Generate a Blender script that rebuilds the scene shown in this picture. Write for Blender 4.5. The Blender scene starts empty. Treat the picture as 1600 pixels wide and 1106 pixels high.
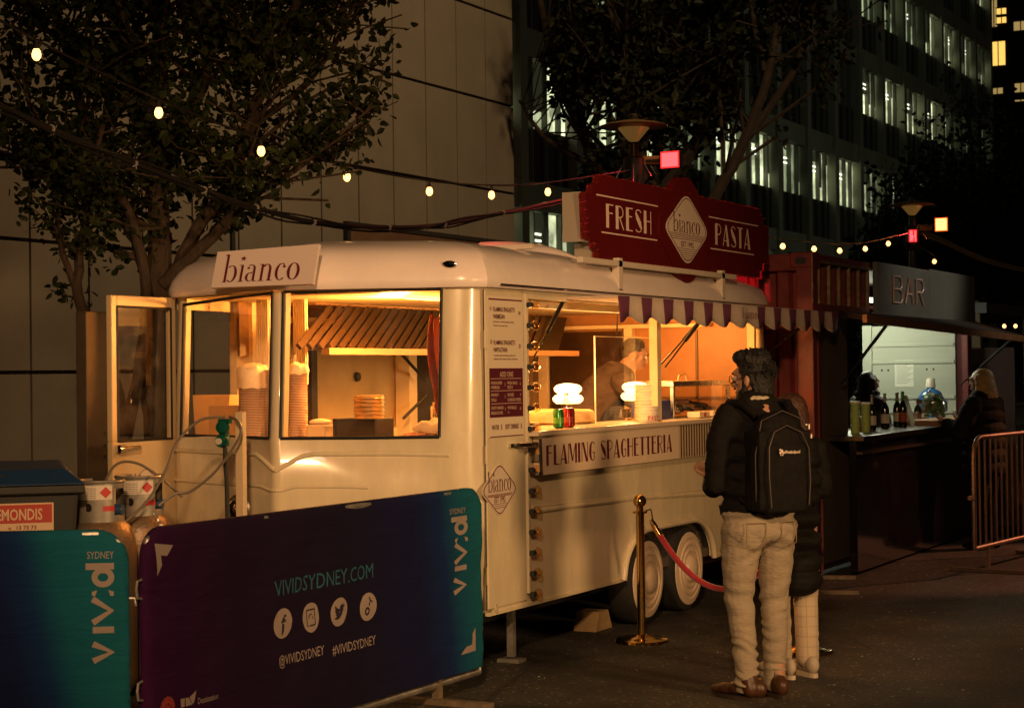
import bpy, bmesh, math, random
from mathutils import Vector, Matrix, Euler, noise
R_ = math.radians
random.seed(7)
scene = bpy.context.scene
COL = scene.collection

# ------------------------------------------------------------------ camera
YAW, PITCH, ROLL = R_(27.2), R_(0.6), R_(0.7)
Fv = Vector((math.cos(YAW)*math.cos(PITCH), math.sin(YAW)*math.cos(PITCH), math.sin(PITCH)))
R0 = Vector((math.sin(YAW), -math.cos(YAW), 0)); U0 = R0.cross(Fv)
Rv = R0*math.cos(ROLL) - U0*math.sin(ROLL); Uv = U0*math.cos(ROLL) + R0*math.sin(ROLL)
cam_d = bpy.data.cameras.new("camera"); cam = bpy.data.objects.new("camera", cam_d); COL.objects.link(cam)
cam.matrix_world = Matrix(((Rv.x, Uv.x, -Fv.x, 0), (Rv.y, Uv.y, -Fv.y, 0), (Rv.z, Uv.z, -Fv.z, 1.67), (0, 0, 0, 1)))
cam_d.sensor_width = 36; cam_d.lens = 2900/1600*36; cam_d.clip_start = .1; cam_d.clip_end = 1000
cam_d.dof.use_dof = True; cam_d.dof.focus_distance = 11.0; cam_d.dof.aperture_fstop = 9.0
scene.camera = cam

# ------------------------------------------------------------------ sky and exposure (night)
world = bpy.data.worlds.new("World"); scene.world = world; world.use_nodes = True
wn = world.node_tree.nodes; wl = world.node_tree.links
bg = wn['Background']; bg.inputs[0].default_value = (.034, .022, .0125, 1); bg.inputs[1].default_value = .38
scene.view_settings.view_transform = 'Standard'; scene.view_settings.look = 'None'
scene.view_settings.exposure = 0; scene.view_settings.gamma = 1

# ------------------------------------------------------------------ floodlights of the place and added fill lamps
def lamp(name, kind, loc, energy, color, target=None, size=.3, spot=60, blend=.5):
    d = bpy.data.lights.new(name, kind); d.energy = energy; d.color = color
    if kind == 'AREA': d.shape = 'DISK'; d.size = size
    else: d.shadow_soft_size = size
    if kind == 'SPOT': d.spot_size = R_(spot); d.spot_blend = blend
    o = bpy.data.objects.new(name, d); COL.objects.link(o); o.location = loc
    if target is not None:
        o.rotation_euler = (Vector(target)-Vector(loc)).to_track_quat('-Z', 'Y').to_euler()
    return o
KEY = lamp('street_flood_light', 'SPOT', (5.4, -4.3, 2.75), 2150, (1, .565, .235), (9.3, 4.9, 1.25), .55, 46, 1.0)
FIL = lamp('soft_fill_light', 'SPOT', (-1.2, -.2, 5.2), 3100, (1, .565, .25), (9.0, 5.3, 1.3), .30, 38, .8)  # unseen fill lamp, added to soften the key shadows on the trailer
RED = lamp('red_flood_light', 'SPOT', (-1.0, 5.2, 5.6), 11000, (1, .035, .05), (14.3, 5.85, 2.56), .15, 7.5, .35)
PNK = lamp('roof_flood_light', 'SPOT', (1.0, 1.0, 6.0), 260, (1, .42, .36), (10.2, 5.6, 2.6), .5, 40, 1.0)
WLL = lamp('wall_fill_light', 'SPOT', (18.0, 2.0, 12.0), 3400, (1, .66, .34), (20.5, 13, 6.4), .6, 96, 1.0)  # unseen fill lamp, placed high so the clad wall is lit evenly
GRD = lamp('plaza_flood_light', 'SPOT', (22.0, -1.0, 4.5), 2200, (1, .34, .16), (16.4, 3.1, 0), .1, 24, .4)
OFF = lamp('facade_fill_light', 'SPOT', (50, -6, 14), 1300, (.85, 1, .70), (62, 20, 11), 1.0, 120, 1.0)  # added lamp with no known source, lifts the dark office facade

BRD = lamp('sign_fill_light', 'SPOT', (20.5, 1.0, 4.2), 380, (1, .80, .58), (17.7, 4.55, 2.40), .25, 32, .9)  # added lamp, brightens the bar board in place of festoon and orange floods

# ------------------------------------------------------------------ materials
MATS = {}
def mat(name, col, rough=.5, metal=0., noise_amt=.0, nscale=8., bump=0., bscale=60., coat=0., spec=.5, emit=None, estr=0., rvar=0., alpha=None, sheen=0., stretch=None, col2=None):
    if name in MATS: return MATS[name]
    m = bpy.data.materials.new(name); m.use_nodes = True
    nt = m.node_tree; b = nt.nodes['Principled BSDF']
    b.inputs['Base Color'].default_value = (*col, 1); b.inputs['Roughness'].default_value = rough
    b.inputs['Metallic'].default_value = metal; b.inputs['Specular IOR Level'].default_value = spec
    b.inputs['Coat Weight'].default_value = coat; b.inputs['Sheen Weight'].default_value = sheen
    tc = nt.nodes.new('ShaderNodeTexCoord'); mp = nt.nodes.new('ShaderNodeMapping')
    nt.links.new(tc.outputs['Object'], mp.inputs[0])
    if stretch: mp.inputs['Scale'].default_value = stretch
    if noise_amt > 0 or rvar > 0:
        n = nt.nodes.new('ShaderNodeTexNoise'); n.inputs['Scale'].default_value = nscale
        n.inputs['Detail'].default_value = 6; n.inputs['Roughness'].default_value = .65
        nt.links.new(mp.outputs[0], n.inputs['Vector'])
        r = nt.nodes.new('ShaderNodeValToRGB'); r.color_ramp.elements[0].position = .32; r.color_ramp.elements[1].position = .68
        c2 = col2 if col2 else tuple(c*(1+noise_amt) for c in col)
        c1 = col if col2 else tuple(c*(1-noise_amt) for c in col)
        r.color_ramp.elements[0].color = (*c1, 1)
        r.color_ramp.elements[1].color = (*c2, 1)
        nt.links.new(n.outputs['Fac'], r.inputs[0])
        if noise_amt > 0: nt.links.new(r.outputs[0], b.inputs['Base Color'])
        if rvar > 0:
            mr = nt.nodes.new('ShaderNodeMapRange'); mr.inputs[3].default_value = max(0, rough-rvar); mr.inputs[4].default_value = min(1, rough+rvar)
            nt.links.new(n.outputs['Fac'], mr.inputs[0]); nt.links.new(mr.outputs[0], b.inputs['Roughness'])
    if bump > 0:
        n2 = nt.nodes.new('ShaderNodeTexNoise'); n2.inputs['Scale'].default_value = bscale; n2.inputs['Detail'].default_value = 5
        nt.links.new(mp.outputs[0], n2.inputs['Vector'])
        bp = nt.nodes.new('ShaderNodeBump'); bp.inputs['Strength'].default_value = bump; bp.inputs['Distance'].default_value = .01
        nt.links.new(n2.outputs['Fac'], bp.inputs['Height']); nt.links.new(bp.outputs[0], b.inputs['Normal'])
    if emit:
        b.inputs['Emission Color'].default_value = (*emit, 1); b.inputs['Emission Strength'].default_value = estr
    MATS[name] = m; return m
def glass_mat(name, tint=(1, 1, 1), gloss=.12, rough=.0, dirt=0.):
    if name in MATS: return MATS[name]
    m = bpy.data.materials.new(name); m.use_nodes = True; nt = m.node_tree; nt.nodes.clear()
    out = nt.nodes.new('ShaderNodeOutputMaterial'); tr = nt.nodes.new('ShaderNodeBsdfTransparent'); gl = nt.nodes.new('ShaderNodeBsdfGlossy')
    tr.inputs[0].default_value = (*tint, 1); gl.inputs['Roughness'].default_value = rough
    lw = nt.nodes.new('ShaderNodeLayerWeight'); lw.inputs[0].default_value = .5; fr = nt.nodes.new('ShaderNodeMath'); fr.operation = 'POWER'; fr.inputs[1].default_value = 4.5; nt.links.new(lw.outputs['Facing'], fr.inputs[0])
    mx = nt.nodes.new('ShaderNodeMixShader'); ad = nt.nodes.new('ShaderNodeMath'); ad.operation = 'MULTIPLY_ADD'; ad.inputs[1].default_value = .9; ad.inputs[2].default_value = .035+gloss*.3
    nt.links.new(fr.outputs[0], ad.inputs[0]); nt.links.new(ad.outputs[0], mx.inputs[0])
    nt.links.new(tr.outputs[0], mx.inputs[1]); nt.links.new(gl.outputs[0], mx.inputs[2])
    last = mx
    if dirt > 0:
        df = nt.nodes.new('ShaderNodeBsdfDiffuse'); df.inputs[0].default_value = (.75, .7, .62, 1)
        tc = nt.nodes.new('ShaderNodeTexCoord'); n = nt.nodes.new('ShaderNodeTexNoise'); n.inputs['Scale'].default_value = 9; n.inputs['Detail'].default_value = 8
        nt.links.new(tc.outputs['Object'], n.inputs['Vector'])
        mr = nt.nodes.new('ShaderNodeMapRange'); mr.inputs[1].default_value = .45; mr.inputs[2].default_value = .8; mr.inputs[4].default_value = dirt
        nt.links.new(n.outputs['Fac'], mr.inputs[0])
        m2 = nt.nodes.new('ShaderNodeMixShader'); nt.links.new(mr.outputs[0], m2.inputs[0]); nt.links.new(mx.outputs[0], m2.inputs[1]); nt.links.new(df.outputs[0], m2.inputs[2]); last = m2
    nt.links.new(last.outputs[0], out.inputs[0]); MATS[name] = m; return m

# ------------------------------------------------------------------ object helpers
def wloc(o):
    v = Vector((0, 0, 0))
    while o is not None: v += o.location; o = o.parent
    return v
def tag(o, label=None, cat=None, group=None, kind=None):
    if label: o['label'] = label
    if cat: o['category'] = cat
    if group: o['group'] = group
    if kind: o['kind'] = kind
    return o
def thing(name, label, cat, loc=(0, 0, 0), group=None):
    o = bpy.data.objects.new(name, None); COL.objects.link(o); o.location = loc; o.empty_display_size = .1
    return tag(o, label, cat, group)
def children(o): return [c for c in bpy.data.objects if c.parent == o]
def dup(root, delta=(0, 0, 0), label=None, group=None, rotz=0.):
    def cp(o, par):
        c = o.copy(); COL.objects.link(c); c.parent = par
        for ch in [q for q in KIDS.get(o.name, [])]:
            n = cp(ch, c); KIDS.setdefault(c.name, []).append(n)
        return c
    r = cp(root, None); r.location = root.location + Vector(delta)
    if rotz: r.rotation_euler.z += rotz
    if label: r['label'] = label
    if group: r['group'] = group
    return r
KIDS = {}
class MB:
    def __init__(s): s.v = []; s.f = []
    def add(s, vs, fs):
        n = len(s.v); s.v += [Vector(p) for p in vs]; s.f += [tuple(i+n for i in f) for f in fs]; return s
    def box(s, x0, y0, z0, x1, y1, z1):
        if x0 > x1: x0, x1 = x1, x0
        if y0 > y1: y0, y1 = y1, y0
        if z0 > z1: z0, z1 = z1, z0
        return s.add([(x0,y0,z0),(x1,y0,z0),(x1,y1,z0),(x0,y1,z0),(x0,y0,z1),(x1,y0,z1),(x1,y1,z1),(x0,y1,z1)],
                     [(3,2,1,0),(4,5,6,7),(0,1,5,4),(1,2,6,5),(2,3,7,6),(3,0,4,7)])
    def obox(s, c, ax, ay, az):   # centre and three half-axis vectors
        c, ax, ay, az = Vector(c), Vector(ax), Vector(ay), Vector(az)
        vs = [c+ax*i+ay*j+az*k for k in (-1, 1) for i, j in ((-1,-1),(1,-1),(1,1),(-1,1))]
        return s.add(vs, [(3,2,1,0),(4,5,6,7),(0,1,5,4),(1,2,6,5),(2,3,7,6),(3,0,4,7)])
    def bar(s, p0, p1, w, h, up=(0, 0, 1)):
        p0, p1 = Vector(p0), Vector(p1); d = (p1-p0); l = d.length/2; d.normalize()
        u = Vector(up); sd = d.cross(u)
        if sd.length < 1e-4: u = Vector((1, 0, 0)); sd = d.cross(u)
        sd.normalize(); u = sd.cross(d)
        return s.obox((p0+p1)/2, d*l, sd*w/2, u*h/2)
    def tube(s, pts, r, n=8, cap=True):
        pts = [Vector(p) for p in pts]; rs = r if isinstance(r, (list, tuple)) else [r]*len(pts)
        up = Vector((0, 0, 1)); base = len(s.v); prev = None
        for i, p in enumerate(pts):
            d = (pts[min(i+1, len(pts)-1)]-pts[max(i-1, 0)]).normalized()
            if prev is None:
                a = d.cross(up)
                if a.length < .05: a = d.cross(Vector((1, 0, 0)))
            else: a = prev-d*prev.dot(d)
            a.normalize(); prev = a; b = d.cross(a)
            for k in range(n):
                t = 2*math.pi*k/n; s.v.append(p+(a*math.cos(t)+b*math.sin(t))*rs[i])
        for i in range(len(pts)-1):
            for k in range(n):
                q = base+i*n; s.f.append((q+k, q+(k+1) % n, q+n+(k+1) % n, q+n+k))
        if cap:
            s.f.append(tuple(base+k for k in range(n))[::-1]); q = base+(len(pts)-1)*n; s.f.append(tuple(q+k for k in range(n)))
        return s
    def lathe(s, prof, c=(0, 0, 0), n=24, axis='z', cap=True):
        c = Vector(c); base = len(s.v)
        for (r, h) in prof:
            for k in range(n):
                t = 2*math.pi*k/n; a, b = r*math.cos(t), r*math.sin(t)
                s.v.append(c+Vector({'z': (a, b, h), 'y': (a, h, b), 'x': (h, a, b)}[axis]))
        for i in range(len(prof)-1):
            for k in range(n):
                q = base+i*n; s.f.append((q+k, q+(k+1) % n, q+n+(k+1) % n, q+n+k))
        if cap:
            s.f.append(tuple(base+k for k in range(n))[::-1]); q = base+(len(prof)-1)*n; s.f.append(tuple(q+k for k in range(n)))
        return s
    def prism(s, poly, o, u, v, th, w=None):   # polygon (a, b) -> o + a u + b v, thickened by th along w
        o, u, v = Vector(o), Vector(u), Vector(v); w = Vector(w) if w else u.cross(v).normalized(); n = len(poly)
        fr = [o+u*a+v*b for a, b in poly]; bk = [p-w*th for p in fr]
        return s.add(fr+bk, [tuple(range(n)), tuple(range(2*n-1, n-1, -1))]+[(i, i+n, (i+1) % n+n, (i+1) % n) for i in range(n)])
    def flat(s, poly, o, u, v):
        o, u, v = Vector(o), Vector(u), Vector(v); return s.add([o+u*a+v*b for a, b in poly], [tuple(range(len(poly)))])
    def ell(s, c, r, n=14, m=9, rot=None):
        c = Vector(c); base = len(s.v)
        q = rot.to_matrix() if rot else Matrix.Identity(3)
        for i in range(1, m):
            ph = math.pi*i/m
            for k in range(n):
                t = 2*math.pi*k/n
                s.v.append(c+q@Vector((r[0]*math.sin(ph)*math.cos(t), r[1]*math.sin(ph)*math.sin(t), r[2]*math.cos(ph))))
        for i in range(m-2):
            for k in range(n):
                a = base+i*n; s.f.append((a+k, a+n+k, a+n+(k+1) % n, a+(k+1) % n))
        s.v.append(c+q@Vector((0, 0, r[2]))); s.v.append(c-q@Vector((0, 0, r[2]))); T = len(s.v)-2
        for k in range(n):
            s.f.append((T, base+k, base+(k+1) % n)); a = base+(m-2)*n; s.f.append((T+1, a+(k+1) % n, a+k))
        return s
    def caps(s, p0, p1, r0, r1, n=14):     # tapered capsule
        p0, p1 = Vector(p0), Vector(p1); d = (p1-p0); L = max(d.length, 1e-4); d.normalize()
        pts = []; rs = []
        for i in range(4):
            a = math.pi/2*i/4; pts.append(p0-d*r0*math.cos(a)); rs.append(max(.002, r0*math.sin(a)))
        pts.append(p0); rs.append(r0); pts.append(p1); rs.append(r1)
        for i in range(1, 5):
            a = math.pi/2*i/4; pts.append(p1+d*r1*math.sin(a)); rs.append(max(.002, r1*math.cos(a)))
        return s.tube(pts, rs, n)
    def mesh(s, name, off):
        me = bpy.data.meshes.new(name); me.from_pydata([p-off for p in s.v], [], s.f); me.update(); return me
    def build(s, name, m, parent=None, smooth=False, bevel=0., origin=None, label=None, fix=True, solid=0., seg=2):
        off = wloc(parent) if parent is not None else Vector(origin or (0, 0, 0))
        me = s.mesh(name, off)
        if fix:
            bm = bmesh.new(); bm.from_mesh(me)
            if smooth or solid: bmesh.ops.remove_doubles(bm, verts=bm.verts, dist=1e-5)
            bmesh.ops.recalc_face_normals(bm, faces=bm.faces); bm.to_mesh(me); bm.free()
        o = bpy.data.objects.new(name, me); COL.objects.link(o); me.materials.append(m)
        if parent is not None: o.parent = parent; KIDS.setdefault(parent.name, []).append(o)
        else: o.location = off
        if smooth:
            for p in me.polygons: p.use_smooth = True
            try: me.set_sharp_from_angle(angle=R_(38))
            except Exception: pass
        if solid > 0:
            md = o.modifiers.new('solid', 'SOLIDIFY'); md.thickness = solid; md.offset = -1
        if bevel > 0:
            md = o.modifiers.new('bevel', 'BEVEL'); md.width = bevel; md.segments = seg; md.limit_method = 'ANGLE'; md.angle_limit = R_(40)
        if label: o['label'] = label
        return o
def circ(cx, cy, rx, ry=None, n=32, a0=0, a1=360):
    ry = ry or rx; return [(cx+rx*math.cos(R_(a0+(a1-a0)*k/n)), cy+ry*math.sin(R_(a0+(a1-a0)*k/n))) for k in range(n if abs(a1-a0) >= 360 else n+1)]
def rrect(x0, y0, x1, y1, r, n=5):
    out = []
    for cx, cy, a in ((x1-r, y1-r, 0), (x0+r, y1-r, 90), (x0+r, y0+r, 180), (x1-r, y0+r, 270)):
        out += [(cx+r*math.cos(R_(a+90*k/n)), cy+r*math.sin(R_(a+90*k/n))) for k in range(n+1)]
    return out
def rdiamond(cx, cy, hw, hh, r=.28, n=6):   # diamond with rounded corners
    C4 = [(cx+hw, cy), (cx, cy+hh), (cx-hw, cy), (cx, cy-hh)]; out = []
    for i in range(4):
        p, a, b = Vector(C4[i]), Vector(C4[i-1]), Vector(C4[(i+1) % 4])
        s, e = p.lerp(a, r), p.lerp(b, r)
        for k in range(n+1):
            t = k/n; q = s*(1-t)**2+p*2*t*(1-t)+e*t*t; out.append((q.x, q.y))
    return out

# ------------------------------------------------------------------ lettering
def sline(pts, w):     # stroke as quads, w a number or list
    ws = w if isinstance(w, (list, tuple)) else [w]*len(pts); out = []; P = [Vector(p) for p in pts]; L = []; Rr = []
    for i, p in enumerate(P):
        d = (P[min(i+1, len(P)-1)]-P[max(i-1, 0)]).normalized(); n = Vector((-d.y, d.x))
        L.append(p+n*ws[i]/2); Rr.append(p-n*ws[i]/2)
    for i in range(len(P)-1): out.append([tuple(Rr[i]), tuple(Rr[i+1]), tuple(L[i+1]), tuple(L[i])])
    return out
def ring(cx, cy, rx, ry, t, h, a0=0, a1=360, n=28):  # horizontal thickness t at the sides, h at top/bottom
    out = []
    for k in range(n):
        a, b = R_(a0+(a1-a0)*k/n), R_(a0+(a1-a0)*(k+1)/n)
        o1, o2 = (cx+rx*math.cos(a), cy+ry*math.sin(a)), (cx+rx*math.cos(b), cy+ry*math.sin(b))
        i1, i2 = (cx+(rx-t)*math.cos(a), cy+(ry-h)*math.sin(a)), (cx+(rx-t)*math.cos(b), cy+(ry-h)*math.sin(b))
        out.append([i1, o1, o2, i2])
    return out
T_, t_ = .19, .05
def V(x, w=T_, y0=0, y1=1): return [[(x, y0), (x+w, y0), (x+w, y1), (x, y1)]]
def Hh(x0, x1, y, w=t_): return [[(x0, y), (x1, y), (x1, y+w), (x0, y+w)]]
DECO = {
 'F': (.50, V(0)+Hh(.19, .48, .95)+Hh(.19, .44, .60)),
 'R': (.56, V(0)+ring(.27, .74, .25, .26, .05, .05, -90, 90, 12)+Hh(.19, .27, .95)+Hh(.19, .27, .48)+sline([(.27, .5), (.53, 0)], .06)),
 'E': (.48, V(0)+Hh(.19, .46, .95)+Hh(.19, .42, .60)+Hh(.19, .46, 0)),
 'S': (.50, sline([(.08, .84), (.20, .60), (.34, .40), (.44, .18)], [.10, .22, .22, .10])+sline([(.44, .86), (.36, .95), (.24, .975), (.10, .93), (.05, .80), (.08, .70)], .05)+sline([(.05, .12), (.14, .04), (.26, .02), (.40, .06), (.47, .18), (.44, .30)], .05)),
 'H': (.54, V(0)+V(.47, .05)+Hh(.19, .47, .52)),
 'P': (.52, V(0)+ring(.26, .73, .24, .27, .05, .05, -90, 90, 12)+Hh(.19, .26, .95)+Hh(.19, .26, .46)),
 'A': (.58, sline([(.03, 0), (.29, 1)], .055)+[[(.36, 0), (.57, 0), (.36, 1), (.25, 1)]]+Hh(.10, .42, .22)),
 'T': (.50, Hh(0, .50, .95)+V(.16, T_, 0, .95)),
 'L': (.44, V(0)+Hh(.19, .44, 0)),
 'M': (.72, V(0, .05)+[[(.05, 1), (.22, 1), (.40, .1), (.30, .1)]]+sline([(.37, .12), (.60, 1)], .05)+V(.57, .15)),
 'I': (.22, V(0)),
 'N': (.56, V(0, .05)+[[(.05, 1), (.20, 1), (.53, 0), (.36, 0)]]+V(.49, .05)),
 'G': (.52, ring(.28, .5, .28, .5, .19, .05, 95, 265, 16)+sline([(.26, .975), (.38, .95), (.46, .86)], .05)+sline([(.26, .025), (.38, .05), (.46, .14)], .05)+V(.42, .05, .10, .42)+Hh(.30, .50, .40)),
 ' ': (.30, []),
}
def DID(ch):
    if ch == 'b': return .74, V(.06, .12, 0, 1.62)+[[(0, 1.56), (.18, 1.62), (.18, 1.66), (0, 1.66)]]+ring(.40, .5, .30, .5, .14, .035, -130, 130, 24)+[[(0, 0), (.12, 0), (.12, .04), (0, .04)]]
    if ch == 'i':
        st = []
        for k in range(5):
            a = R_(90+72*k); b = R_(90+36+72*k); c = R_(90-36+72*k)
            st.append([(.14, 1.38), (.14+.07*math.cos(c), 1.38+.07*math.sin(c)), (.14+.17*math.cos(a), 1.38+.17*math.sin(a)), (.14+.07*math.cos(b), 1.38+.07*math.sin(b))])
        return .32, V(.09, .12, 0, 1.0)+Hh(0, .30, 0, .035)+Hh(0, .12, .965, .035)+st
    if ch == 'a': return .62, ring(.22, .26, .22, .27, .12, .035, 60, 300, 18)+V(.36, .12, .03, .78)+ring(.24, .76, .24, .24, .12, .04, 0, 130, 12)+[circ(.11, .80, .07, n=10)]+[[(.42, 0), (.58, 0), (.58, .035), (.42, .035)]]+sline([(.26, .525), (.38, .55)], .03)
    if ch == 'n': return .76, V(.09, .12, 0, 1.0)+Hh(0, .30, 0, .035)+Hh(0, .12, .965, .035)+ring(.38, .68, .24, .32, .13, .04, 0, 150, 14)+V(.49, .13, 0, .68)+Hh(.42, .72, 0, .035)
    if ch == 'c': return .56, ring(.31, .5, .30, .5, .14, .035, 55, 310, 24)+[circ(.44, .80, .075, n=10)]
    if ch == 'o': return .66, ring(.32, .5, .32, .5, .145, .035)
    return .3, []
def put(mb, polys, o, u, v, sx, sy, x0=0, k0=0, shear=0.):
    o, u, v = Vector(o), Vector(u), Vector(v); nrm = u.cross(v).normalized()
    for k, q in enumerate(polys):
        mb.add([o+u*((x0+a)*sx)+v*(b*sy)+nrm*(.00012*((k+k0) % 9)) for a, b in q], [tuple(range(len(q)))])
def word(text, o, u, v, height, width=None, font='deco', gap=.1, name='lettering', m=None, parent=None):
    gl = [(DECO[c] if font == 'deco' else DID(c)) for c in text]
    tot = sum(g[0] for g in gl)+gap*(len(gl)-1); sx = (width/tot) if width else height
    mb = MB(); x = 0
    for i, (w, q) in enumerate(gl): put(mb, q, o, u, v, sx, height, x, i*3); x += w+gap
    return mb.build(name, m, parent, fix=False)
def sans(text, o, u, v, height, width=None, m=None, parent=None, name='lettering', align='L', bold=0.):
    cu = bpy.data.curves.new('t', 'FONT'); cu.body = text; cu.size = 1; cu.resolution_u = 2; cu.offset = bold
    ob = bpy.data.objects.new('t', cu); COL.objects.link(ob)
    dg = bpy.context.evaluated_depsgraph_get(); me = bpy.data.meshes.new_from_object(ob.evaluated_get(dg))
    xs = [p.co.x for p in me.vertices]; x0, x1 = min(xs), max(xs)
    sy = height/.73; sx = width/(x1-x0) if width else sy*.6
    off = {'L': 0, 'C': -(x1-x0)*sx/2, 'R': -(x1-x0)*sx}[align]
    O, u, v = Vector(o), Vector(u).normalized(), Vector(v).normalized()
    base = wloc(parent) if parent is not None else Vector()
    for p in me.vertices: p.co = O+u*((p.co.x-x0)*sx+off)+v*(p.co.y*sy)-base
    bpy.data.objects.remove(ob); bpy.data.curves.remove(cu)
    me.materials.clear(); me.materials.append(m)
    r = bpy.data.objects.new(name, me); COL.objects.link(r)
    if parent is not None: r.parent = parent; KIDS.setdefault(parent.name, []).append(r)
    return r
def logo_badge(o, u, v, w, parent, mp, mi, yr=True):   # diamond badge, w = width of the diamond; white plate and wine-coloured marks
    o, u, v = Vector(o), Vector(u), Vector(v); nrm = u.cross(v).normalized(); s = w/2; hh = s*1.22*LBH[0]
    MB().prism(rdiamond(0, 0, s, hh, .2), o+nrm*.004, u, v, .004).build('badge', mp, parent)
    ln = MB(); P1 = rdiamond(0, 0, s*.94, hh*.94, .2); P2 = rdiamond(0, 0, s*.90, hh*.90, .2); n = len(P1)
    for i in range(n): ln.flat([P1[i], P1[(i+1) % n], P2[(i+1) % n], P2[i]], o+nrm*.0055, u, v)
    for k in range(6):
        y = -.16-.035*k if k < 3 else -.50-.07*(k-3); hw = s*(.98+y*1.02)*.82
        if hw > 0: ln.flat([(-hw, y*hh), (hw, y*hh), (hw, y*hh+.018*hh), (-hw, y*hh+.018*hh)], o+nrm*.0055, u, v)
    ln.build('badge_lines', mi, parent, fix=False)
    word('bianco', o+nrm*.0055-u*s*.60-v*hh*.06, u, v, s*.30, s*1.2, 'did', .04, 'badge_lettering', mi, parent)
    sans('EST 1992', o+nrm*.0055-v*hh*.44, u, v, s*.15, s*.58, mi, parent, 'badge_lettering', 'C', .01)
LBH = [1.0]
# ================================================================== ground
def ground_mat():
    m = bpy.data.materials.new('asphalt'); m.use_nodes = True; nt = m.node_tree; b = nt.nodes['Principled BSDF']
    tc = nt.nodes.new('ShaderNodeTexCoord')
    def nz(sc, det=6, ro=.6):
        n = nt.nodes.new('ShaderNodeTexNoise'); n.inputs['Scale'].default_value = sc; n.inputs['Detail'].default_value = det; n.inputs['Roughness'].default_value = ro
        nt.links.new(tc.outputs['Object'], n.inputs['Vector']); return n
    big, mid, fine = nz(.45), nz(5), nz(45, 4, .85)
    vo = nt.nodes.new('ShaderNodeTexVoronoi'); vo.inputs['Scale'].default_value = 70; nt.links.new(tc.outputs['Object'], vo.inputs['Vector'])
    r = nt.nodes.new('ShaderNodeValToRGB'); r.color_ramp.elements[0].position = .3; r.color_ramp.elements[0].color = (.009, .008, .007, 1)
    r.color_ramp.elements[1].position = .75; r.color_ramp.elements[1].color = (.045, .039, .032, 1)
    mx = nt.nodes.new('ShaderNodeMath'); mx.operation = 'MULTIPLY_ADD'; mx.inputs[1].default_value = .45
    m2 = nt.nodes.new('ShaderNodeMath'); m2.operation = 'MULTIPLY_ADD'; m2.inputs[1].default_value = .35
    m3 = nt.nodes.new('ShaderNodeMath'); m3.operation = 'MULTIPLY'; m3.inputs[1].default_value = .3
    nt.links.new(fine.outputs['Fac'], m3.inputs[0]); nt.links.new(mid.outputs['Fac'], m2.inputs[0]); nt.links.new(m3.outputs[0], m2.inputs[2])
    nt.links.new(big.outputs['Fac'], mx.inputs[0]); nt.links.new(m2.outputs[0], mx.inputs[2]); nt.links.new(mx.outputs[0], r.inputs[0])
    sp = nt.nodes.new('ShaderNodeValToRGB'); sp.color_ramp.elements[0].position = .82; sp.color_ramp.elements[1].position = .93
    sp.color_ramp.elements[1].color = (.16, .15, .13, 1); wn_ = nt.nodes.new('ShaderNodeTexWhiteNoise')
    nt.links.new(vo.outputs['Color'], sp.inputs[0])
    ad = nt.nodes.new('ShaderNodeMix'); ad.data_type = 'RGBA'; ad.blend_type = 'ADD'; ad.inputs[0].default_value = 1.0
    nt.links.new(r.outputs[0], ad.inputs[6]); nt.links.new(sp.outputs[0], ad.inputs[7]); nt.links.new(ad.outputs[2], b.inputs['Base Color'])
    b.inputs['Roughness'].default_value = .78
    cr = nt.nodes.new('ShaderNodeTexVoronoi'); cr.feature = 'DISTANCE_TO_EDGE'; cr.inputs['Scale'].default_value = .55
    dn = nz(2.5, 8, .7); dv = nt.nodes.new('ShaderNodeMix'); dv.data_type = 'RGBA'; dv.inputs[0].default_value = .12
    nt.links.new(tc.outputs['Object'], dv.inputs[6]); nt.links.new(dn.outputs['Color'], dv.inputs[7]); nt.links.new(dv.outputs[2], cr.inputs['Vector'])
    ck = nt.nodes.new('ShaderNodeMapRange'); ck.inputs[1].default_value = 0; ck.inputs[2].default_value = .010; ck.inputs[3].default_value = .25; ck.inputs[4].default_value = 1; nt.links.new(cr.outputs['Distance'], ck.inputs[0])
    stn = nz(1.1, 5, .6); sr = nt.nodes.new('ShaderNodeMapRange'); sr.inputs[1].default_value = .40; sr.inputs[2].default_value = .56; sr.inputs[3].default_value = .45; sr.inputs[4].default_value = 1.25; nt.links.new(stn.outputs['Fac'], sr.inputs[0])
    mm = nt.nodes.new('ShaderNodeMath'); mm.operation = 'MULTIPLY'; nt.links.new(ck.outputs[0], mm.inputs[0]); nt.links.new(sr.outputs[0], mm.inputs[1])
    fx = nt.nodes.new('ShaderNodeVectorMath'); fx.operation = 'SCALE'; nt.links.new(ad.outputs[2], fx.inputs[0]); nt.links.new(mm.outputs[0], fx.inputs['Scale']); nt.links.new(fx.outputs[0], b.inputs['Base Color'])
    bp = nt.nodes.new('ShaderNodeBump'); bp.inputs['Strength'].default_value = .9; bp.inputs['Distance'].default_value = .006
    h = nt.nodes.new('ShaderNodeMath'); h.operation = 'ADD'; nt.links.new(vo.outputs['Distance'], h.inputs[0]); nt.links.new(fine.outputs['Fac'], h.inputs[1])
    nt.links.new(h.outputs[0], bp.inputs['Height']); nt.links.new(bp.outputs[0], b.inputs['Normal']); return m
MB().flat([(-200, -200), (400, -200), (400, 400), (-200, 400)], (0, 0, 0), (1, 0, 0), (0, 1, 0)).build('ground', ground_mat(), fix=False)['kind'] = 'structure'

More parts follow.
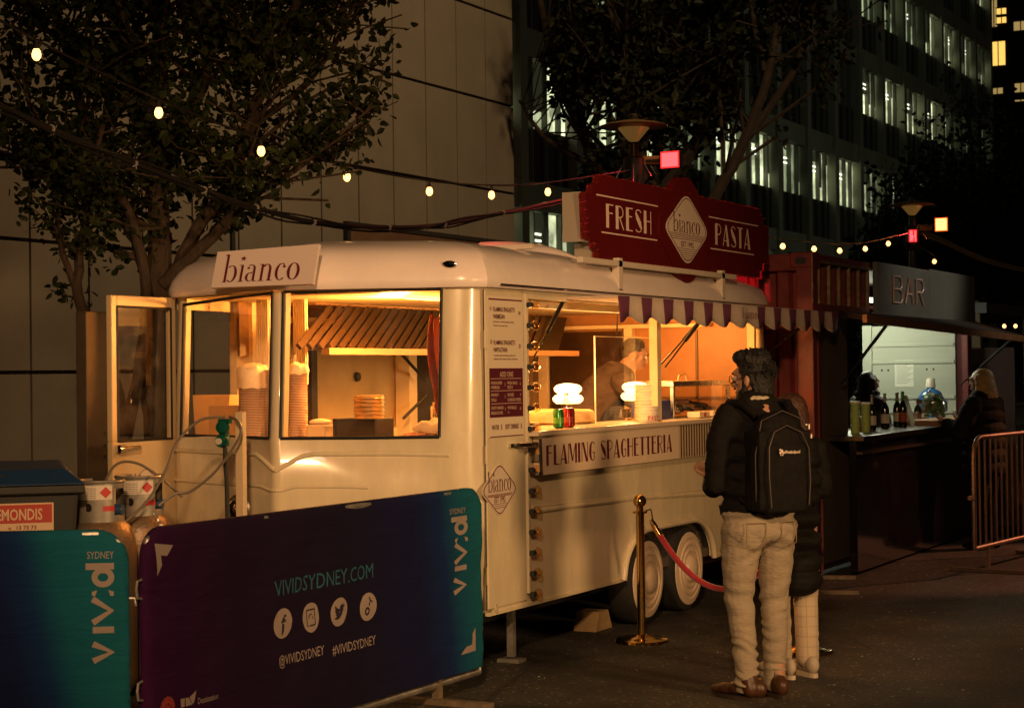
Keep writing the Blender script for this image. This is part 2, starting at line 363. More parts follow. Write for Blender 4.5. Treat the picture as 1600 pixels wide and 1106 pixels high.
M_cream = mat('cream_paint', (.66, .565, .385), .24, 0, .09, 5, .04, 9, .6, rvar=.10, stretch=(1.6, 1.6, .5))
M_roof = mat('roof_paint', (.80, .70, .64), .24, 0, .06, 2.5, .03, 9, .5, rvar=.08)
M_white = mat('white_board', (.72, .66, .56), .5, 0, .05, 5)
M_wine = mat('wine_print', (.11, .010, .020), .5)
M_black = mat('black_rubber', (.012, .012, .012), .55, 0, .2, 20)
M_blackm = mat('black_metal', (.018, .017, .016), .35, .3, .2, 20)
M_chrome = mat('chrome', (.75, .72, .68), .12, 1.)
M_brass = mat('polished_brass', (.78, .50, .17), .13, 1., .08, 12, rvar=.05)
M_steel = mat('stainless_steel', (.55, .53, .50), .28, 1., .1, 10, .05, 80, rvar=.08)
M_galv = mat('galvanised_steel', (.42, .40, .37), .48, .8, .3, 14, .3, 60, rvar=.12)
M_cable = mat('cable_black', (.015, .014, .013), .5)
M_bulb = mat('lit_filament_bulb', (1, .8, .5), .3, emit=(1, .50, .13), estr=4.6)
M_bulbg = glass_mat('clear_bulb_glass', (1, .86, .62), .25)

# ================================================================== left clad building
XW, YW = 25.45, 13.0
bld = thing('building', 'tall pale panel-clad building behind the tree and cream food trailer', 'building', (15, YW, 0))
M_panel = mat('render_panel', (.20, .168, .122), .85, 0, .10, 1.3, .25, 70)
M_joint = mat('panel_joint', (.02, .016, .012), .9)
MB().box(-6, YW+.05, -.01, XW-.01, YW+9, 14).build('wall', M_joint, bld)
pn = MB(); w, h = .906, 1.345; z0 = 1.74-h*2
for i in range(34):
    x1 = XW-i*w; x0 = x1-w
    for k in range(11):
        za, zb = z0+k*h, z0+(k+1)*h
        if k < 2: za, zb = max(.02, za), zb
        if zb < .05: continue
        if k == 2: za += .0; zb += .0
        pn.box(x0+.015, YW, za+.019, x1-.015, YW+.06, zb-.019)
pn.build('cladding', M_panel, bld, bevel=.003, seg=1)
rt = MB()
for k in range(11): rt.box(XW-.012, YW+.03, max(0, z0+k*h)+.011, XW+.02, YW+6, z0+(k+1)*h-.011)
rt.build('return_wall', M_panel, bld)
M_brown = mat('brown_panel', (.13, .07, .035), .7, 0, .15, 3)
MB().box(20.6, YW-.05, 0, XW-.02, YW+.01, 3.62).build('lower_panel', M_brown, bld, label='brown lower panel')
MB().box(20.52, YW-.07, 0, 20.6, YW, 3.68).box(20.6, YW-.07, 3.62, XW+.02, YW, 3.68).box(18.02, YW-.03, 0, 18.09, YW, 4.1).build('trim', M_joint, bld)
MB().box(24.95, YW-.12, 3.2, 25.12, YW-.05, 3.62).build('wall_lamp', M_white, bld, bevel=.01)
sm = MB().ell((25.3, YW-.14, 3.3), (.1, .1, .12)).box(25.24, YW-.1, 3.2, 25.36, YW-.04, 3.4); sm.build('camera_housing', M_white, bld, smooth=True)

# ================================================================== office tower, lit windows
YO = 20.0; BAY = 3.1; FLO = 3.70
off = thing('office_building', 'dark office tower with ribbons of lit windows running across the background', 'office building', (60, YO, 0))
M_conc = mat('dark_concrete', (.20, .19, .15), .85, 0, .2, .6, .2, 20)
M_dglass = mat('dark_spandrel_glass', (.010, .010, .010), .12, 0, .5, .4, spec=.5)
M_mull = mat('mullion', (.11, .105, .085), .5, .1)
XR = YO*4.455; XL = XR-BAY*22
bd = MB().box(XL, YO+.35, 0, XR, YO+14, 32); bd.build('core', M_joint, off)
cl = MB()
nb = 22
for i in range(nb+1):
    x = XR-i*BAY; cl.box(x-.19, YO-.12, 0, x+.19, YO+.36, 31.9)
cl.build('column', M_conc, off)
sb = MB(); bands = [9.65+FLO*k for k in range(-3, 7)]
for zc in bands: sb.box(XL, YO-.02, zc-.34, XR-.2, YO+.35, zc+.34)
sb.build('floor_slab', M_conc, off)
sp = MB()
for zc in bands: sp.box(XL, YO+.14, zc+.34, XR-.2, YO+.30, zc+1.68)
sp.build('spandrel', M_dglass, off)
ml = MB()
for i in range(nb):
    for j in range(1, 4):
        x = XR-i*BAY-BAY*j/4
        for zc in bands: ml.box(x-.028, YO+.05, zc+.34, x+.028, YO+.34, zc+FLO-.34)
    
ml.build('mullion', M_mull, off)
def win_mat(name, warm, top, bot, strg):
    m = bpy.data.materials.new(name); m.use_nodes = True; nt = m.node_tree; b = nt.nodes['Principled BSDF']
    b.inputs['Base Color'].default_value = (.02, .02, .02, 1); b.inputs['Roughness'].default_value = .12
    tc = nt.nodes.new('ShaderNodeTexCoord'); sx = nt.nodes.new('ShaderNodeSeparateXYZ'); nt.links.new(tc.outputs['Object'], sx.inputs[0])
    # rooms behind: blinds hung at different heights, strip lights
    fl = nt.nodes.new('ShaderNodeMath'); fl.operation = 'SNAP'; fl.inputs[1].default_value = BAY/8; nt.links.new(sx.outputs[0], fl.inputs[0])
    zz = nt.nodes.new('ShaderNodeMath'); zz.operation = 'SNAP'; zz.inputs[1].default_value = FLO; nt.links.new(sx.outputs[2], zz.inputs[0])
    cb = nt.nodes.new('ShaderNodeCombineXYZ'); nt.links.new(fl.outputs[0], cb.inputs[0]); nt.links.new(zz.outputs[0], cb.inputs[1])
    wh = nt.nodes.new('ShaderNodeTexWhiteNoise'); nt.links.new(cb.outputs[0], wh.inputs[0])
    n = nt.nodes.new('ShaderNodeTexNoise'); n.inputs['Scale'].default_value = 1.6; n.inputs['Detail'].default_value = 7; nt.links.new(tc.outputs['Object'], n.inputs['Vector'])
    mr = nt.nodes.new('ShaderNodeMapRange'); mr.inputs[1].default_value = .35; mr.inputs[2].default_value = .7; mr.inputs[3].default_value = .25; mr.inputs[4].default_value = 1.5
    nt.links.new(n.outputs['Fac'], mr.inputs[0])
    mu = nt.nodes.new('ShaderNodeMath'); mu.operation = 'MULTIPLY'; nt.links.new(mr.outputs[0], mu.inputs[0])
    m1 = nt.nodes.new('ShaderNodeMapRange'); m1.inputs[3].default_value = top; m1.inputs[4].default_value = bot; nt.links.new(wh.outputs['Value'], m1.inputs[0])
    nt.links.new(m1.outputs[0], mu.inputs[1])
    m2 = nt.nodes.new('ShaderNodeMath'); m2.operation = 'MULTIPLY'; m2.inputs[1].default_value = strg; nt.links.new(mu.outputs[0], m2.inputs[0])
    b.inputs['Emission Color'].default_value = (*warm, 1); nt.links.new(m2.outputs[0], b.inputs['Emission Strength']); return m
W_bright = win_mat('office_window_bright', (.78, .85, .48), .4, 1.5, 1.1)
W_mid = win_mat('office_window_mid', (.62, .74, .40), .15, 1.1, .6)
W_dim = win_mat('office_window_dim', (.40, .40, .22), .0, .6, .045)
M_striplight = mat('office_strip_light', (1, 1, 1), .5, emit=(.95, 1, .72), estr=2.2)
# bay index from the far end; band index: 3 -> band at 9.65
lit = {}
for b_ in range(0, 9): lit[(b_, 4)] = 1 if b_ in (0, 1, 2, 3, 4, 5) else 0     # row above the 13.35 band
for b_ in (0, 1, 2, 3, 5, 6, 7, 9): lit[(b_, 3)] = 2
for b_ in (4,): lit[(b_, 3)] = 1
for b_ in (2, 3, 4, 5, 6, 7, 8, 9, 10, 11, 12): lit[(b_, 2)] = 1
for b_ in (0, 1, 5, 2, 3): lit[(b_, 5)] = 2
rnd = random.Random(3)
LIT = {  # (bay, lower band index) -> brightness ; window sits above spandrel of that band, below next band
 (0,5):2,(1,5):2,(2,5):1,(5,5):1,(6,5):1,(7,5):0,
 (0,4):2,(1,4):2,(2,4):2,(3,4):2,(4,4):1,(5,4):1,(6,4):1,(12,4):1,(13,4):2,
 (0,3):1,(1,3):1,(2,3):1,(3,3):2,(4,3):2,(5,3):2,(6,3):2,(7,3):0,(12,3):0,(16,3):2,(17,3):2,(15,3):1,(14,3):1,
 (1,2):1,(2,2):1,(3,2):1,(4,2):2,(5,2):1,(6,2):2,(7,2):2,(8,2):2,(9,2):1,(10,2):2,(11,2):2,(12,2):1,
 (13,2):2,(14,2):2,(15,2):2,(16,2):2,(17,2):1,(12,1):2,(14,1):2,(15,1):2,(16,1):2,(17,1):2,(13,1):1,(9,1):1,(8,1):1,(10,1):1,
}
stl = 0
for i in range(19):
    for k, zc in enumerate(bands[:8]):
        lv = LIT.get((i, k), -1)
        if k < 1 or k > 5: continue
        if lv < 0 and (k >= 5 and i > 10 or k == 1 and i < 6): continue
        x1 = XR-i*BAY-.21; x0 = x1-BAY+.42; za, zb = zc+1.70, zc+FLO-.36
        wm = {-1: M_dglass, 0: W_dim, 1: W_mid, 2: W_bright}[lv]
        wi = MB().box(x0, YO+.20, za, x1, YO+.24, zb).build('window', wm, off)
        if lv >= 1:
            bl = MB()
            for j in range(4):
                xa = x0+(x1-x0)*j/4+.05; xb = x0+(x1-x0)*(j+1)/4-.05
                if rnd.random() < .55:
                    hgt = rnd.choice((.35, .55, .9, 1.2)); bl.box(xa, YO+.17, zb-hgt, xb, YO+.19, zb)
            if bl.v: bl.build('blind', mat('grey_blind', (.16, .16, .11), .9, emit=(.4, .44, .25), estr=.035), wi)
            if rnd.random() < .6:
                sl = MB(); q = rnd.uniform(.2, .6); xc = x0+(x1-x0)*q
                for dz in (0, .16): sl.box(xc, YO+.15, zb-.55-dz, xc+.42, YO+.16, zb-.50-dz)
                sl.build('strip_light', M_striplight, wi)

# far brick tower on the right
tw = thing('brick_tower', 'distant dark tower with a few yellow windows at right edge of photo', 'building', (125, 31, 0))
M_tw = mat('dark_brick', (.035, .024, .018), .9, 0, .3, .4)
MB().box(125, 5, 0, 140, 34, 60).build('wall', M_tw, tw)
M_yel = mat('yellow_window', (.3, .2, .05), .4, emit=(1, .58, .12), estr=1.25)
M_yeld = mat('dim_yellow_window', (.2, .14, .05), .4, emit=(.9, .6, .2), estr=.4)
# far tower windows
for (y0, y1, z0_, z1_, mm) in ((27.0, 27.9, 21.8, 23.4, M_yel), (26.9, 27.5, 25.2, 25.6, M_yel), (26.9, 27.5, 24.6, 25.0, M_yel), (27.5, 27.9, 24.4, 26.2, M_yeld),
        (27.3, 27.6, 19.3, 19.7, M_yel), (27.2, 27.9, 19.4, 20.3, M_yeld), (25.6, 26.4, 19.3, 20.5, M_yeld), (25.5, 26.4, 23.6, 24.6, M_yeld)):
    wf = MB().box(124.96, y0, z0_, 124.99, y1, z1_).build('window', mm, tw)
    fr_ = MB(); ym = (y0+y1)/2
    fr_.box(124.9, ym-.03, z0_, 124.95, ym+.03, z1_); fr_.box(124.9, y0-.06, z1_, 124.95, y1+.06, z1_+.08); fr_.box(124.9, y0-.08, z0_-.1, 124.95, y1+.08, z0_); fr_.build('frame', M_tw, wf)
lg = MB()
for k in range(14): lg.box(124.85, 5, 3+k*4.1, 125.0, 34, 3.5+k*4.1)
lg.build('ledge', M_tw, tw)

# ================================================================== food trailer
YS, YF, YC = 4.845, 6.95, 5.9
tr = thing('food_trailer', 'cream vintage food trailer with glowing windows, striped awning and twin white disc wheels', 'food trailer', (11.3, YC, 0))
NOSE = 8.575
def arc(cx, cy, r, a0, a1, n):
    return [(cx+r*math.cos(R_(a0+(a1-a0)*k/n)), cy+r*math.sin(R_(a0+(a1-a0)*k/n))) for k in range(n+1)]
# plan outline, from the rear end of the near side, round the nose, to the rear of the far side
near = (9.06, YS)
def plan():
    P = [(13.62, YS, 's'), (9.16, YS, 's')]
    for x, y in [(9.10, 4.850), (9.045, 4.868), (9.00, 4.900), (8.965, 4.945), (8.945, 4.995)]: P.append((x, y, 'c'))
    P.append((8.925, 5.045, 'w0'))            # right pane starts
    P.append((8.78, 5.42, 'f')); 
    P.append((8.594, 5.872, 'w1'))
    P += [(8.585, 5.895, 'n'), (8.586, 5.922, 'n')]
    P.append((8.594, 5.945, 'w2')); P.append((8.78, 6.43, 'f')); P.append((8.965, 6.84, 'w3'))
    P += [(8.985, 6.88, 'c'), (9.01, 6.915, 'c'), (9.05, 6.94, 'c'), (9.10, YF, 'e')]
    return P
PL = plan()
rear = [(9.66, YF), (13.62, YF), (13.75, YF-.03), (13.84, YF-.10), (13.88, YF-.2), (13.90, YC), (13.88, YS+.2), (13.84, YS+.10), (13.75, YS+.03), (13.62, YS)]
def rake(x, y, z):
    if x < 9.12 and z > 1.3: x += .045*(z-1.3)/.83
    if x < 9.12 and z < .7: x += .10*((.7-z)/.4)**1.5
    return (x, y, z)
shell = MB()
pts = [(p[0], p[1]) for p in PL]; tags = [p[2] for p in PL]
lev = [.34, .42, .52, .62, .72, 1.0, 1.325, 1.74, 2.142, 2.172]
iw0, iw1, iw2, iw3 = tags.index('w0'), tags.index('w1'), tags.index('w2'), tags.index('w3')
for a in range(len(lev)-1):
    for i in range(1, len(pts)-1):
        za, zb = lev[a], lev[a+1]
        if 1.32 <= za < 2.14 and (iw0 <= i < iw1 or iw2 <= i < iw3): continue
        shell.add([rake(*pts[i], za), rake(*pts[i+1], za), rake(*pts[i+1], zb), rake(*pts[i], zb)], [(0, 1, 2, 3)])
shell.build('front_shell', M_cream, tr, smooth=True, solid=.03)
# rear shell
rs = MB()
for i in range(1, len(rear)-1):
    rs.add([(*rear[i], .34), (*rear[i+1], .34), (*rear[i+1], 2.172), (*rear[i], 2.172)], [(0, 1, 2, 3)])
rs.build('rear_shell', M_cream, tr, smooth=True, solid=.03)
MB().add([(9.66, YF, .34), (13.62, YF, .34), (13.62, YF, 2.172), (9.66, YF, 2.172)], [(0, 1, 2, 3)]).build('far_side_wall', M_cream, tr, solid=.03)
# near side wall, lower part with wheel arch
arch = [(10.90, .34)]
AX0, AX1 = 10.96, 12.56
for k in range(9): a = R_(180-90*k/8); arch.append((AX0+.42+.42*math.cos(a), .34+.29*math.sin(a)))
for k in range(9): a = R_(90-90*k/8); arch.append((AX1-.42+.42*math.cos(a), .34+.29*math.sin(a)))
arch.append((12.62, .34))
poly = [(9.16, .34)]+arch+[(13.62, .34), (13.62, 1.335), (9.16, 1.335)]
sw = MB(); ys0, ys1 = YS, YS+.035
# build as vertical strips so shading stays clean
def top_at(x):
    if x <= AX0 or x >= AX1: return .34
    if x < AX0+.42: return .34+.29*math.sqrt(max(0, 1-((AX0+.42-x)/.42)**2))
    if x > AX1-.42: return .34+.29*math.sqrt(max(0, 1-((x-AX1+.42)/.42)**2))
    return .63
xs = [9.16, 9.6, 10.2, AX0]+[AX0+.42*(1-math.cos(R_(90*k/10))) for k in range(1, 11)]+[11.8]+[AX1-.42+.42*math.sin(R_(90*k/10)) for k in range(0, 11)]+[13.1, 13.62]
for a, b in zip(xs[:-1], xs[1:]):
    sw.add([(a, YS, top_at(a)), (b, YS, top_at(b)), (b, YS, 1.335), (a, YS, 1.335)], [(0, 1, 2, 3)])
bmv = sw
sw.build('side_wall', M_cream, tr, solid=.03)
MB().box(9.16, YS, 1.335, 9.64, YS+.04, 2.172).box(13.66, YS+.001, 1.335, 13.70, YS+.06, 2.12).box(9.64, YS, 2.105, 13.62, YS+.05, 2.172).build('side_pillar', M_cream, tr)
# arch trim lip
al = [(x, YS-.006, top_at(x)) for x in xs if AX0 <= x <= AX1]
MB().tube([(AX0-.01, YS-.006, .33)]+al[1:-1]+[(AX1+.01, YS-.006, .33)], .022, 10).build('wheel_arch_lip', M_cream, tr, smooth=True)
wl_ = MB()
for (p, q) in zip(al[:-1], al[1:]): wl_.add([p, q, (q[0], YS+.35, q[2]+.01), (p[0], YS+.35, p[2]+.01)], [(0, 1, 2, 3)])
wl_.box(AX0, YS+.34, 0.2, AX1, YS+.36, .66); wl_.build('wheel_well', M_black, tr)
# skirt lip and mouldings
for xa_, xb_ in ((9.10, 10.95), (12.57, 13.6)): MB().box(xa_, YS-.008, .325, xb_, YS+.02, .345).build('skirt_lip', M_cream, tr)
def follow(z, i0, i1, out=.0, steps=3):
    r = []
    for i in range(i0, i1):
        for k in range(steps):
            t = k/steps; x = pts[i][0]*(1-t)+pts[i+1][0]*t; y = pts[i][1]*(1-t)+pts[i+1][1]*t; zz = z(x, y) if callable(z) else z
            q = rake(x, y, zz); r.append((q[0], q[1], zz))
    return r
n_ = len(pts)-1
def zr1(x, y): # upper rib with a dip at the nose
    d = abs(y-5.9); return 1.235-max(0, .09*(1-d/.16)) if d < .16 else 1.235-.03*max(0, (5.3-y))
def zr2(x, y): return 1.055-.05*max(0, (5.6-y))**1.3*1.2-(.02 if abs(y-5.9) < .1 else 0)
MB().tube(follow(zr1, iw0-1, n_-1, steps=8), .013, 8).tube(follow(zr2, iw0+1, n_-1, steps=6), .010, 8).build('moulding', M_cream, tr, smooth=True)
MB().tube([(9.66, YS+.002, .865), (10.2, YS+.001, .862), (11.2, YS, .845), (12.2, YS, .805), (12.9, YS, .775), (13.6, YS, .76)], .016, 8).tube([(9.66, YS+.002, .895), (13.6, YS, .80)], .007, 6).build('moulding', M_cream, tr, smooth=True)
# roof
rp = []
full = [(9.16, YS)]+[pts[i] for i in range(2, len(pts)-1)]+[(9.10, YF)]+rear[1:]
full = [(p[0], p[1]) for p in full]
# densify the long straight runs
dens = []
for i, p in enumerate(full):
    q = full[(i+1) % len(full)]; d = math.dist(p, q); m_ = max(1, int(d/.35))
    for k in range(m_): dens.append((p[0]+(q[0]-p[0])*k/m_, p[1]+(q[1]-p[1])*k/m_))
XC = 11.3
prof = [(-.035, 2.150), (-.045, 2.170), (-.045, 2.20), (-.03, 2.25), (0, 2.30), (.035, 2.34), (.09, 2.375), (.18, 2.405), (.32, 2.432), (.52, 2.455), (.78, 2.468), (1.0, 2.472)]
rf = MB(); N = len(dens)
for d, z in prof:
    for (x, y) in dens:
        yy = YC+(y-YC)*(1-d/1.055); dx = d*(1.9 if x > XC and d > 0 else 1.0); lx = abs(x-XC)
        s_ = 1-dx/2.65
        xx = XC+(x-XC)*s_
        zz = z
        if x > 13.5 and d > 0: zz = z-.02
        rf.v.append(Vector((xx+(.045 if x < 9.1 else 0), yy, zz)))
for a in range(len(prof)-1):
    for k in range(N): rf.f.append((a*N+k, a*N+(k+1) % N, (a+1)*N+(k+1) % N, (a+1)*N+k))
rf.f.append(tuple((len(prof)-1)*N+k for k in range(N)))
roof = rf.build('roof', M_roof, tr, smooth=True)
# two roof bumps (moulded ribs) under the sign feet
for x in (9.55,):
    pass
for xx in (10.55, 12.35):
    rib_ = MB(); path = []
    for k in range(9):
        t = k/8; path.append((xx+.28*t**2*0+.25*t, 4.86+1.0*t*.9, 2.30+.17*math.sin(R_(90*t))**.7 if t > 0 else 2.24))
    rib_.tube(path, [.02+.05*math.sin(R_(90*min(1, k/4))) for k in range(9)], 10); rib_.build('roof_rib', M_roof, tr, smooth=True)
MB().tube([(9.2, YS-.045, 2.168), (13.7, YS-.045, 2.168)], .008, 6).build('gutter', M_chrome, tr, smooth=True)
# roof marker lamp
mk = MB().ell((8.955, 4.985, 2.275), (.012, .045, .022)); mk.build('marker_lamp', M_chrome, tr, smooth=True)
# windows: rubber gasket, glass, posts
def wpt(i, z): q = rake(*pts[i], z); return Vector(q)
gas = MB(); gl_ = []
for (a, b) in ((iw0, iw1), (iw2, iw3)):
    c = [wpt(a, 1.325), wpt(b, 1.325), wpt(b, 2.142), wpt(a, 2.142)]
    if a == iw2: c[2] = wpt(b, 2.105)
    for k in range(4): gas.tube([c[k], c[(k+1) % 4]], .010, 6)
    mm_ = (c[0]+c[1])/2-Vector((8.78, (5.42 if a == iw0 else 6.43), 1.325))
    g = MB().add(c, [(0, 1, 2, 3)]); g.build('window', glass_mat('window_glass', (1, .97, .92), .25, 0, .05), tr)
gas.build('gasket', M_black, tr, smooth=True)
for i_, w_ in ((iw1, .03), (iw2, .03), (iw3, .035), (iw0, .02)):
    p, q = wpt(i_, 1.31), wpt(i_, 2.15); fr_ = MB().bar(p+Vector((.03, 0, 0)), q+Vector((.03, 0, 0)), .03, .045, (1, 0, 0)); fr_.build('window_post', mat('cream_frame', (.66, .54, .34), .4), tr)
# top strip over windows and gap-free inner lip
# ---- menu door on the near side
dr = MB().box(8+1.085, YS-.012, .365, 9.555, YS-.001, 2.135).build('serving_door', M_cream, tr, bevel=.004)
sd = MB()
for z in (.365, 2.135): pass
sd.box(9.080, YS-.003, .36, 9.086, YS+.0, 2.14).box(9.556, YS-.003, .36, 9.562, YS, 2.14).build('door_gap', M_black, dr)
U, Vv = (1, 0, 0), (0, 0, 1); YT = YS-.0135
def frame_poly(mb, x0, z0, x1, z1, w, y=YT):
    mb.flat([(x0, z0), (x1, z0), (x1, z0+w), (x0, z0+w)], (0, y, 0), U, Vv); mb.flat([(x0, z1-w), (x1, z1-w), (x1, z1), (x0, z1)], (0, y, 0), U, Vv)
    mb.flat([(x0, z0+w), (x0+w, z0+w), (x0+w, z1-w), (x0, z1-w)], (0, y, 0), U, Vv); mb.flat([(x1-w, z0+w), (x1, z0+w), (x1, z1-w), (x1-w, z1-w)], (0, y, 0), U, Vv)
mn = MB(); xa, xb = 9.115, 9.525
MB().box(xa-.012, YT-.0, 1.315, xb+.012, YT-.003, 2.105).build('menu_board', mat('menu_print', (.68, .57, .42), .45), dr)
YT -= .0045
frame_poly(mn, xa, 1.905, xb, 2.065, .006); frame_poly(mn, xa, 1.715, xb, 1.885, .006); frame_poly(mn, xa, 1.335, xb, 1.405, .005)
mn.flat([(xa, 2.082), (xb, 2.082), (xb, 2.090), (xa, 2.090)], (0, YT, 0), U, Vv); mn.flat([(xa, 1.315), (xb, 1.315), (xb, 1.320), (xa, 1.320)], (0, YT, 0), U, Vv)
mn.build('menu_frame', M_wine, dr, fix=False)
MB().flat([(xa, 1.425), (xb, 1.425), (xb, 1.70), (xa, 1.70)], (0, YT, 0), U, Vv).build('add_ons_panel', mat('wine_panel', (.09, .010, .022), .5), dr, fix=False)
def mt(t, x, z, h, w, m=M_wine, y=None, al='L'): return sans(t, (x, (y or YT)-.001, z), U, Vv, h, w, m, dr, 'menu_lettering', al, .012)
mt('1/', xa+.015, 2.022, .022, .020); mt('FLAMING SPAGHETTI', xa+.055, 2.018, .026, .26); mt('PARMESAN', xa+.055, 1.978, .026, .135); mt('18', xb-.045, 2.005, .022, .022)
mt('parmesan, cracked pepper, parsley', xa+.055, 1.957, .010, .25); mt('flamed in the cheese wheel', xa+.055, 1.935, .010, .17)
mt('2/', xa+.015, 1.838, .022, .022); mt('FLAMING SPAGHETTI', xa+.055, 1.832, .026, .26); mt('NAPOLETANA', xa+.055, 1.792, .026, .165); mt('21', xb-.045, 1.815, .022, .022)
mt('tomato, garlic, basil, parsley oil', xa+.055, 1.768, .010, .26); mt('flamed in the cheese wheel, parmesan', xa+.055, 1.748, .010, .29)
M_mt = mat('menu_light_print', (.55, .40, .28), .5)
def ml_(t, x, z, w, h=.018): mt(t, x, z, h, w, M_mt)
mt('ADD ONS', (xa+xb)/2, 1.652, .030, .165, M_mt, None, 'C')
l3 = MB()
for z in (1.640, 1.572, 1.500): l3.flat([(xa+.015, z), (xb-.02, z), (xb-.02, z+.003), (xa+.015, z+.003)], (0, YT-.001, 0), U, Vv)
l3.build('menu_rule', M_mt, dr, fix=False)
ml_('MICROPLANED', xa+.015, 1.610, .135); ml_('PARMESAN', xa+.015, 1.585, .105); ml_('FRESH BASIL', xa+.215, 1.608, .125); ml_('PESTO', xa+.215, 1.583, .065); ml_('2', xa+.18, 1.602, .009); ml_('4', xb-.04, 1.602, .010)
ml_("NONNA'S", xa+.015, 1.543, .09); ml_('CHILLI', xa+.015, 1.515, .065); ml_('SMOKED', xa+.215, 1.541, .08); ml_('SCAMORZA CHEESE', xa+.215, 1.513, .165); ml_('3', xa+.18, 1.532, .009); ml_('4', xb-.04, 1.541, .010)
ml_('CRISPY HERBED', xa+.015, 1.470, .15); ml_('BREADCRUMBS', xa+.015, 1.442, .14); ml_('MEATBALLS', xa+.215, 1.468, .11); ml_('(3)', xa+.215, 1.447, .02, .010); ml_('3', xa+.18, 1.462, .009); ml_('8', xb-.04, 1.462, .010)
mt('WATER', xa+.022, 1.357, .028, .085); mt('5', xa+.13, 1.357, .028, .016); mt('SOFT DRINKS', xa+.185, 1.357, .028, .165); mt('5', xb-.035, 1.357, .028, .016)
LBH[0] = .57
logo_badge((9.225, YS-.012, 1.02), U, Vv, .46, dr, mat('badge_plate', (.60, .50, .40), .45), M_wine)
# hinge marks on the left of the door and chrome handle
for z in (1.86, 1.22, .55): MB().tube([(9.078, YS-.012, z-.05), (9.078, YS-.012, z+.05)], .008, 8).build('hinge', M_cream, dr, smooth=True)
MB().tube([(9.40, YS-.05, 1.262), (9.50, YS-.062, 1.262), (9.62, YS-.055, 1.262)], [.014, .018, .012], 10).box(9.55, YS-.05, 1.25, 9.60, YS-.01, 1.275).box(9.34, YS-.03, 1.25, 9.42, YS-.01, 1.272).build('door_handle', M_chrome, dr, smooth=True)
# ---- bulb rail
br = MB().box(9.572, YS-.02, .40, 9.60, YS-.001, 2.13).build('bulb_rail', M_cream, tr, bevel=.003)
zb0, zb1, NBU = 2.065, .395, 15
for k in range(NBU):
    z = zb0+(zb1-zb0)*k/(NBU-1)
    so = MB().lathe([(.018, 0), (.020, -.006), (.020, -.03), (.014, -.036)], (9.605, YS-.022, z), 14, 'x')
    so = MB().tube([(9.575, YS-.035, z), (9.612, YS-.035, z)], [.0165, .015], 14).build('bulb_socket', mat('socket_black', (.02, .025, .03), .4), br, smooth=True)
    bb = MB().lathe([(.008, .0), (.010, .01), (.024, .028), (.028, .045), (.022, .062), (.008, .073), (.001, .076)], (9.613, YS-.035, z), 16, 'x')
    bb.build('bulb', M_bulbg, so, smooth=True)
    MB().tube([(9.617, YS-.035, z), (9.625, YS-.040, z), (9.655, YS-.028, z+.008), (9.657, YS-.040, z-.008), (9.63, YS-.03, z)], .0015, 4).build('filament', mat('filament', (.8, .4, .1), .3, .6), so)
# ---- counter board
cb_ = MB().box(9.665, YS-.055, 1.075, 11.80, YS-.008, 1.305).build('counter_board', mat('counter_board_white', (.66, .52, .38), .42), tr, bevel=.003)
word('FLAMING SPAGHETTERIA', (9.74, YS-.0565, 1.128), U, Vv, .118, 1.93, 'deco', .09, 'counter_lettering', M_wine, cb_)
MB().box(9.60, YS-.075, 1.305, 13.66, YS+.42, 1.335).build('counter_top', mat('counter_white', (.62, .50, .36), .35, 0, .06, 6), tr, bevel=.004)
cg = MB().box(11.80, YS-.055, 1.075, 13.58, YS-.010, 1.305)
rp_ = cg.build('ribbed_panel', mat('ribbed_cream', (.50, .38, .24), .5), tr)
gv = MB()
for k in range(36): x = 11.83+.0485*k; gv.box(x, YS-.0575, 1.08, x+.016, YS-.0552, 1.30)
gv.build('groove', mat('groove_dark', (.03, .02, .015), .7), rp_)
MB().tube([(9.655, YS-.06, 1.29), (9.655, YS-.065, 1.09)], .010, 8).box(9.635, YS-.06, 1.16, 9.665, YS-.01, 1.20).box(9.635, YS-.06, 1.08, 9.665, YS-.01, 1.10).build('board_latch', M_chrome, cb_)
# ---- chassis, wheels, jack
MB().box(9.2, YS+.2, .24, 13.5, YF-.2, .335).box(9.0, 5.5, .30, 9.4, 6.3, .36).build('chassis', M_blackm, tr)
MB().box(8.98, YS+.04, .34, 13.8, YF-.04, .40).build('floor', mat('floor_vinyl', (.10, .08, .06), .6), tr)
M_disc = mat('wheel_disc_white', (.60, .47, .34), .35, 0, .05, 5)
M_tyre = mat('tyre_rubber', (.014, .013, .012), .8, 0, .15, 20, .3, 90)
def wheel(x, y):
    pr = [(.20, .0), (.262, .0), (.288, .018), (.296, .045), (.296, .15), (.28, .18), (.20, .18)]
    w = MB().lathe(pr, (x, y, .296), 48, 'y').build('wheel', M_tyre, tr, smooth=True)
    pd = [(.255, .004), (.250, -.006), (.215, -.012), (.205, -.004), (.190, -.004), (.182, -.016), (.165, -.016), (.158, -.006), (.140, -.006), (.132, -.018), (.118, -.018), (.112, -.008), (.098, -.010), (.090, -.03), (.070, -.045), (.04, -.055), (.001, -.058)]
    MB().lathe(pd, (x, y, .296), 48, 'y', cap=False).build('wheel_disc', M_disc, w, smooth=True)
for x in (11.37, 12.10):
    for y in (YS+.005,): wheel(x, y)
for x in (11.37, 12.10):
    w = MB().lathe([(.1, 0), (.288, .0), (.296, .03), (.296, .15), (.28, .18), (.1, .18)], (x, YF-.2, .296), 32, 'y').build('wheel', M_tyre, tr, smooth=True)
jk = MB().box(9.56, 4.93, .03, 9.60, 4.97, .36).box(9.53, 4.88, .0, 9.63, 5.02, .02).build('jack_leg', M_galv, tr)
jk = MB().box(9.3, 6.7, .02, 9.34, 6.74, .36).box(9.26, 6.65, .0, 9.38, 6.79, .02).build('jack_leg', M_galv, tr)
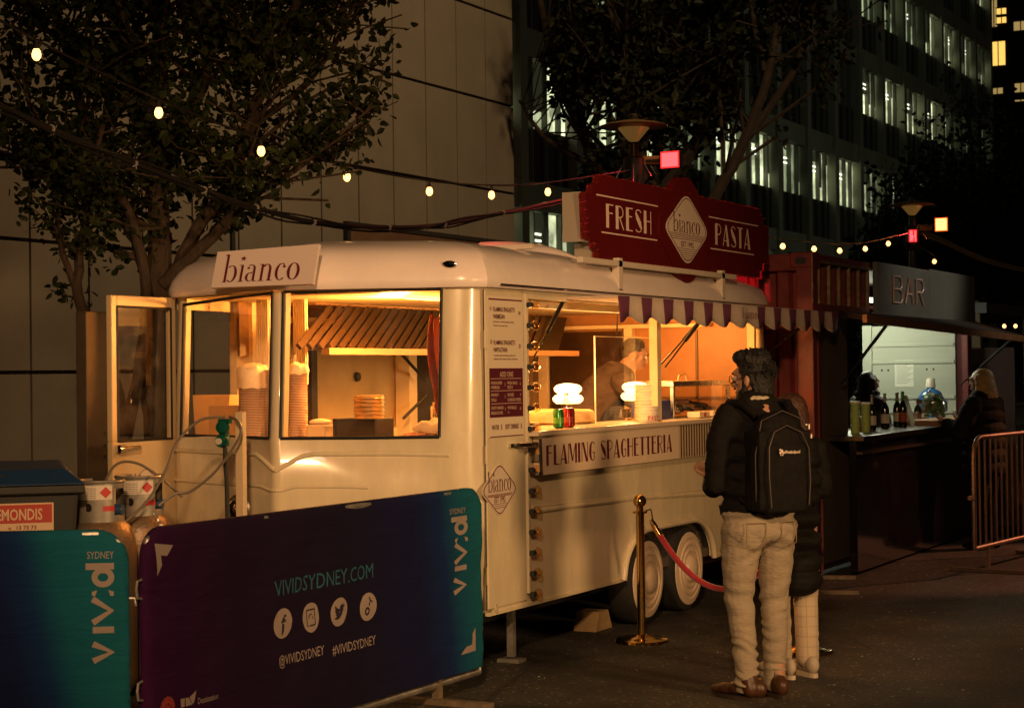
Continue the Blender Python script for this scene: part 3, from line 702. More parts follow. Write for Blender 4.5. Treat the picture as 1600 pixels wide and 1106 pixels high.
# ---- open front door on the far side
od = MB(); x0, x1, z0_, z1_ = 8.445, 9.045, .46, 2.15; y0, y1 = YF-.02, YF+.02
odr = MB().box(x0, y0, z0_, x1, y1, 1.305).box(x0, y0, 1.305, x0+.05, y1, z1_).box(x1-.05, y0, 1.305, x1, y1, z1_).box(x0+.05, y0, z1_-.065, x1-.05, y1, z1_).build('open_door', mat('door_cream', (.55, .42, .24), .4), tr, bevel=.006)
MB().add([(x0+.05, YF, 1.305), (x1-.05, YF, 1.305), (x1-.05, YF, z1_-.065), (x0+.05, YF, z1_-.065)], [(0, 1, 2, 3)]).build('door_glass', glass_mat('window_glass'), odr)
dg_ = MB()
for a, b in (((x0+.05, 1.305), (x1-.05, 1.305)), ((x1-.05, 1.305), (x1-.05, z1_-.065)), ((x1-.05, z1_-.065), (x0+.05, z1_-.065)), ((x0+.05, z1_-.065), (x0+.05, 1.305))):
    dg_.tube([(a[0], y0-.002, a[1]), (b[0], y0-.002, b[1])], .007, 6)
dg_.build('gasket', M_black, odr)
MB().tube([(8.46, YF-.06, 1.262), (8.53, YF-.066, 1.262), (8.64, YF-.06, 1.262)], .015, 10).box(8.47, YF-.06, 1.24, 8.52, YF-.02, 1.285).build('door_handle', M_chrome, odr, smooth=True)
logo_badge((8.735, YF-.022, 1.035), U, Vv, .34, odr, mat('badge_plate', (.6, .5, .4)), M_wine)
# ---- bianco board on the front of the roof
bo = MB().prism([(0, 0), (.68, 0), (.68, .232), (0, .215)], (8.515, 6.275, 2.172), (0, -1, 0), (.30, 0, .954), .02).build('name_board', mat('name_board', (.68, .56, .50), .5), tr)
word('bianco', (8.5215, 6.205, 2.200), (0, -1, 0), (.30, 0, .954), .100, .515, 'did', .05, 'name_lettering', M_wine, bo)
# ---- awning
M_st1 = mat('awning_purple', (.135, .030, .075), .85, 0, .08, 20, .2, 200); M_st2 = mat('awning_cream', (.52, .42, .34), .85, 0, .08, 20, .2, 200)
AXa, AXb, AY = 10.15, 14.52, 4.50
aw = MB()
aw.box(AXa, AY, 2.115, 13.66, YS-.002, 2.13); aw.box(13.66, AY, 2.115, AXb, AY+.08, 2.128)
awn = aw.build('awning', M_st2, tr)
NST = 25; sw_ = (AXb-AXa)/NST
for half, m__ in ((0, M_st1),):
    v_ = MB()
    for k in range(NST):
        logo_zone = k in (11, 12, 13)
        cell = 1 if logo_zone else k % 2
        x0 = AXa+sw_*k; n = 8
        for j in range(n):
            a, b = x0+sw_*j/n, x0+sw_*(j+1)/n
            def zz(x): ph = (x-AXa)/(sw_*2)*2*math.pi; return 1.985-.020*math.cos(ph+.0)
            def yy(x, z): return AY-.002-.012*math.sin((x-AXa)/(sw_*2)*2*math.pi+1)*(2.12-z)/.13
            v_.add([(a, AY-.001, 2.128), (b, AY-.001, 2.128), (b, yy(b, 2.05), 2.05), (a, yy(a, 2.05), 2.05), (b, yy(b, zz(b)), zz(b)), (a, yy(a, zz(a)), zz(a))], [(0, 1, 2, 3), (3, 2, 4, 5)])
    vo_ = v_.build('valance', M_st2, awn, smooth=True, solid=.002); vo_.data.materials.append(M_st1)
    for f_ in vo_.data.polygons:
        k = int((f_.center.x+wloc(awn).x-AXa)/sw_); f_.material_index = 1 if (k % 2 == 0 and k != 12) else 0
word('bianco', (AXa+sw_*11+.17, AY-.020, 2.035), U, Vv, .045, sw_*2.1, 'did', .05, 'awning_lettering', M_st1, awn)
for (a, b) in (((9.68, YS-.012, 1.76), (10.04, YS-.03, 2.09)), ((11.75, YS+.02, 1.70), (12.22, 4.72, 2.10)), ((11.75, YS+.05, 1.72), (12.34, 4.76, 2.10)), ((13.6, YS, 1.75), (14.1, AY+.05, 2.10))):
    a, b = Vector(a), Vector(b); m_ = a.lerp(b, .45); MB().tube([a, a.lerp(b, .44), m_, b], [.006, .006, .013, .013], 8).build('gas_strut', M_blackm, tr, smooth=True)
# flap strut near the bulbs
# ---- interior of the trailer
M_inw = mat('interior_panel', (.42, .27, .13), .32, .35, .12, 2, .05, 30)
M_inc = mat('interior_cream', (.66, .54, .34), .5)
MB().box(9.8, YF-.075, .40, 13.75, YF-.045, 2.14).build('inner_wall', M_inw, tr)
MB().box(9.12, YS+.05, 2.142, 13.8, YF-.05, 2.150).build('ceiling', M_inc, tr)
MB().box(13.78, YS+.1, .40, 13.80, YF-.1, 2.14).build('inner_end_wall', mat('inner_end', (.33, .16, .06), .5, 0, .15, 3), tr)
MB().box(13.73, 6.05, .5, 13.775, 6.70, 2.0).build('cold_room_door', mat('cold_door', (.06, .030, .012), .35, .2, .2, 3), tr, bevel=.004)
MB().box(13.70, 6.72, .4, 13.775, 6.80, 2.12).box(13.70, 5.30, 2.02, 13.775, 6.72, 2.05).box(13.70, 5.96, .4, 13.775, 6.03, 2.02).build('end_frame', M_inc, tr, bevel=.003)
MB().box(13.765, 5.0, 1.45, 13.777, 5.9, 1.47).box(13.765, 5.42, .5, 13.777, 5.44, 2.0).build('wall_seam', mat('seam_brown', (.12, .06, .025), .5), tr)
fm = MB().box(9.70, YF-.12, .4, 9.80, YF-.03, 2.14).box(9.80, YF-.10, 2.02, 13.7, YF-.076, 2.06).box(10.35, YF-.10, .4, 10.42, YF-.076, 2.02)
fm.box(11.64, YS+.03, 1.335, 11.71, YS+.09, 2.12).box(13.60, YS+.04, 1.335, 13.66, YS+.10, 2.12).box(9.64, YS+.03, 1.335, 9.67, YS+.08, 2.12)
fm.box(12.9, YF-.10, .4, 12.97, YF-.076, 2.02).box(9.64, YS+.10, 2.06, 13.7, YS+.16, 2.14)
fm.build('frame', M_inc, tr, bevel=.003)
# dark doors seen through the hatch
MB().box(12.2, YF-.115, .9, 12.9, YF-.102, 1.95).build('fridge_door', mat('fridge_dark', (.05, .035, .02), .3, .2), tr)
pd_ = MB().box(10.42, YF-.10, .5, 11.42, YF-.080, 1.84).build('pale_door', mat('interior_pale', (.34, .26, .14), .35, .1, .12, 3), tr, bevel=.004)
MB().lathe([(.001, -.03), (.030, -.028), (.034, -.01), (.02, 0)], (10.95, YF-.10, 1.66), 18, 'y').build('knob', M_blackm, pd_, True)
MB().box(11.52, YF-.20, .4, 11.63, YF-.08, 1.86).build('post', M_inc, tr, bevel=.004)
MB().box(11.68, YF-.12, .5, 12.1, YF-.085, 1.84).build('dark_panel', mat('gap_dark', (.015, .012, .010), .6), tr)
MB().box(10.34, YF-.14, .5, 10.41, YF-.08, 1.84).build('dark_panel', mat('gap_dark', (.015, .012, .010), .6), tr)
for a_, b_ in (((11.50, 6.60, 1.62), (11.32, 6.72, 1.84)), ((11.50, 6.60, 1.52), (11.34, 6.70, 1.36))): MB().tube([a_, b_], .012, 8).build('gas_strut', M_blackm, tr, True)
ut = thing('utensils', 'steel whisks and ladles standing in a pot behind the right front window', 'utensils', (9.55, 5.42, 1.18))
MB().lathe([(.05, 1.24), (.06, 1.25), (.062, 1.36), (.055, 1.36)], (9.5, 5.42, 0), 20).build('pot', M_steel, ut, True)
for k_ in range(6): MB().tube([(9.5+.01*k_, 5.42, 1.28), (9.49+.022*k_, 5.39+.018*k_, 1.40+.012*(k_ % 3)), (9.48+.03*k_, 5.37+.024*k_, 1.46+.015*(k_ % 4))], [.003, .003, .012 if k_ % 2 else .004], 6).build('utensil', M_chrome, ut, True)
# far wall window gap near the door with rail
MB().box(9.35, 6.3, .4, 13.4, YF-.13, 1.18).build('back_bench', M_steel, tr, bevel=.004)
MB().box(8.98, 5.12, .4, 9.34, 6.78, 1.26).box(9.0, 5.0, 1.24, 9.9, 5.9, 1.262).build('front_shelf', M_steel, tr)
MB().box(9.68, YS+.06, .4, 13.5, YS+.40, 1.30).build('serving_bench', M_steel, tr)
# extractor hood with slanting baffles
hd = MB().box(9.6, 6.86, 1.8, 13.2, 6.875, 2.14).box(10.0, 6.55, 2.125, 13.2, 6.86, 2.14).build('hood', mat('hood_steel', (.36, .22, .11), .3, .7, .1, 6), tr)
bf = MB()
hdir = Vector((0, .62, -.0)); 
for k in range(22):
    x = 9.98+.13*k
    a, b = Vector((x, 6.35, 2.11)), Vector((x+.0, 6.855, 1.845))
bf2 = MB()
# the sloping near face of the hood carries the baffles
MB_ = MB()
for k in range(28):
    x = 9.30+.115*k; MB_.bar((x, 6.215, 1.845), (x+.80, 6.50, 2.11), .040, .02, (0, -1, .6))
MB_.build('baffle', mat('baffle_steel', (.06, .034, .018), .3, .5), hd)
MB().box(9.6, 6.19, 1.80, 13.2, 6.25, 1.84).build('hood_rail', mat('hood_rail', (.50, .32, .16), .3, .6), hd)
# new hood face
MB().add([(9.62, 6.23, 1.83), (12.9, 6.23, 1.83), (13.7, 6.53, 2.12), (10.3, 6.53, 2.12)], [(0, 1, 2, 3)]).build('hood_face', mat('hood_face', (.035, .02, .01), .3, .6), hd)
# curtains / bright strips behind the nose post
for (x, y) in ((9.45, 6.62), (9.56, 6.42)):
    c = MB()
    for k in range(12): c.tube([(x+.008*(k % 2), y-.008*k, 1.62), (x+.008*(k % 2), y-.008*k, 2.14)], .006, 6)
    c.build('strip_curtain', mat('strip_cream', (.75, .62, .40), .5), tr)
# door frame of the far-side doorway
MB().box(9.64, YF-.04, .4, 9.70, YF+.01, 2.15).box(9.10, YF-.02, 2.08, 9.70, YF+.01, 2.15).build('door_frame', M_inc, tr)
# ceiling lamps (warm strips) -- real fittings
M_ceil = mat('ceiling_lamp_glow', (1, .8, .5), .5, emit=(1, .55, .16), estr=3.5)
for (x, y) in ((9.75, 5.55), (11.0, 5.5), (12.7, 5.6)):
    MB().box(x-.28, y-.03, 2.118, x+.28, y+.03, 2.14).build('ceiling_lamp', M_ceil, tr)
lamp('trailer_front_light', 'POINT', (9.65, 5.75, 2.02), 150, (1, .36, .065), None, .08)
lamp('trailer_mid_light', 'POINT', (10.9, 5.55, 2.03), 18, (1, .36, .07), None, .08)
lamp('trailer_rear_light', 'POINT', (12.9, 5.5, 1.98), 46, (1, .38, .08), None, .08)
# red cloth hanging, and bundle
def cloth(name, m, pts_fn, nu, nv, label, cat, solid=.004, origin=None):
    b = MB()
    for j in range(nv+1):
        for i in range(nu+1): b.v.append(Vector(pts_fn(i/nu, j/nv)))
    for j in range(nv):
        for i in range(nu): q = j*(nu+1)+i; b.f.append((q, q+1, q+nu+2, q+nu+1))
    o = b.build(name, m, None, True, solid=solid, origin=origin); return tag(o, label, cat)
M_red = mat('red_cloth', (.13, .018, .010), .9, 0, .2, 12, .4, 90); M_towel = mat('white_towel', (.70, .60, .46), .95, 0, .08, 10, .5, 150)
cloth('apron', M_red, lambda u, v: (9.40+.03*math.sin(9*u+3*v), 5.27+.10*u*(1-.3*v)+.015*math.sin(5*v), 2.0-.56*v+.02*math.sin(8*u)), 14, 12, 'red cloth apron hanging inside the trailer beside the right front window', 'apron', origin=(9.40, 5.33, 1.44))
cloth('folded_cloth', M_red, lambda u, v: (8.99+.34*v, 5.10+.36*u, 1.262+.085*math.sin(math.pi*u)**.6*math.sin(math.pi*v)**.5+.008*math.sin(31*u+9*v)), 26, 10, 'rumpled red cloth under the rolled towel at the front window', 'cloth', origin=(9.1, 5.28, 1.262))
tw_ = MB()
for k, (y, z, r) in enumerate(((5.13, 1.385, .036), (5.20, 1.378, .030))):
    tw_.tube([(9.04+.03*j, y+.022*math.sin(j*1.3+k)+.0*j, z+.006*math.sin(j*2+k)) for j in range(9)], [r*(.55 if j in (0, 8) else 1+.12*math.sin(j*2.1)) for j in range(9)], 14)
tw_.tube([(9.03, 5.06+.03*j, 1.372+.008*math.sin(j*1.7)) for j in range(8)], [.018, .03, .034, .03, .035, .034, .028, .012], 12)
tag(tw_.build('towel', M_towel, None, True, origin=(9.12, 5.16, 1.34)), 'rolled white towel lying on the red cloth behind the right front window', 'towel')
# ---- stacks of paper bowls
def bowl_stack(x, y, z, n, r, dz, label, name='bowl_stack', m=None, wr=False):
    t = thing(name, label, 'bowl stack', (x, y, z), 'stacks of paper bowls')
    pr = []
    for k in range(n):
        b = z+dz*k; pr += [(r*.93, b), (r*.985, b+dz*.62), (r, b+dz*.66), (r*1.02, b+dz*.80), (r, b+dz*.93)]
    mb = MB(); c = Vector((x, y, 0)); mb.lathe(pr, c, 24); mb.build('bowls', m, t, True)
    return t
def striped(name, c1, c2, sc):
    m = mat(name, c1, .6); nt = m.node_tree; b = nt.nodes['Principled BSDF']; tc = nt.nodes.new('ShaderNodeTexCoord'); s = nt.nodes.new('ShaderNodeSeparateXYZ'); nt.links.new(tc.outputs['Object'], s.inputs[0])
    mo = nt.nodes.new('ShaderNodeMath'); mo.operation = 'MULTIPLY'; mo.inputs[1].default_value = sc; nt.links.new(s.outputs[2], mo.inputs[0])
    f = nt.nodes.new('ShaderNodeMath'); f.operation = 'FRACT'; nt.links.new(mo.outputs[0], f.inputs[0])
    g = nt.nodes.new('ShaderNodeMath'); g.operation = 'GREATER_THAN'; g.inputs[1].default_value = .62; nt.links.new(f.outputs[0], g.inputs[0])
    x = nt.nodes.new('ShaderNodeMix'); x.data_type = 'RGBA'; x.inputs[6].default_value = (*c1, 1); x.inputs[7].default_value = (*c2, 1); nt.links.new(g.outputs[0], x.inputs[0]); nt.links.new(x.outputs[2], b.inputs['Base Color']); return m
M_bowl = striped('paper_bowl_print', (.72, .56, .42), (.22, .10, .09), 1/.0095)
M_bag = glass_mat('plastic_film', (.97, .92, .85), .5, .25, .35)
for i, (x, y, n, lb) in enumerate(((9.14, 6.44, 47, 'left tall stack of striped paper bowls with bag over it, behind the nose post'), (9.10, 6.115, 46, 'right tall stack of striped paper bowls with peaked bag on top, at the front window'))):
    t = bowl_stack(x, y, 1.264, n, .078 if i else .085, .0097, lb, m=M_bowl)
    zt = 1.264+.0097*n
    bg_ = MB(); prf = [(.086, zt-.03), (.087, zt), (.075, zt+.02), (.04, zt+.03), (.015, zt+.045), (.004, zt+.085)] if i else [(.094, zt-.12), (.096, zt-.02), (.085, zt+.012), (.05, zt+.025), (.02, zt+.028)]
    bg_.lathe(prf, (x, y, 0), 20); 
    for q, p in enumerate(bg_.v): p.x += .006*math.sin(q*7.3); p.y += .006*math.sin(q*4.1); p.z += .005*math.sin(q*2.3)
    bg_.build('plastic_bag', mat('bag_white', (.78, .64, .44), .4, 0, .1, 20), t, True)
t = bowl_stack(9.20, 6.30, 1.264, 46, .08, .0097, 'middle striped bowl stack mostly hidden behind the nose post', m=M_bowl)
# ---- other things behind the front windows
M_card = mat('brown_card', (.42, .24, .10), .85, 0, .1, 4)
tag(MB().prism([(.01, 0), (.25, 0), (.27, .30), (-.01, .30)], (9.20, 6.92, 1.262), (0, -1, 0), (0, 0, 1), .10, (-1, 0, 0)).build('paper_bag', mat('kraft_paper', (.60, .38, .17), .85, 0, .08, 5), None, origin=(9.2, 6.8, 1.262), bevel=.004), 'tall open kraft paper bag standing behind the left front window', 'paper bag')
tag(MB().box(9.17, 6.50, 1.264, 9.08, 6.72, 1.50).build('cardboard_box', M_card, None, origin=(9.12, 6.6, 1.264), bevel=.003), 'brown cardboard box beside the paper bag behind the left front window', 'box')
tb = thing('food_tub', 'white plastic tub with lid between bowl stack and black crate', 'tub', (9.08, 5.93, 1.264))
MB().prism(rrect(0, 0, .13, .13, .02), (9.02, 5.86, 1.264), (1, 0, 0), (0, 1, 0), -.11).build('tub', mat('tub_white', (.72, .60, .42), .5), tb)
MB().prism(rrect(-.006, -.006, .136, .136, .02), (9.02, 5.86, 1.375), (1, 0, 0), (0, 1, 0), -.012).build('lid', mat('tub_lid', (.8, .68, .5), .5), tb)
MB().ell((9.09, 5.93, 1.40), (.06, .07, .022)).build('napkin', M_towel, tb, True)
cr = thing('crate', 'black plastic crate on its side at the bottom of the right front window', 'crate', (9.0, 5.6, 1.264))
cm = MB(); y0, y1, z0_, z1_ = 5.475, 5.755, 1.264, 1.425
cm.box(8.95, y0, z0_, 8.962, y1, z0_+.015).box(8.95, y0, z1_-.015, 8.962, y1, z1_).box(8.95, y0, z0_, 8.962, y0+.015, z1_).box(8.95, y1-.015, z0_, 8.962, y1, z1_).box(8.963, y0+.01, z0_+.01, 8.98, y1-.01, z1_-.01).box(8.965, y0, z0_, 9.16, y0+.01, z1_).box(8.965, y1-.01, z0_, 9.16, y1, z1_).box(8.965, y0, z0_, 9.16, y1, z0_+.01)
cm.box(8.955, 5.60, 1.352, 8.962, 5.63, 1.362); cm.build('crate_body', mat('crate_black', (.014, .013, .015), .45, 0, .2, 20), cr, bevel=.002)
cs = MB()
for k in range(9): cs.box(8.958, y0+.02, z0_+.02+.014*k, 8.963, y1-.02, z0_+.026+.014*k)
cs.build('slat', mat('crate_slat', (.03, .027, .03), .4), cr)
bt = MB()
for k in range(7): bt.lathe([(.085, 1.264+.15*0+.0), (.085, 1.27)], (9.9, 5.85, .0), 8) if False else None
stt = thing('tin_stack', 'stack of round metal food tins behind the black crate', 'tins', (9.35, 5.72, 1.18))
for k in range(8): MB().lathe([(.088, 0), (.094, .003), (.094, .007), (.088, .010), (.088, .022)], (9.42, 5.80, 1.36+.024*k), 28).build('tin', mat('tin_metal', (.62, .46, .25), .3, .85), stt, True)
MB().box(9.30, 5.68, 1.264, 9.54, 5.92, 1.358).build('block', M_inc, stt)
# ---- mushroom table lamps
M_shade = mat('lamp_glass_glow', (1, .9, .7), .3, emit=(1, .64, .24), estr=3.4)
def tlamp(x, y, lb):
    t = thing('table_lamp', lb, 'lamp', (x, y, 1.335), 'glowing two-tier table lamps')
    z = 1.335
    MB().lathe([(.001, z), (.055, z), (.055, z+.01), (.012, z+.016), (.008, z+.05), (.008, z+.14)], (x, y, 0), 20).build('stem', M_brass, t, True)
    zz = z+.135
    MB().lathe([(.02, zz), (.075, zz+.002), (.096, zz+.02), (.099, zz+.038), (.085, zz+.055), (.06, zz+.062), (.072, zz+.070), (.088, zz+.085), (.090, zz+.104), (.070, zz+.122), (.03, zz+.130), (.001, zz+.131)], (x, y, 0), 32).build('lamp_shade', M_shade, t, True)
    lamp('table_lamp_light', 'POINT', (x+.02, y+.02, zz+.21), 18, (1, .55, .18), None, .05)
tlamp(10.76, 5.13, 'glowing two-tier lamp by the drink cans on the serving counter')
tlamp(11.84, 5.13, 'glowing two-tier lamp behind the stacked bowls and glass screen')
# ---- glass sneeze screen
gs = thing('glass_screen', 'upright clear glass screen in front of the chef on the counter', 'glass screen', (11.36, 5.0, 1.335))
MB().add([(10.90, 5.0, 1.345), (11.82, 5.0, 1.345), (11.82, 5.0, 1.90), (10.90, 5.0, 1.90)], [(0, 1, 2, 3)]).build('glass', glass_mat('smeared_glass', (1, .96, .9), .05, .02, .10), gs)
MB().box(10.895, 4.996, 1.336, 10.903, 5.004, 1.905).box(10.903, 4.996, 1.900, 11.82, 5.004, 1.905).box(11.817, 4.996, 1.336, 11.825, 5.004, 1.905).build('edge', mat('glass_edge', (.75, .6, .35), .3, emit=(1, .6, .2), estr=0.0), gs)
# ---- cheese wheel, cans, bottle, stacks on the counter
tag(MB().lathe([(.001, 1.336), (.30, 1.336), (.335, 1.35), (.34, 1.385), (.325, 1.42), (.30, 1.428), (.27, 1.40), (.001, 1.385)], (11.0, 5.42, 0), 48).build('cheese_wheel', mat('cheese_rind', (.62, .40, .17), .55, 0, .25, 9, .2, 40), None, True, origin=(11.0, 5.42, 1.336)), 'large hollowed cheese wheel lying between the two glowing lamps', 'cheese wheel')
def can(x, y, m, lb, band=None):
    t = thing('drink_can', lb, 'drink can', (x, y, 1.335)); z = 1.336
    MB().lathe([(.024, z), (.033, z+.008), (.033, z+.10), (.027, z+.112), (.027, z+.115)], (x, y, 0), 24).build('can_body', m, t, True)
    MB().lathe([(.028, z+.114), (.028, z+.117), (.024, z+.1175), (.023, z+.113), (.001, z+.113)], (x, y, 0), 20).build('can_lid', M_chrome, t, True)
    if band: MB().lathe([(.0334, z+.03), (.0335, z+.065)], (x, y, 0), 24, cap=False).build('can_label', band, t, True)
can(10.10, 4.88, mat('can_green', (.03, .17, .03), .25, .5), 'green drink can at the left end of the counter', mat('can_green_label', (.10, .30, .05), .3, .3))
can(10.27, 4.90, mat('can_red', (.25, .01, .01), .25, .5), 'red drink can directly right of the green can', mat('can_white_label', (.30, .05, .04), .3, .3))
can(10.36, 4.93, mat('can_red', (.25, .01, .01)), 'red drink can against the clear bottle')
bo_ = thing('water_bottle', 'clear plastic water bottle behind the red cans before the left lamp', 'bottle', (10.42, 4.98, 1.335))
MB().lathe([(.028, 1.336), (.033, 1.345), (.033, 1.44), (.030, 1.47), (.014, 1.51), (.013, 1.53)], (10.42, 4.98, 0), 20).build('bottle_body', glass_mat('clear_plastic', (.95, .95, .92), .4), bo_, True)
MB().lathe([(.015, 1.528), (.015, 1.545), (.001, 1.546)], (10.42, 4.98, 0), 16).build('cap', M_white, bo_, True)
MB().lathe([(.0335, 1.37), (.0335, 1.42)], (10.42, 4.98, 0), 20, cap=False).build('bottle_label', M_white, bo_, True)
M_box = striped('pasta_box_print', (.62, .44, .28), (.36, .16, .12), 1/.021)
for (x, y, n, r, lb) in ((11.52, 4.90, 5, .075, 'short stack of white paper tubs with red lettering near the window post'), (11.70, 4.98, 12, .085, 'tall stack of white paper tubs leaning by the window post')):
    t = thing('tub_stack', lb, 'paper tubs', (x, y, 1.335), 'paper tubs on the counter')
    for k in range(n): MB().lathe([(r*.9, 0), (r, .016), (r*1.03, .018), (r*1.03, .021)], (x+.004*math.sin(k*2), y, 1.336+.0205*k), 26).build('tub', M_white, t, True)
    if n == 5:
        for j, ch in enumerate('PASTA'):
            a = R_(-150+17*j); o_ = Vector((x+r*1.045*math.cos(a), y+r*1.045*math.sin(a), 1.345)); sans(ch, o_, (-math.sin(a), math.cos(a), 0), (0, 0, 1), .032, .018, mat('red_print', (.4, .03, .02), .5), t, 'lettering', 'C', .02)
sp_ = thing('plate_stack', 'low stack of thin white plates by the bulb rail at the counter end', 'plates', (9.85, 5.1, 1.335))
for k in range(5): MB().lathe([(.05, 0), (.095, .006), (.097, .008), (.05, .004), (.001, .004)], (9.86+.01*(k % 2), 5.0, 1.337+.008*k), 28).build('plate', M_white, sp_, True)
# ---- food warmer with steel rail on the right half of the counter
fw = thing('food_warmer', 'steel and glass food warmer with food pans on the right half of the counter', 'food warmer', (13.05, 5.25, 1.335))
MB().box(12.35, 5.05, 1.56, 13.50, 5.50, 1.60).box(12.35, 5.05, 1.336, 12.38, 5.08, 1.56).box(13.47, 5.05, 1.336, 13.50, 5.08, 1.56).box(12.35, 5.46, 1.336, 13.5, 5.49, 1.40).build('warmer_frame', M_steel, fw, bevel=.004)
MB().add([(12.38, 5.05, 1.34), (13.47, 5.05, 1.34), (13.47, 5.05, 1.56), (12.38, 5.05, 1.56)], [(0, 1, 2, 3)]).build('warmer_glass', glass_mat('window_glass'), fw)
MB().tube([(12.8, 5.2, 1.60), (12.83, 5.2, 1.64), (12.95, 5.2, 1.65), (12.98, 5.2, 1.60)], .006, 6).build('handle', M_chrome, fw, True)
for k, x in enumerate((12.5, 12.75, 13.0, 13.25)):
    MB().box(x-.09, 5.12, 1.38, x+.09, 5.42, 1.40).ell((x, 5.27, 1.41), (.08, .13, .03)).build('food_pan', mat('food_%d' % (k % 2), ((.30, .16, .06), (.12, .06, .03))[k % 2], .6, 0, .4, 30, .6, 60), fw, True)
wt = MB()
for k, (x, lb) in enumerate(((12.45, 'white paper tray with red mark at left of the food warmer'), (12.72, 'white paper tray in the middle before the food warmer'), (13.02, 'white paper tray with red mark nearest the bearded man'))):
    t = thing('paper_tray', lb, 'paper tray', (x, 4.9, 1.335))
    MB().prism([(-.10, -.05), (.10, -.05), (.10, .05), (-.10, .05)], (x, 4.90, 1.337), (1, 0, 0), (0, 1, 0), -.045).build('tray', mat('tray_white', (.72, .56, .38), .6), t, bevel=.008)
    if k != 1: MB().prism(rrect(-.02, 0, .02, .026, .006), (x, 4.849, 1.345), (1, 0, 0), (0, 0, 1), .001).build('red_mark', mat('red_print', (.4, .03, .02), .5), t)
tag(MB().box(11.98, 5.02, 1.336, 12.22, 5.22, 1.465).box(11.985, 5.025, 1.465, 12.215, 5.215, 1.47).build('container', mat('blue_tub', (.03, .04, .16), .5), None, origin=(12.1, 5.12, 1.336), bevel=.006), 'dark blue plastic container right of the window post on the counter', 'container')
tag(MB().tube([(12.62, 5.6, 2.1), (12.60, 5.6, 1.95), (12.66, 5.6, 1.8), (12.72, 5.6, 1.65), (12.71, 5.6, 1.58)], .006, 6).build('hanging_cable', M_cable, None, True, origin=(12.62, 5.6, 2.1)), 'thin dark cable hanging above the food warmer', 'cable')
# ================================================================== FRESH PASTA sign on the roof
M_signr = mat('sign_red', (.095, .005, .005), .6, 0, .10, 3, spec=.15)
M_signw = mat('sign_white_print', (.75, .58, .48), .5)
M_gly = mat('red_glitter', (.35, .03, .03), .25, .7, .6, 60, .6, 90)
sg = thing('roof_sign', 'large red fresh pasta sign with white diamond badge standing on the trailer roof', 'sign', (12.1, 4.9, 2.28))
SY = 4.84
def notch(cx, cy, r, a0, a1, n=5): return [(cx+r*math.cos(R_(a0+(a1-a0)*k/n)), cy+r*math.sin(R_(a0+(a1-a0)*k/n))) for k in range(n+1)]
xl, xr, zb, zt = 10.43, 13.84, 2.385, 2.915
body = [(xl+.20, zb)]+[(xr-.22, zb)]+[(xr-.22, zb+.05), (xr-.16, zb+.06), (xr-.15, zb+.11), (xr-.02, zb+.12)]
body += [(xr, zt-.13), (xr-.11, zt-.12), (xr-.13, zt-.07), (xr-.19, zt-.06), (xr-.20, zt)]
body += [(xl+.22, zt), (xl+.20, zt-.05), (xl+.12, zt-.07), (xl+.10, zt-.12), (xl, zt-.13)]
body += [(xl+.02, zb+.12), (xl+.13, zb+.11), (xl+.15, zb+.06), (xl+.20, zb+.05)]
pnl = MB().prism(body, (0, SY, 0), U, Vv, .03).prism(rdiamond(12.09, 2.655, .60, .445, .34, 8), (0, SY-.012, 0), U, Vv, .05).build('sign_panel', M_signr, sg)
MB().prism([(a, b) for a, b in body], (0, SY+.031, 0), (1, 0, 0), Vv, .012).prism(rdiamond(12.09, 2.655, .607, .452, .34, 8), (0, SY+.040, 0), U, Vv, .012).build('sign_edge', M_gly, sg)
bx = MB().box(xl+.03, SY+.045, zb+.10, xl+.05, SY+.17, zt-.12).box(xl+.05, SY+.045, zb+.10, xr-.05, SY+.06, zt-.14).box(xr-.07, SY+.06, zb+.12, xr-.05, SY+.17, zt-.14).box(xl+.05, SY+.06, zt-.15, xr-.07, SY+.17, zt-.14).box(xl+.18, SY+.05, zb-.02, xl+.42, SY+.16, zb+.10)
bx.build('sign_casing', mat('casing_white', (.33, .29, .23), .5), sg)
tr_ = MB(); rr = random.Random(5)
outl = body+[body[0]]
for (a, b) in zip(outl[:-1], outl[1:]):
    L = math.dist(a, b); m_ = max(1, int(L/.045))
    for k in range(m_):
        t = (k+rr.random()*.5)/m_; x = a[0]+(b[0]-a[0])*t; z = a[1]+(b[1]-a[1])*t
        q = rr.uniform(.001, .0022); tr_.obox((x, SY+.012+rr.uniform(-.01, .01), z), (q, 0, rr.uniform(-.005, .005)), (0, .02, 0), (0, .003, q))
tr_.build('sequin_trim', M_gly, sg)
ls = MB()
for (a, b, z) in ((10.60, 11.60, 2.781), (10.67, 11.58, 2.550), (12.545, 13.59, 2.777), (12.545, 13.49, 2.550)): ls.flat([(a, z), (b, z), (b, z+.009), (a, z+.009)], (0, SY-.0012, 0), U, Vv)
ls.build('sign_rule', M_signw, sg, fix=False)
word('FRESH', (10.745, SY-.0012, 2.588), U, Vv, .152, .735, 'deco', .13, 'lettering', M_signw, sg)
word('PASTA', (12.67, SY-.0012, 2.588), U, Vv, .155, .745, 'deco', .10, 'lettering', M_signw, sg)
LBH[0] = .50; o_ = Vector((12.085, SY-.010, 2.657))
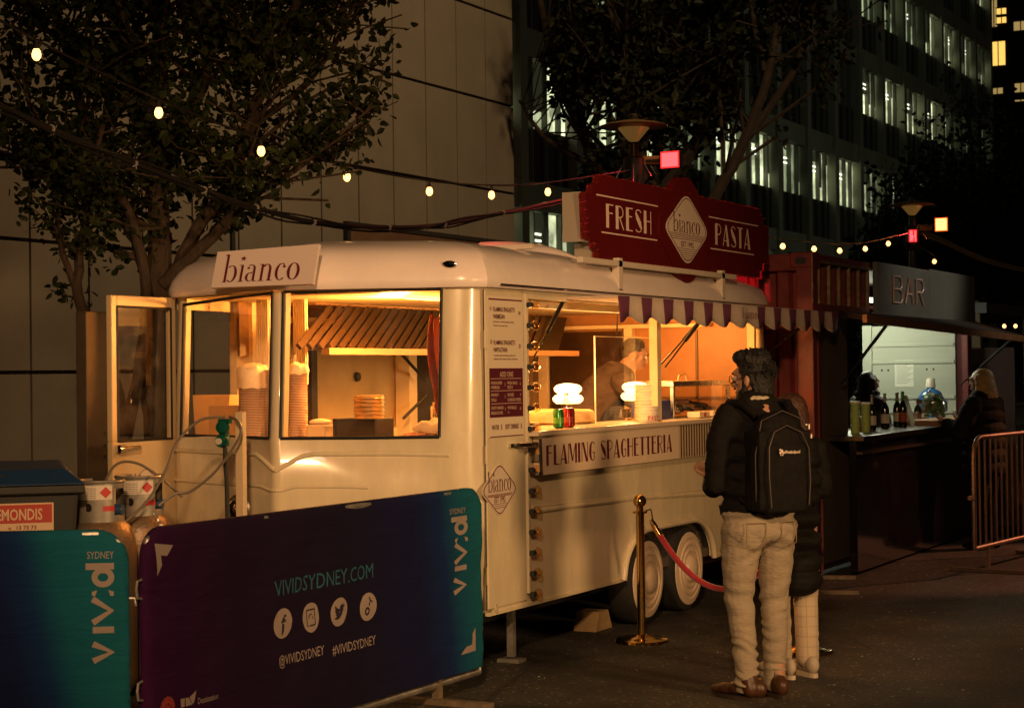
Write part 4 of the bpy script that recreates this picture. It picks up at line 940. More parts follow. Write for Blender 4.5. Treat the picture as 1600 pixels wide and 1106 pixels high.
def sign_badge():
    hw, hh = .425, .262; n = 0
    MB().prism(rdiamond(0, 0, hw, hh, .22, 8), o_+Vector((0, -.006, 0)), U, Vv, .004).build('badge', mat('sign_badge_white', (.66, .55, .46), .5), sg)
    l = MB(); A = rdiamond(0, 0, hw*.945, hh*.945, .22, 8); B = rdiamond(0, 0, hw*.92, hh*.92, .22, 8)
    for i in range(len(A)): l.flat([A[i], A[(i+1) % len(A)], B[(i+1) % len(A)], B[i]], o_+Vector((0, -.0072, 0)), U, Vv)
    for k in range(10):
        y = -.14-.045*k if k < 4 else -.52-.055*(k-4); w_ = hw*(1+y)*.90
        l.flat([(-w_, y*hh), (w_, y*hh), (w_, y*hh+.0035), (-w_, y*hh+.0035)], o_+Vector((0, -.0072, 0)), U, Vv)
    l.build('badge_lines', M_wine, sg, fix=False)
    word('bianco', o_+Vector((-.255, -.0072, -.025)), U, Vv, .085, .50, 'did', .05, 'badge_lettering', M_wine, sg)
    sans('EST 1992', o_+Vector((0, -.0075, -.122)), U, Vv, .038, .235, M_wine, sg, 'badge_lettering', 'C', .015)
sign_badge(); LBH[0] = 1.0
fr = MB()
for x in (10.85, 12.70):
    fr.box(x, 4.80, 2.19, x+.06, 4.85, 2.40).box(x, 4.80, 2.34, x+.05, 6.6, 2.385).box(x, 6.55, 2.3, x+.05, 6.6, 2.34)
fr.box(9.95, 5.25, 2.40, 13.3, 5.29, 2.425).box(10.30, 4.80, 2.345, 13.0, 4.84, 2.38)
fr.box(10.0, 5.0, 2.42, 10.04, 6.2, 2.45).box(12.2, 4.86, 2.2, 12.24, 5.0, 2.4)
fr.build('support_frame', mat('frame_white', (.60, .52, .42), .45, 0, .06, 8), sg, bevel=.003)

# ================================================================== street lamps on the plaza
M_lampm = mat('lamp_grey_metal', (.07, .05, .035), .4, .6, .2, 8)
M_floodr = mat('flood_lens_red', (1, .2, .2), .4, emit=(1, .022, .024), estr=9)
M_floodo = mat('flood_lens_orange', (1, .4, .2), .4, emit=(1, .22, .06), estr=6)
def street_lamp(x, y, lb, right):
    t = thing('street_lamp', lb, 'street lamp', (x, y, 0), 'disc-topped street lamps on the plaza')
    MB().tube([(x, y, 0), (x, y, 3.3), (x, y, 4.14)], [.075, .06, .055], 16).build('pole', M_lampm, t, True)
    MB().lathe([(.045, 4.17), (.06, 4.18), (.165, 4.305), (.17, 4.315)], (x, y, 0), 24).build('lantern', mat('lantern_gold', (.20, .11, .03), .35, .3, emit=(1, .5, .12), estr=.10), t, True)
    MB().lathe([(.24, 4.315), (.37, 4.325), (.375, 4.335), (.30, 4.36), (.15, 4.39), (.02, 4.40)], (x, y, 0), 32).build('disc_top', mat('disc_metal', (.22, .13, .05), .4, .4), t, True)
    MB().lathe([(.045, 4.39), (.05, 4.45), (.03, 4.47)], (x, y, 0), 12).build('finial', M_lampm, t, True)
    cl = MB().lathe([(.09, 3.6), (.12, 3.62), (.12, 3.98), (.09, 4.0)], (x, y, 0), 12)
    for a in range(0, 360, 40): cl.tube([(x+.13*math.cos(R_(a)), y+.13*math.sin(R_(a)), 3.65), (x+.30*math.cos(R_(a)), y+.30*math.sin(R_(a)), 3.72+.05*math.sin(a)), (x+.18*math.cos(R_(a)), y+.18*math.sin(R_(a)), 3.9)], .012, 6)
    cl.build('cable_coil', M_cable, t, True)
    # flood light on an arm, facing the plaza
    n = -Fv.copy(); n.z = 0; n.normalize(); s = Vector((Rv.x, Rv.y, 0)).normalized()
    for (ds, z, w, h, mm) in right:
        c = Vector((x, y, z))+s*ds-Fv*.12
        MB().bar((x, y, z), c, .03, .03).build('arm', M_lampm, t)
        ff = (n*.86-s*.5).normalized() if ds > 0 else n; sd = Vector((0, 0, 1)).cross(ff).normalized()
        lamp('flood_glow', 'SPOT', c+ff*.08, 60, (1, .04, .05) if mm is M_floodr else (1, .25, .06), c+ff*4-Vector((0, 0, 1.2)), .06, 110, .5)
        lamp_rim = MB().obox(c+ff*.0515, sd*(w/2+.014), ff*.002, Vector((0, 0, h/2+.014))).build('lens_rim', mat('rim_glow_red', (.5, .02, .02), .4, emit=(1, .02, .02), estr=1.6) if mm is M_floodr else mat('rim_glow_orange', (.5, .1, .02), .4, emit=(1, .10, .01), estr=1.6), t)
        hs = MB().obox(c, sd*(w/2+.02), ff*.05, Vector((0, 0, h/2+.02))).build('flood_housing', M_blackm, t, bevel=.008)
        MB().obox(c+ff*.053, sd*w/2, ff*.004, Vector((0, 0, h/2))).build('flood_lens', mm, hs)
    bx_ = MB()
    for k in range(2): bx_.box(x+.02+.05*k, y-.16, 3.86, x+.05+.05*k, y-.12, 3.96)
    c = Vector((x, y, 3.96))+s*.20
    MB().obox(c, s*.12, n*.05, (0, 0, .045)).build('junction_box', mat('amber_box', (.45, .18, .06), .5), t, bevel=.005)
    return t
street_lamp(18.52, 8.0, 'disc-topped street lamp behind the roof sign with a red flood light', [(.40, 3.95, .19, .15, M_floodr)])
street_lamp(29.91, 8.0, 'disc-topped street lamp above the bar container with orange flood lights', [(.46, 4.0, .18, .19, M_floodo), (-.03, 3.82, .10, .17, M_floodr)])

# ================================================================== festoon lights
def catenary(p, q, sag, n=16):
    p, q = Vector(p), Vector(q); return [p.lerp(q, k/n)-Vector((0, 0, sag*4*(k/n)*(1-k/n))) for k in range(n+1)]
def smooth_line(P, n=6):
    P = [Vector(p) for p in P]; out = []
    for i in range(len(P)-1):
        p0 = P[max(i-1, 0)]; p1, p2 = P[i], P[i+1]; p3 = P[min(i+2, len(P)-1)]
        for k in range(n):
            t = k/n; out.append(.5*((2*p1)+(p2-p0)*t+(2*p0-5*p1+4*p2-p3)*t*t+(3*p1-p0-3*p2+p3)*t**3))
    out.append(P[-1]); return out
def festoon(lb, line, bulbs, r=.03, drop=.075, group='festoon light strings', off=(0, 0, 0)):
    t = thing('festoon_lights', lb, 'string lights', line[0], group)
    MB().tube(smooth_line(line), .009, 6).build('cable', M_cable, t, True)
    ho = MB()
    for b in bulbs: ho.tube([(b[0], b[1], b[2]+drop+.012), (b[0], b[1], b[2]+.028)], [.010, .017], 8)
    ho.build('bulb_holder', M_cable, t, True)
    for b in bulbs: MB().lathe([(.012, .034), (.022, .022), (r, -.004), (r*.93, -.024), (r*.5, -.042), (.001, -.047)], b, 12).build('bulb', M_bulb, t, True)
    return t
FB = [(9.046, 8, 3.725), (10.275, 8, 3.504), (11.497, 8, 3.362), (12.693, 8, 3.277), (14.032, 8, 3.268), (15.191, 8, 3.328), (16.38, 8, 3.454)]
line = [(6.6, 8.0, 4.40), (7.8, 8, 4.10)]+[(a, b, c+.085) for a, b, c in FB]+[(18.5, 8, 3.86)]
festoon('long string of glowing bulbs from the tree at top left to the roof sign', line, FB+[(7.8, 8, 4.02)])
FB2 = [(23.424, 8, 3.311), (24.751, 8, 3.349), (25.933, 8, 3.386), (27.219, 8, 3.483), (28.477, 8, 3.632), (22.1, 8, 3.33), (20.8, 8, 3.45)]
FB2.sort(); festoon('string of glowing bulbs over the bar container between the roof sign and second street lamp', [(18.6, 8, 3.8)]+[(a, b, c+.085) for a, b, c in FB2]+[(29.8, 8, 3.88)], FB2, .036)
festoon('short string of bulbs dropping right from the second street lamp', [(29.9, 8, 3.7), (31.295, 8, 3.58), (32.4, 7.9, 3.2)], [(31.295, 8, 3.488)], .036)
FB3 = [(30.3, 7.2, 2.73), (31.05, 7.2, 2.68), (31.75, 7.2, 2.60), (32.6, 7.2, 2.565), (33.6, 7.2, 2.56), (34.7, 7.2, 2.58), (35.75, 7.2, 2.68), (37.1, 7.2, 2.77)]
festoon('distant low string of bulbs glowing in the trees right of the bar', [(29.6, 7.2, 2.9)]+[(a, b, c+.085) for a, b, c in FB3]+[(38.5, 7.2, 2.95)], FB3, .042)
FB4 = [(x+3.3, y+.65, z-.06+.05*math.sin(i*2)) for i, (x, y, z) in enumerate(FB3[1:8])]
festoon('second distant string of bulbs behind the first right of the bar', [(33, 7.85, 2.85)]+[(a, b, c+.085) for a, b, c in FB4]+[(40.5, 7.85, 2.95)], FB4, .036)
CB = [(8.0, 8, 3.55), (8.713, 8, 3.356), (9.675, 8, 3.178), (10.643, 8, 3.026), (11.423, 8, 2.925), (12.382, 8, 2.869), (13.792, 8, 2.935), (14.836, 8, 3.078), (16.727, 8, 3.399), (18.5, 8, 3.75)]
ct = thing('power_cable', 'thick sagging bundle of black cables under the long bulb string', 'cable', CB[0])
sl_ = smooth_line(CB)
MB().tube([(6.0, 8, 4.1)]+sl_, .019, 8).tube([p+Vector((0, -.02, .03*math.sin(k*.5))) for k, p in enumerate(sl_)], .008, 6).tube([p+Vector((0, .015, -.025+.012*math.sin(k*.9))) for k, p in enumerate(sl_)], .009, 6).build('cable_bundle', M_cable, ct, True)
tz = MB()
for k in range(4, len(sl_)-2, 5): tz.lathe([(.028, -.008), (.028, .008)], sl_[k], 10, 'x').box(sl_[k].x-.003, 7.98, sl_[k].z-.042, sl_[k].x+.003, 7.985, sl_[k].z-.02)
tz.build('cable_tie', mat('tie_white', (.30, .27, .24), .5), ct)
pc2 = tag(MB().tube(smooth_line([(29.9, 7.95, 3.95), (31.5, 7.9, 3.85), (33.5, 7.9, 3.73), (35.5, 7.9, 3.66), (38.5, 7.9, 3.65), (42, 7.9, 3.75)]), .035, 8).tube(smooth_line([(29.9, 7.97, 3.9), (31.5, 7.88, 3.80), (33.5, 7.92, 3.69), (35.5, 7.88, 3.61), (38.5, 7.9, 3.61), (42, 7.9, 3.72)]), .02, 8).build('power_cable', mat('tan_cable', (.35, .25, .15), .6), None, True, origin=(30, 8, 3.9)), 'pale twisted cable running right from the second street lamp', 'cable')

# ================================================================== shipping container bar
CX0, CX1, CY0, CY1, CZ = 14.18, 19.46, 4.60, 6.95, 2.60
cb = thing('container_bar', 'dark shipping container bar with open hatch, grey sign board and lit counter', 'container bar', (16.8, 5.7, 0))
M_cont = mat('container_maroon', (.15, .022, .020), .5, .1, .35, 5, .15, 40, rvar=.15)
M_contd = mat('container_dark', (.028, .024, .024), .45, .1, .3, 5)
M_edge = mat('worn_edge', (.22, .15, .08), .5, .4, .5, 15, .4, 40)
fm = MB()
for x in (CX0, CX1-.14):
    for y in (CY0, CY1-.14): fm.box(x, y, 0, x+.14, y+.14, CZ)
fm.box(CX0+.14, CY0+.01, 2.11, CX1-.14, CY0+.10, 2.20).box(CX0+.14, CY0+.01, CZ-.07, CX1-.14, CY0+.10, CZ-.002).box(CX0+.14, CY1-.1, CZ-.1, CX1-.14, CY1-.01, CZ-.002)
for z in (0, CZ-.14): fm.box(CX0+.005, CY0+.14, z, CX0+.12, CY1-.14, z+.138)
fm.build('corner_frame', M_cont, cb, bevel=.01)
cs_ = MB()
for x in (CX0, CX1-.18):
    for y in (CY0, CY1-.18): cs_.box(x-.006, y-.006, CZ-.12, x+.186, y+.186, CZ+.006)
cst = cs_.build('corner_casting', M_cont, cb, bevel=.012)
MB().prism(rrect(0, 0, .09, .055, .02), (CX0-.0075, CY0+.14, CZ-.09), (0, -1, 0), (0, 0, 1), .002, (-1, 0, 0)).build('casting_hole', M_black, cb)
# corrugated end facing the camera and corrugated header
def corr(mb, p0, p1, z0, z1, depth, pitch, nrm):
    p0, p1, nrm = Vector(p0), Vector(p1), Vector(nrm); L = (p1-p0).length; d = (p1-p0)/L; P = []; x = 0
    while x < L-.001:
        for (a, b) in ((0, 0), (.30, 0), (.42, 1), (.80, 1), (.94, 0)):
            xx = min(L, x+a*pitch); P.append(p0+d*xx+nrm*depth*b)
        x += pitch
    P.append(p1)
    for a, b in zip(P[:-1], P[1:]):
        if (b-a).length < 1e-5: continue
        mb.add([(a.x, a.y, z0), (b.x, b.y, z0), (b.x, b.y, z1), (a.x, a.y, z1)], [(0, 1, 2, 3)])
e = MB(); corr(e, (CX0+.05, CY1-.14, 0), (CX0+.05, CY0+.14, 0), .14, CZ-.14, .04, .24, (1, 0, 0)); e.build('end_wall', M_cont, cb)
ob_ = MB()
for y in (5.05, 5.5, 6.0, 6.5): ob_.tube([(CX0-.03, y, .1), (CX0-.03, y, 2.55)], .016, 8).box(CX0-.05, y-.05, 2.40, CX0, y+.05, 2.47).box(CX0-.05, y-.05, .9, CX0, y+.05, 1.0)
ob_.build('lock_bar', M_cont, cb, True)
e = MB(); corr(e, (CX0+.14, CY0+.03, 0), (15.83, CY0+.03, 0), 2.20, CZ-.07, .045, .275, (0, 1, 0)); e.build('header_wall', M_cont, cb)
r_ = MB()
for k in range(6): x = CX0+.20+.275*k; r_.box(x-.012, CY0+.002, 2.20, x+.012, CY0+.028, CZ-.07)
r_.box(CX0+.14, CY0-.004, CZ-.075, 15.83, CY0+.008, CZ-.05).box(CX0-.004, CY0-.004, 2.2, CX0+.012, CY0+.004, CZ); r_.build('worn_rib', M_edge, cb)
MB().box(CX0+.12, CY1-.06, .1, CX1-.1, CY1-.03, CZ-.1).box(CX0+.1, CY0+.1, CZ-.05, CX1-.1, CY1-.1, CZ-.02).build('back_wall', M_contd, cb)
MB().box(CX0+.14, CY0+.03, .1, 15.18, CY0+.06, 2.11).build('side_panel', mat('grey_brown_panel', (.075, .058, .050), .6, 0, .2, 3), cb)
MB().box(CX0+.10, CY0-.01, .05, CX0+.16, CY0+.0, 2.11).build('edge_strip', mat('red_strip', (.10, .015, .012), .5), cb)
# sign board
sbd = MB().box(15.84, CY0-.045, 2.145, 17.62, CY0-.005, 2.605).box(17.625, CY0-.045, 2.10, 19.47, CY0-.005, 2.620).build('sign_board', mat('board_grey', (.13, .145, .135), .38, .15, .12, 1.5, rvar=.1), cb, bevel=.003)
def neon(glyphs, x, w, z0, h):
    mb = MB()
    for g in glyphs:
        P = [(x+a*w, CY0-.055, z0+b*h) for a, b in g]; mb.tube(P, .0085, 6)
    return mb
nb_ = neon([[(0, 0), (0, 1), (.7, 1), (.9, .85), (.9, .65), (.7, .52), (0, .52)], [(.7, .52), (.95, .38), (.95, .15), (.75, 0), (0, 0)]], 16.33, .30, 2.265, .235)
na = neon([[(0, 0), (.45, 1), (.9, 0)], [(.18, .38), (.72, .38)]], 16.72, .30, 2.265, .235)
nr = neon([[(0, 0), (0, 1), (.7, 1), (.9, .85), (.9, .62), (.7, .5), (0, .5)], [(.45, .5), (.92, 0)]], 17.10, .28, 2.265, .235)
nb_.v += []; M_neon = mat('letter_pink', (.78, .55, .50), .4)
for q in (nb_, na, nr): q.build('lettering', M_neon, sbd, True)
# interior: pale green end wall with seams, light
iw = MB().box(CX1-.20, 4.72, .9, CX1-.16, 5.62, 2.12).build('green_wall', mat('pale_green_wall', (.36, .37, .30), .6, 0, .05, 2), cb)
rb = MB()
for z in (1.90, 1.72, 1.35, 1.20): rb.box(CX1-.215, 4.73, z, CX1-.20, 5.61, z+.035)
rb.box(CX1-.23, 5.60, .9, CX1-.19, 5.70, 2.13); rb.build('wall_rib', mat('pale_green_wall', (.33, .38, .27)), iw, bevel=.004)
for (y, z) in ((5.50, 1.66), (5.44, 1.66), (5.02, 1.66), (4.95, 1.66)): pass
hl = MB()
for (y, z) in ((5.50, 1.655), (5.43, 1.655), (5.02, 1.66), (4.95, 1.66)): hl.lathe([(.001, -.002), (.011, -.002), (.011, 0)], (CX1-.2, y, z), 10, 'x')
hl.build('bolt_hole', M_black, iw)
MB().box(CX1-.204, 5.16, 1.48, CX1-.202, 5.36, 1.76).build('paper_notice', mat('paper_white', (.62, .62, .52), .8), iw)
txl = MB()
for k in range(12): txl.flat([(-.16 if k else -.12, 1.735-.02*k), (.015-.03*(k % 3), 1.735-.02*k), (.015-.03*(k % 3), 1.739-.02*k), (-.16 if k else -.12, 1.739-.02*k)], (CX1-.2055, 5.18, 0), (0, -1, 0), Vv)
txl.build('notice_lines', mat('ink_grey', (.12, .12, .11), .8), iw, fix=False)
# shelves at the back with bottles
shl = MB()
for z in (1.50, 1.10): shl.box(14.6, 6.3, z, CX1-.6, 6.8, z+.03)
for k in range(13): shl.box(14.6+.3*k, 6.28, .9, 14.62+.3*k, 6.30, 1.5)
shl.build('back_shelf', mat('shelf_metal', (.08, .08, .07), .4, .5), cb)
MB().box(CX0+.1, CY0+.05, .05, CX1-.1, CY0+.12, 1.06).build('lower_wall', M_contd, cb)
# counter
ctp = MB().box(14.62, 4.33, 1.085, CX1, 4.98, 1.13).build('counter_top', mat('bar_top_dark', (.020, .014, .010), .25, 0, .2, 6), cb, bevel=.005)
MB().box(14.64, 4.40, .03, CX1-.02, 4.46, 1.085).build('counter_front', mat('glossy_black_panel', (.010, .008, .008), .16, 0, .5, 1.5, .02, 5, .5, rvar=.08), cb)
MB().box(14.64, 4.35, .98, CX1-.02, 4.40, 1.0).build('front_rail', mat('rail_dark', (.05, .035, .025), .4, .3), cb)
tag(MB().box(17.3, 4.36, 1.131, 18.4, 4.72, 1.18).box(17.32, 4.355, 1.14, 18.38, 4.36, 1.17).build('serving_tray', mat('wood_tray', (.26, .12, .05), .5, 0, .2, 12, stretch=(1, 8, 8)), None, origin=(17.9, 4.5, 1.131), bevel=.004), 'brown wooden tray on the bar counter left of the customer', 'tray')
# flap (opened hatch) sloping outward
fl = MB(); h0, h1 = Vector((14.66, CY0-.06, 2.10)), Vector((19.46, CY0-.06, 2.10)); o0, o1 = Vector((13.45, 3.98, 2.035)), Vector((19.3, 3.88, 1.925))
up = Vector((0, 0, .05))
fl.add([h0, h1, o1, o0, h0+up, h1+up, o1+up*.8, o0+up*.8], [(0, 1, 2, 3), (7, 6, 5, 4), (0, 3, 7, 4), (1, 0, 4, 5), (2, 1, 5, 6), (3, 2, 6, 7)])
flp = fl.build('hatch_flap', mat('flap_dark', (.035, .028, .024), .5, .2, .3, 3), cb)
MB().bar(o0+Vector((0, -.015, .01)), o1+Vector((0, -.015, .01)), .035, .06).build('flap_edge', mat('flap_edge_metal', (.26, .12, .05), .4, .5, .3, 10), flp)
ll = MB()
for k in range(7): x = 15.0+.7*k; ll.lathe([(.001, 0), (.014, 0), (.014, -.01), (.001, -.012)], (x, 4.2, 2.03), 8)
ll.build('rivet', M_chrome, flp)
for (a, b) in (((14.85, 4.58, 1.55), (14.35, 4.05, 2.02)), ((18.9, 4.58, 1.5), (18.55, 3.98, 1.95))):
    MB().tube([a, Vector(a).lerp(Vector(b), .39), Vector(a).lerp(Vector(b), .4), b], [.008, .008, .014, .014], 8).build('gas_strut', M_blackm, cb, True)
lamp('bar_fill_light', 'POINT', (17.9, 4.75, 2.0), 12, (1, .95, .72), None, .1)  # extra lamp without a fitting, added to lighten the bartender
lamp('bar_light', 'POINT', (18.3, 5.6, 2.30), 55, (.95, 1, .72), None, .15)
MB().box(17.7, 5.4, 2.36, 18.9, 5.5, 2.40).build('tube_light', mat('tube_glow', (1, 1, 1), .5, emit=(.95, 1, .75), estr=3), cb)
# dark structure right of the bar
dk = thing('marquee', 'dark marquee with pale posts behind the customer at the right edge', 'marquee', (22, 4.6, 0))
MB().box(21.5, 4.9, 2.3, 27, 7.5, 2.42).build('roof_sheet', M_contd, dk)
q = MB()
for (x, y) in ((21.6, 5.0), (24.4, 5.0), (26.8, 5.0), (21.6, 7.4), (26.8, 7.4)): q.box(x, y, 0, x+.1, y+.1, 2.3)
q.build('post', mat('pale_post', (.22, .16, .10), .7), dk)
q = MB()
for z in (.95, 1.2): q.tube([(21.6, 5.0, z), (26.8, 5.0, z)], .025, 8)
q.build('rail', M_galv, dk, True)
tag(MB().box(19.9, 4.25, .0, 19.94, 4.95, 1.85).box(19.89, 4.25, 1.85, 19.95, 4.95, 1.88).build('screen_panel', mat('pinkish_board', (.13, .075, .07), .7, 0, .1, 4), None, origin=(19.9, 4.6, 0)), 'dull pinkish upright screen board behind the blond customer', 'screen')
# bar items
M_wineb = mat('wine_bottle_glass', (.008, .010, .006), .08); M_lab = mat('bottle_label_white', (.5, .46, .36), .6); M_foil = mat('foil', (.5, .45, .40), .3, .7)
def bottle(x, y, s, lb, foil, label, grp='bottles on the bar'):
    t = thing('wine_bottle', lb, 'bottle', (x, y, 1.13), grp); z = 1.131
    MB().lathe([(.03, z), (.037, z+.006), (.037, z+.17*s), (.030, z+.20*s), (.014, z+.23*s), (.013, z+.30*s), (.015, z+.302*s), (.015, z+.31*s), (.001, z+.31*s)], (x, y, 0), 20).build('bottle_glass', M_wineb, t, True)
    MB().lathe([(.0142, z+.235*s), (.0142, z+.30*s), (.0158, z+.312*s), (.001, z+.313*s)], (x, y, 0), 14, cap=False).build('foil', foil, t, True)
    MB().lathe([(.0376, z+.05), (.0376, z+.13*s)], (x, y, 0), 20, cap=False).build('bottle_label', label, t, True)
gf = mat('green_foil', (.10, .30, .05), .35, .4); rd = mat('label_red', (.3, .05, .03), .6)
for a in ((15.85, 4.62, 1.0, 'leftmost tall wine bottle with pale foil standing on the bar counter', M_foil, M_lab), (16.40, 4.66, 1.02, 'second wine bottle from left with white capsule on the bar counter', M_foil, M_lab),
          (16.85, 4.62, 1.05, 'third dark wine bottle on the bar in front of the bartender', gf, rd), (17.02, 4.72, 1.02, 'fourth dark wine bottle on the bar close beside the tilted menu card', M_foil, M_lab),
          (18.05, 4.80, .78, 'small dark bottle on the bar left of the water jug', mat('red_foil', (.3, .03, .03), .4), rd), (18.30, 4.80, .75, 'small dark bottle nearest the blue water jug', mat('red_foil', (.3, .03, .03), .4), M_lab), (18.62, 4.72, .85, 'small bottle in front of the blue water jug on the bar', M_foil, M_lab)): bottle(*a)
M_cup = glass_mat('cup_plastic', (.80, .95, .45), .5, .08, .45); M_cupg = mat('cup_green', (.34, .46, .13), .35, 0, .15, 30)
for (x, y, h, lb) in ((15.28, 4.60, .25, 'left tall stack of pale green plastic cups at the near end of the bar'), (15.52, 4.58, .235, 'right tall stack of pale green plastic cups at the near end of the bar')):
    t = thing('cup_stack', lb, 'cup stack', (x, y, 1.13), 'green cup stacks on the bar'); pr = []
    for k in range(13): z = 1.131+h*k/13; pr += [(.036, z), (.040, z+h/13*.75), (.043, z+h/13*.8), (.043, z+h/13*.95)]
    MB().lathe(pr, (x, y, 0), 24).build('cups', M_cupg, t, True)
    MB().lathe([(.043, 1.131+h), (.046, 1.135+h), (.042, 1.15+h), (.001, 1.15+h)], (x, y, 0), 24).build('lid', mat('cup_lid', (.6, .62, .5), .3), t, True)
tag(MB().box(15.70, 4.66, 1.131, 15.84, 4.72, 1.26).build('cup_carton', mat('carton_red', (.35, .03, .02), .5), None, origin=(15.77, 4.69, 1.131), bevel=.005), 'small red carton beside the green cup stacks on the bar', 'carton')
mc = thing('menu_card', 'pale menu card leaning back on the bar after the wine bottles', 'menu card', (17.2, 4.66, 1.13))
MB().obox((17.20, 4.66, 1.275), (.07, -.005, -.0), (0, .004, 0), (-.045, .03, .145)).build('card', mat('card_grey', (.42, .42, .36), .5), mc)
MB().obox((17.20, 4.70, 1.20), (.01, 0, 0), (0, .01, 0), (0, 0, .07)).build('stand', M_blackm, mc)
for k, (x, lb) in enumerate(((17.45, 'short tub of green garnish on the bar after the menu card'), (17.65, 'tumbler of green garnish in the middle of the bar'), (17.85, 'tall tumbler of straws on the bar before the small bottles'))):
    t = thing('tumbler', lb, 'tumbler', (x, 4.78, 1.13), 'tumblers on the bar')
    MB().lathe([(.04, 1.131), (.05, 1.135), (.052, 1.24)], (x, 4.78, 0), 20).build('glass', glass_mat('clear_plastic', (.95, .95, .92)), t, True)
    g_ = MB(); r9 = random.Random(k)
    for j in range(14): a = r9.random()*6.3; q = r9.random()*.035; g_.tube([(x+q*math.cos(a), 4.78+q*math.sin(a), 1.14), (x+1.3*q*math.cos(a+.3), 4.78+1.3*q*math.sin(a+.3), 1.22+.04*r9.random())], .005, 5)
    g_.build('filling', mat('garnish_%d' % k, ((.25, .36, .08), (.18, .30, .08), (.50, .42, .28))[k], .6), t)
jg = thing('water_jug', 'large blue water jug with a white cup upside down on top on the bar', 'water jug', (18.75, 4.85, 1.13)); x, y, z = 18.75, 4.85, 1.131
MB().lathe([(.12, z), (.13, z+.01), (.13, z+.07), (.124, z+.08), (.13, z+.09), (.13, z+.16), (.124, z+.17), (.13, z+.18), (.13, z+.24), (.10, z+.30), (.045, z+.33), (.035, z+.36)], (x, y, 0), 32).build('jug_body', mat('jug_blue', (.03, .12, .30), .15, 0, .2, 6, emit=(.02, .10, .30), estr=0.0), jg, True)
MB().lathe([(.050, z+.345), (.052, z+.35), (.040, z+.44), (.001, z+.442)], (x, y, 0), 24).build('paper_cup', mat('cup_white', (.72, .66, .52), .5), jg, True)
MB().tube([(x-.05, y-.13, z+.10), (x-.05, y-.17, z+.12), (x-.05, y-.17, z+.2), (x-.05, y-.13, z+.22)], .012, 8).build('handle', mat('jug_blue', (.03, .12, .30)), jg, True)
for k, (x, y, lb) in enumerate(((15.3, 6.5, 'white spray bottle on the dark shelf at the back of the bar'), (14.9, 6.55, 'dim glass bottle on the dark shelf left of the spray bottle'))):
    t = thing('shelf_bottle', lb, 'bottle', (x, y, 1.53)); MB().lathe([(.03, 1.531), (.04, 1.54), (.04, 1.66), (.015, 1.70), (.015, 1.76)], (x, y, 0), 16).build('bottle_body', mat('shelf_white', (.40, .36, .28), .5) if k == 0 else M_wineb, t, True); MB().box(x-.03, y-.012, 1.76, x+.015, y+.012, 1.785).build('cap', M_foil, t)
from mathutils.bvhtree import BVHTree
BV = {}
# ================================================================== rope stanchions
def stanchion(lb):
    t = thing('stanchion', lb, 'stanchion', (0, 0, 0), 'brass rope stanchions by the trailer')
    MB().lathe([(.001, 0), (.165, 0), (.168, .008), (.160, .022), (.12, .032), (.05, .040), (.034, .05)], (0, 0, 0), 40).build('base', M_brass, t, True)
    MB().tube([(0, 0, .04), (0, 0, .80)], .0255, 24).build('pole', M_brass, t, True)
    MB().lathe([(.026, .795), (.045, .80), (.045, .81), (.022, .815), (.020, .835)], (0, 0, 0), 24).build('collar', M_brass, t, True)
    MB().ell((0, 0, .872), (.041, .041, .041), 24, 14).build('ball', M_brass, t, True)
    return t
st = stanchion('brass stanchion with ball top standing before the trailer front wheel')
st.location = (10.58, 4.56, 0); st.rotation_euler = (R_(.4), R_(-1.0), 0)
st2 = dup(st, label='brass stanchion mostly hidden behind the two queueing people'); st2.location = (10.55, 3.50, 0); st2.rotation_euler = (0, 0, 0)
rope = thing('velvet_rope', 'sagging red velvet rope with brass ends hooked between the stanchions', 'rope', (10.6, 4.5, 0))
p0, p1 = Vector((10.60, 4.52, .80)), Vector((10.55, 3.54, .80)); RP = []
for k in range(25): t = k/24; q = p0.lerp(p1, t); q.z -= .46*(1-(2*t-1)**2)*.98; q.x += .02*math.sin(3*t); RP.append(q)
MB().tube(RP[2:-2], .0185, 14).build('rope_body', mat('red_velvet', (.32, .008, .022), .9, 0, .15, 30, .3, 200, sheen=.6), rope, True)
MB().tube([RP[1]+(RP[0]-RP[1])*.4, RP[1], RP[2]], [.012, .019, .020], 12).tube([RP[-2]+(RP[-1]-RP[-2])*.4, RP[-2], RP[-3]], [.012, .019, .020], 12).build('rope_end', M_brass, rope, True)
hk = MB(); hk.tube([(10.60, 4.535, .81), (10.61, 4.50, .82), (10.60, 4.49, .79), RP[1]], .005, 6).tube([(10.55, 3.53, .81), (10.55, 3.57, .82), RP[-2]], .005, 6).build('hook', M_brass, rope, True)
# wheel chock / step block
ck = thing('wheel_chock', 'small pale wooden block on the ground under the trailer by the stanchion', 'wheel chock', (11.0, 5.05, 0))
MB().prism([(0, 0), (.26, 0), (.20, .125), (.05, .125)], (10.86, 5.0, .001), (1, 0, 0), (0, 0, 1), .16).build('block', mat('pale_wood', (.26, .17, .08), .8, 0, .2, 14, stretch=(1, 9, 9)), ck, bevel=.004)
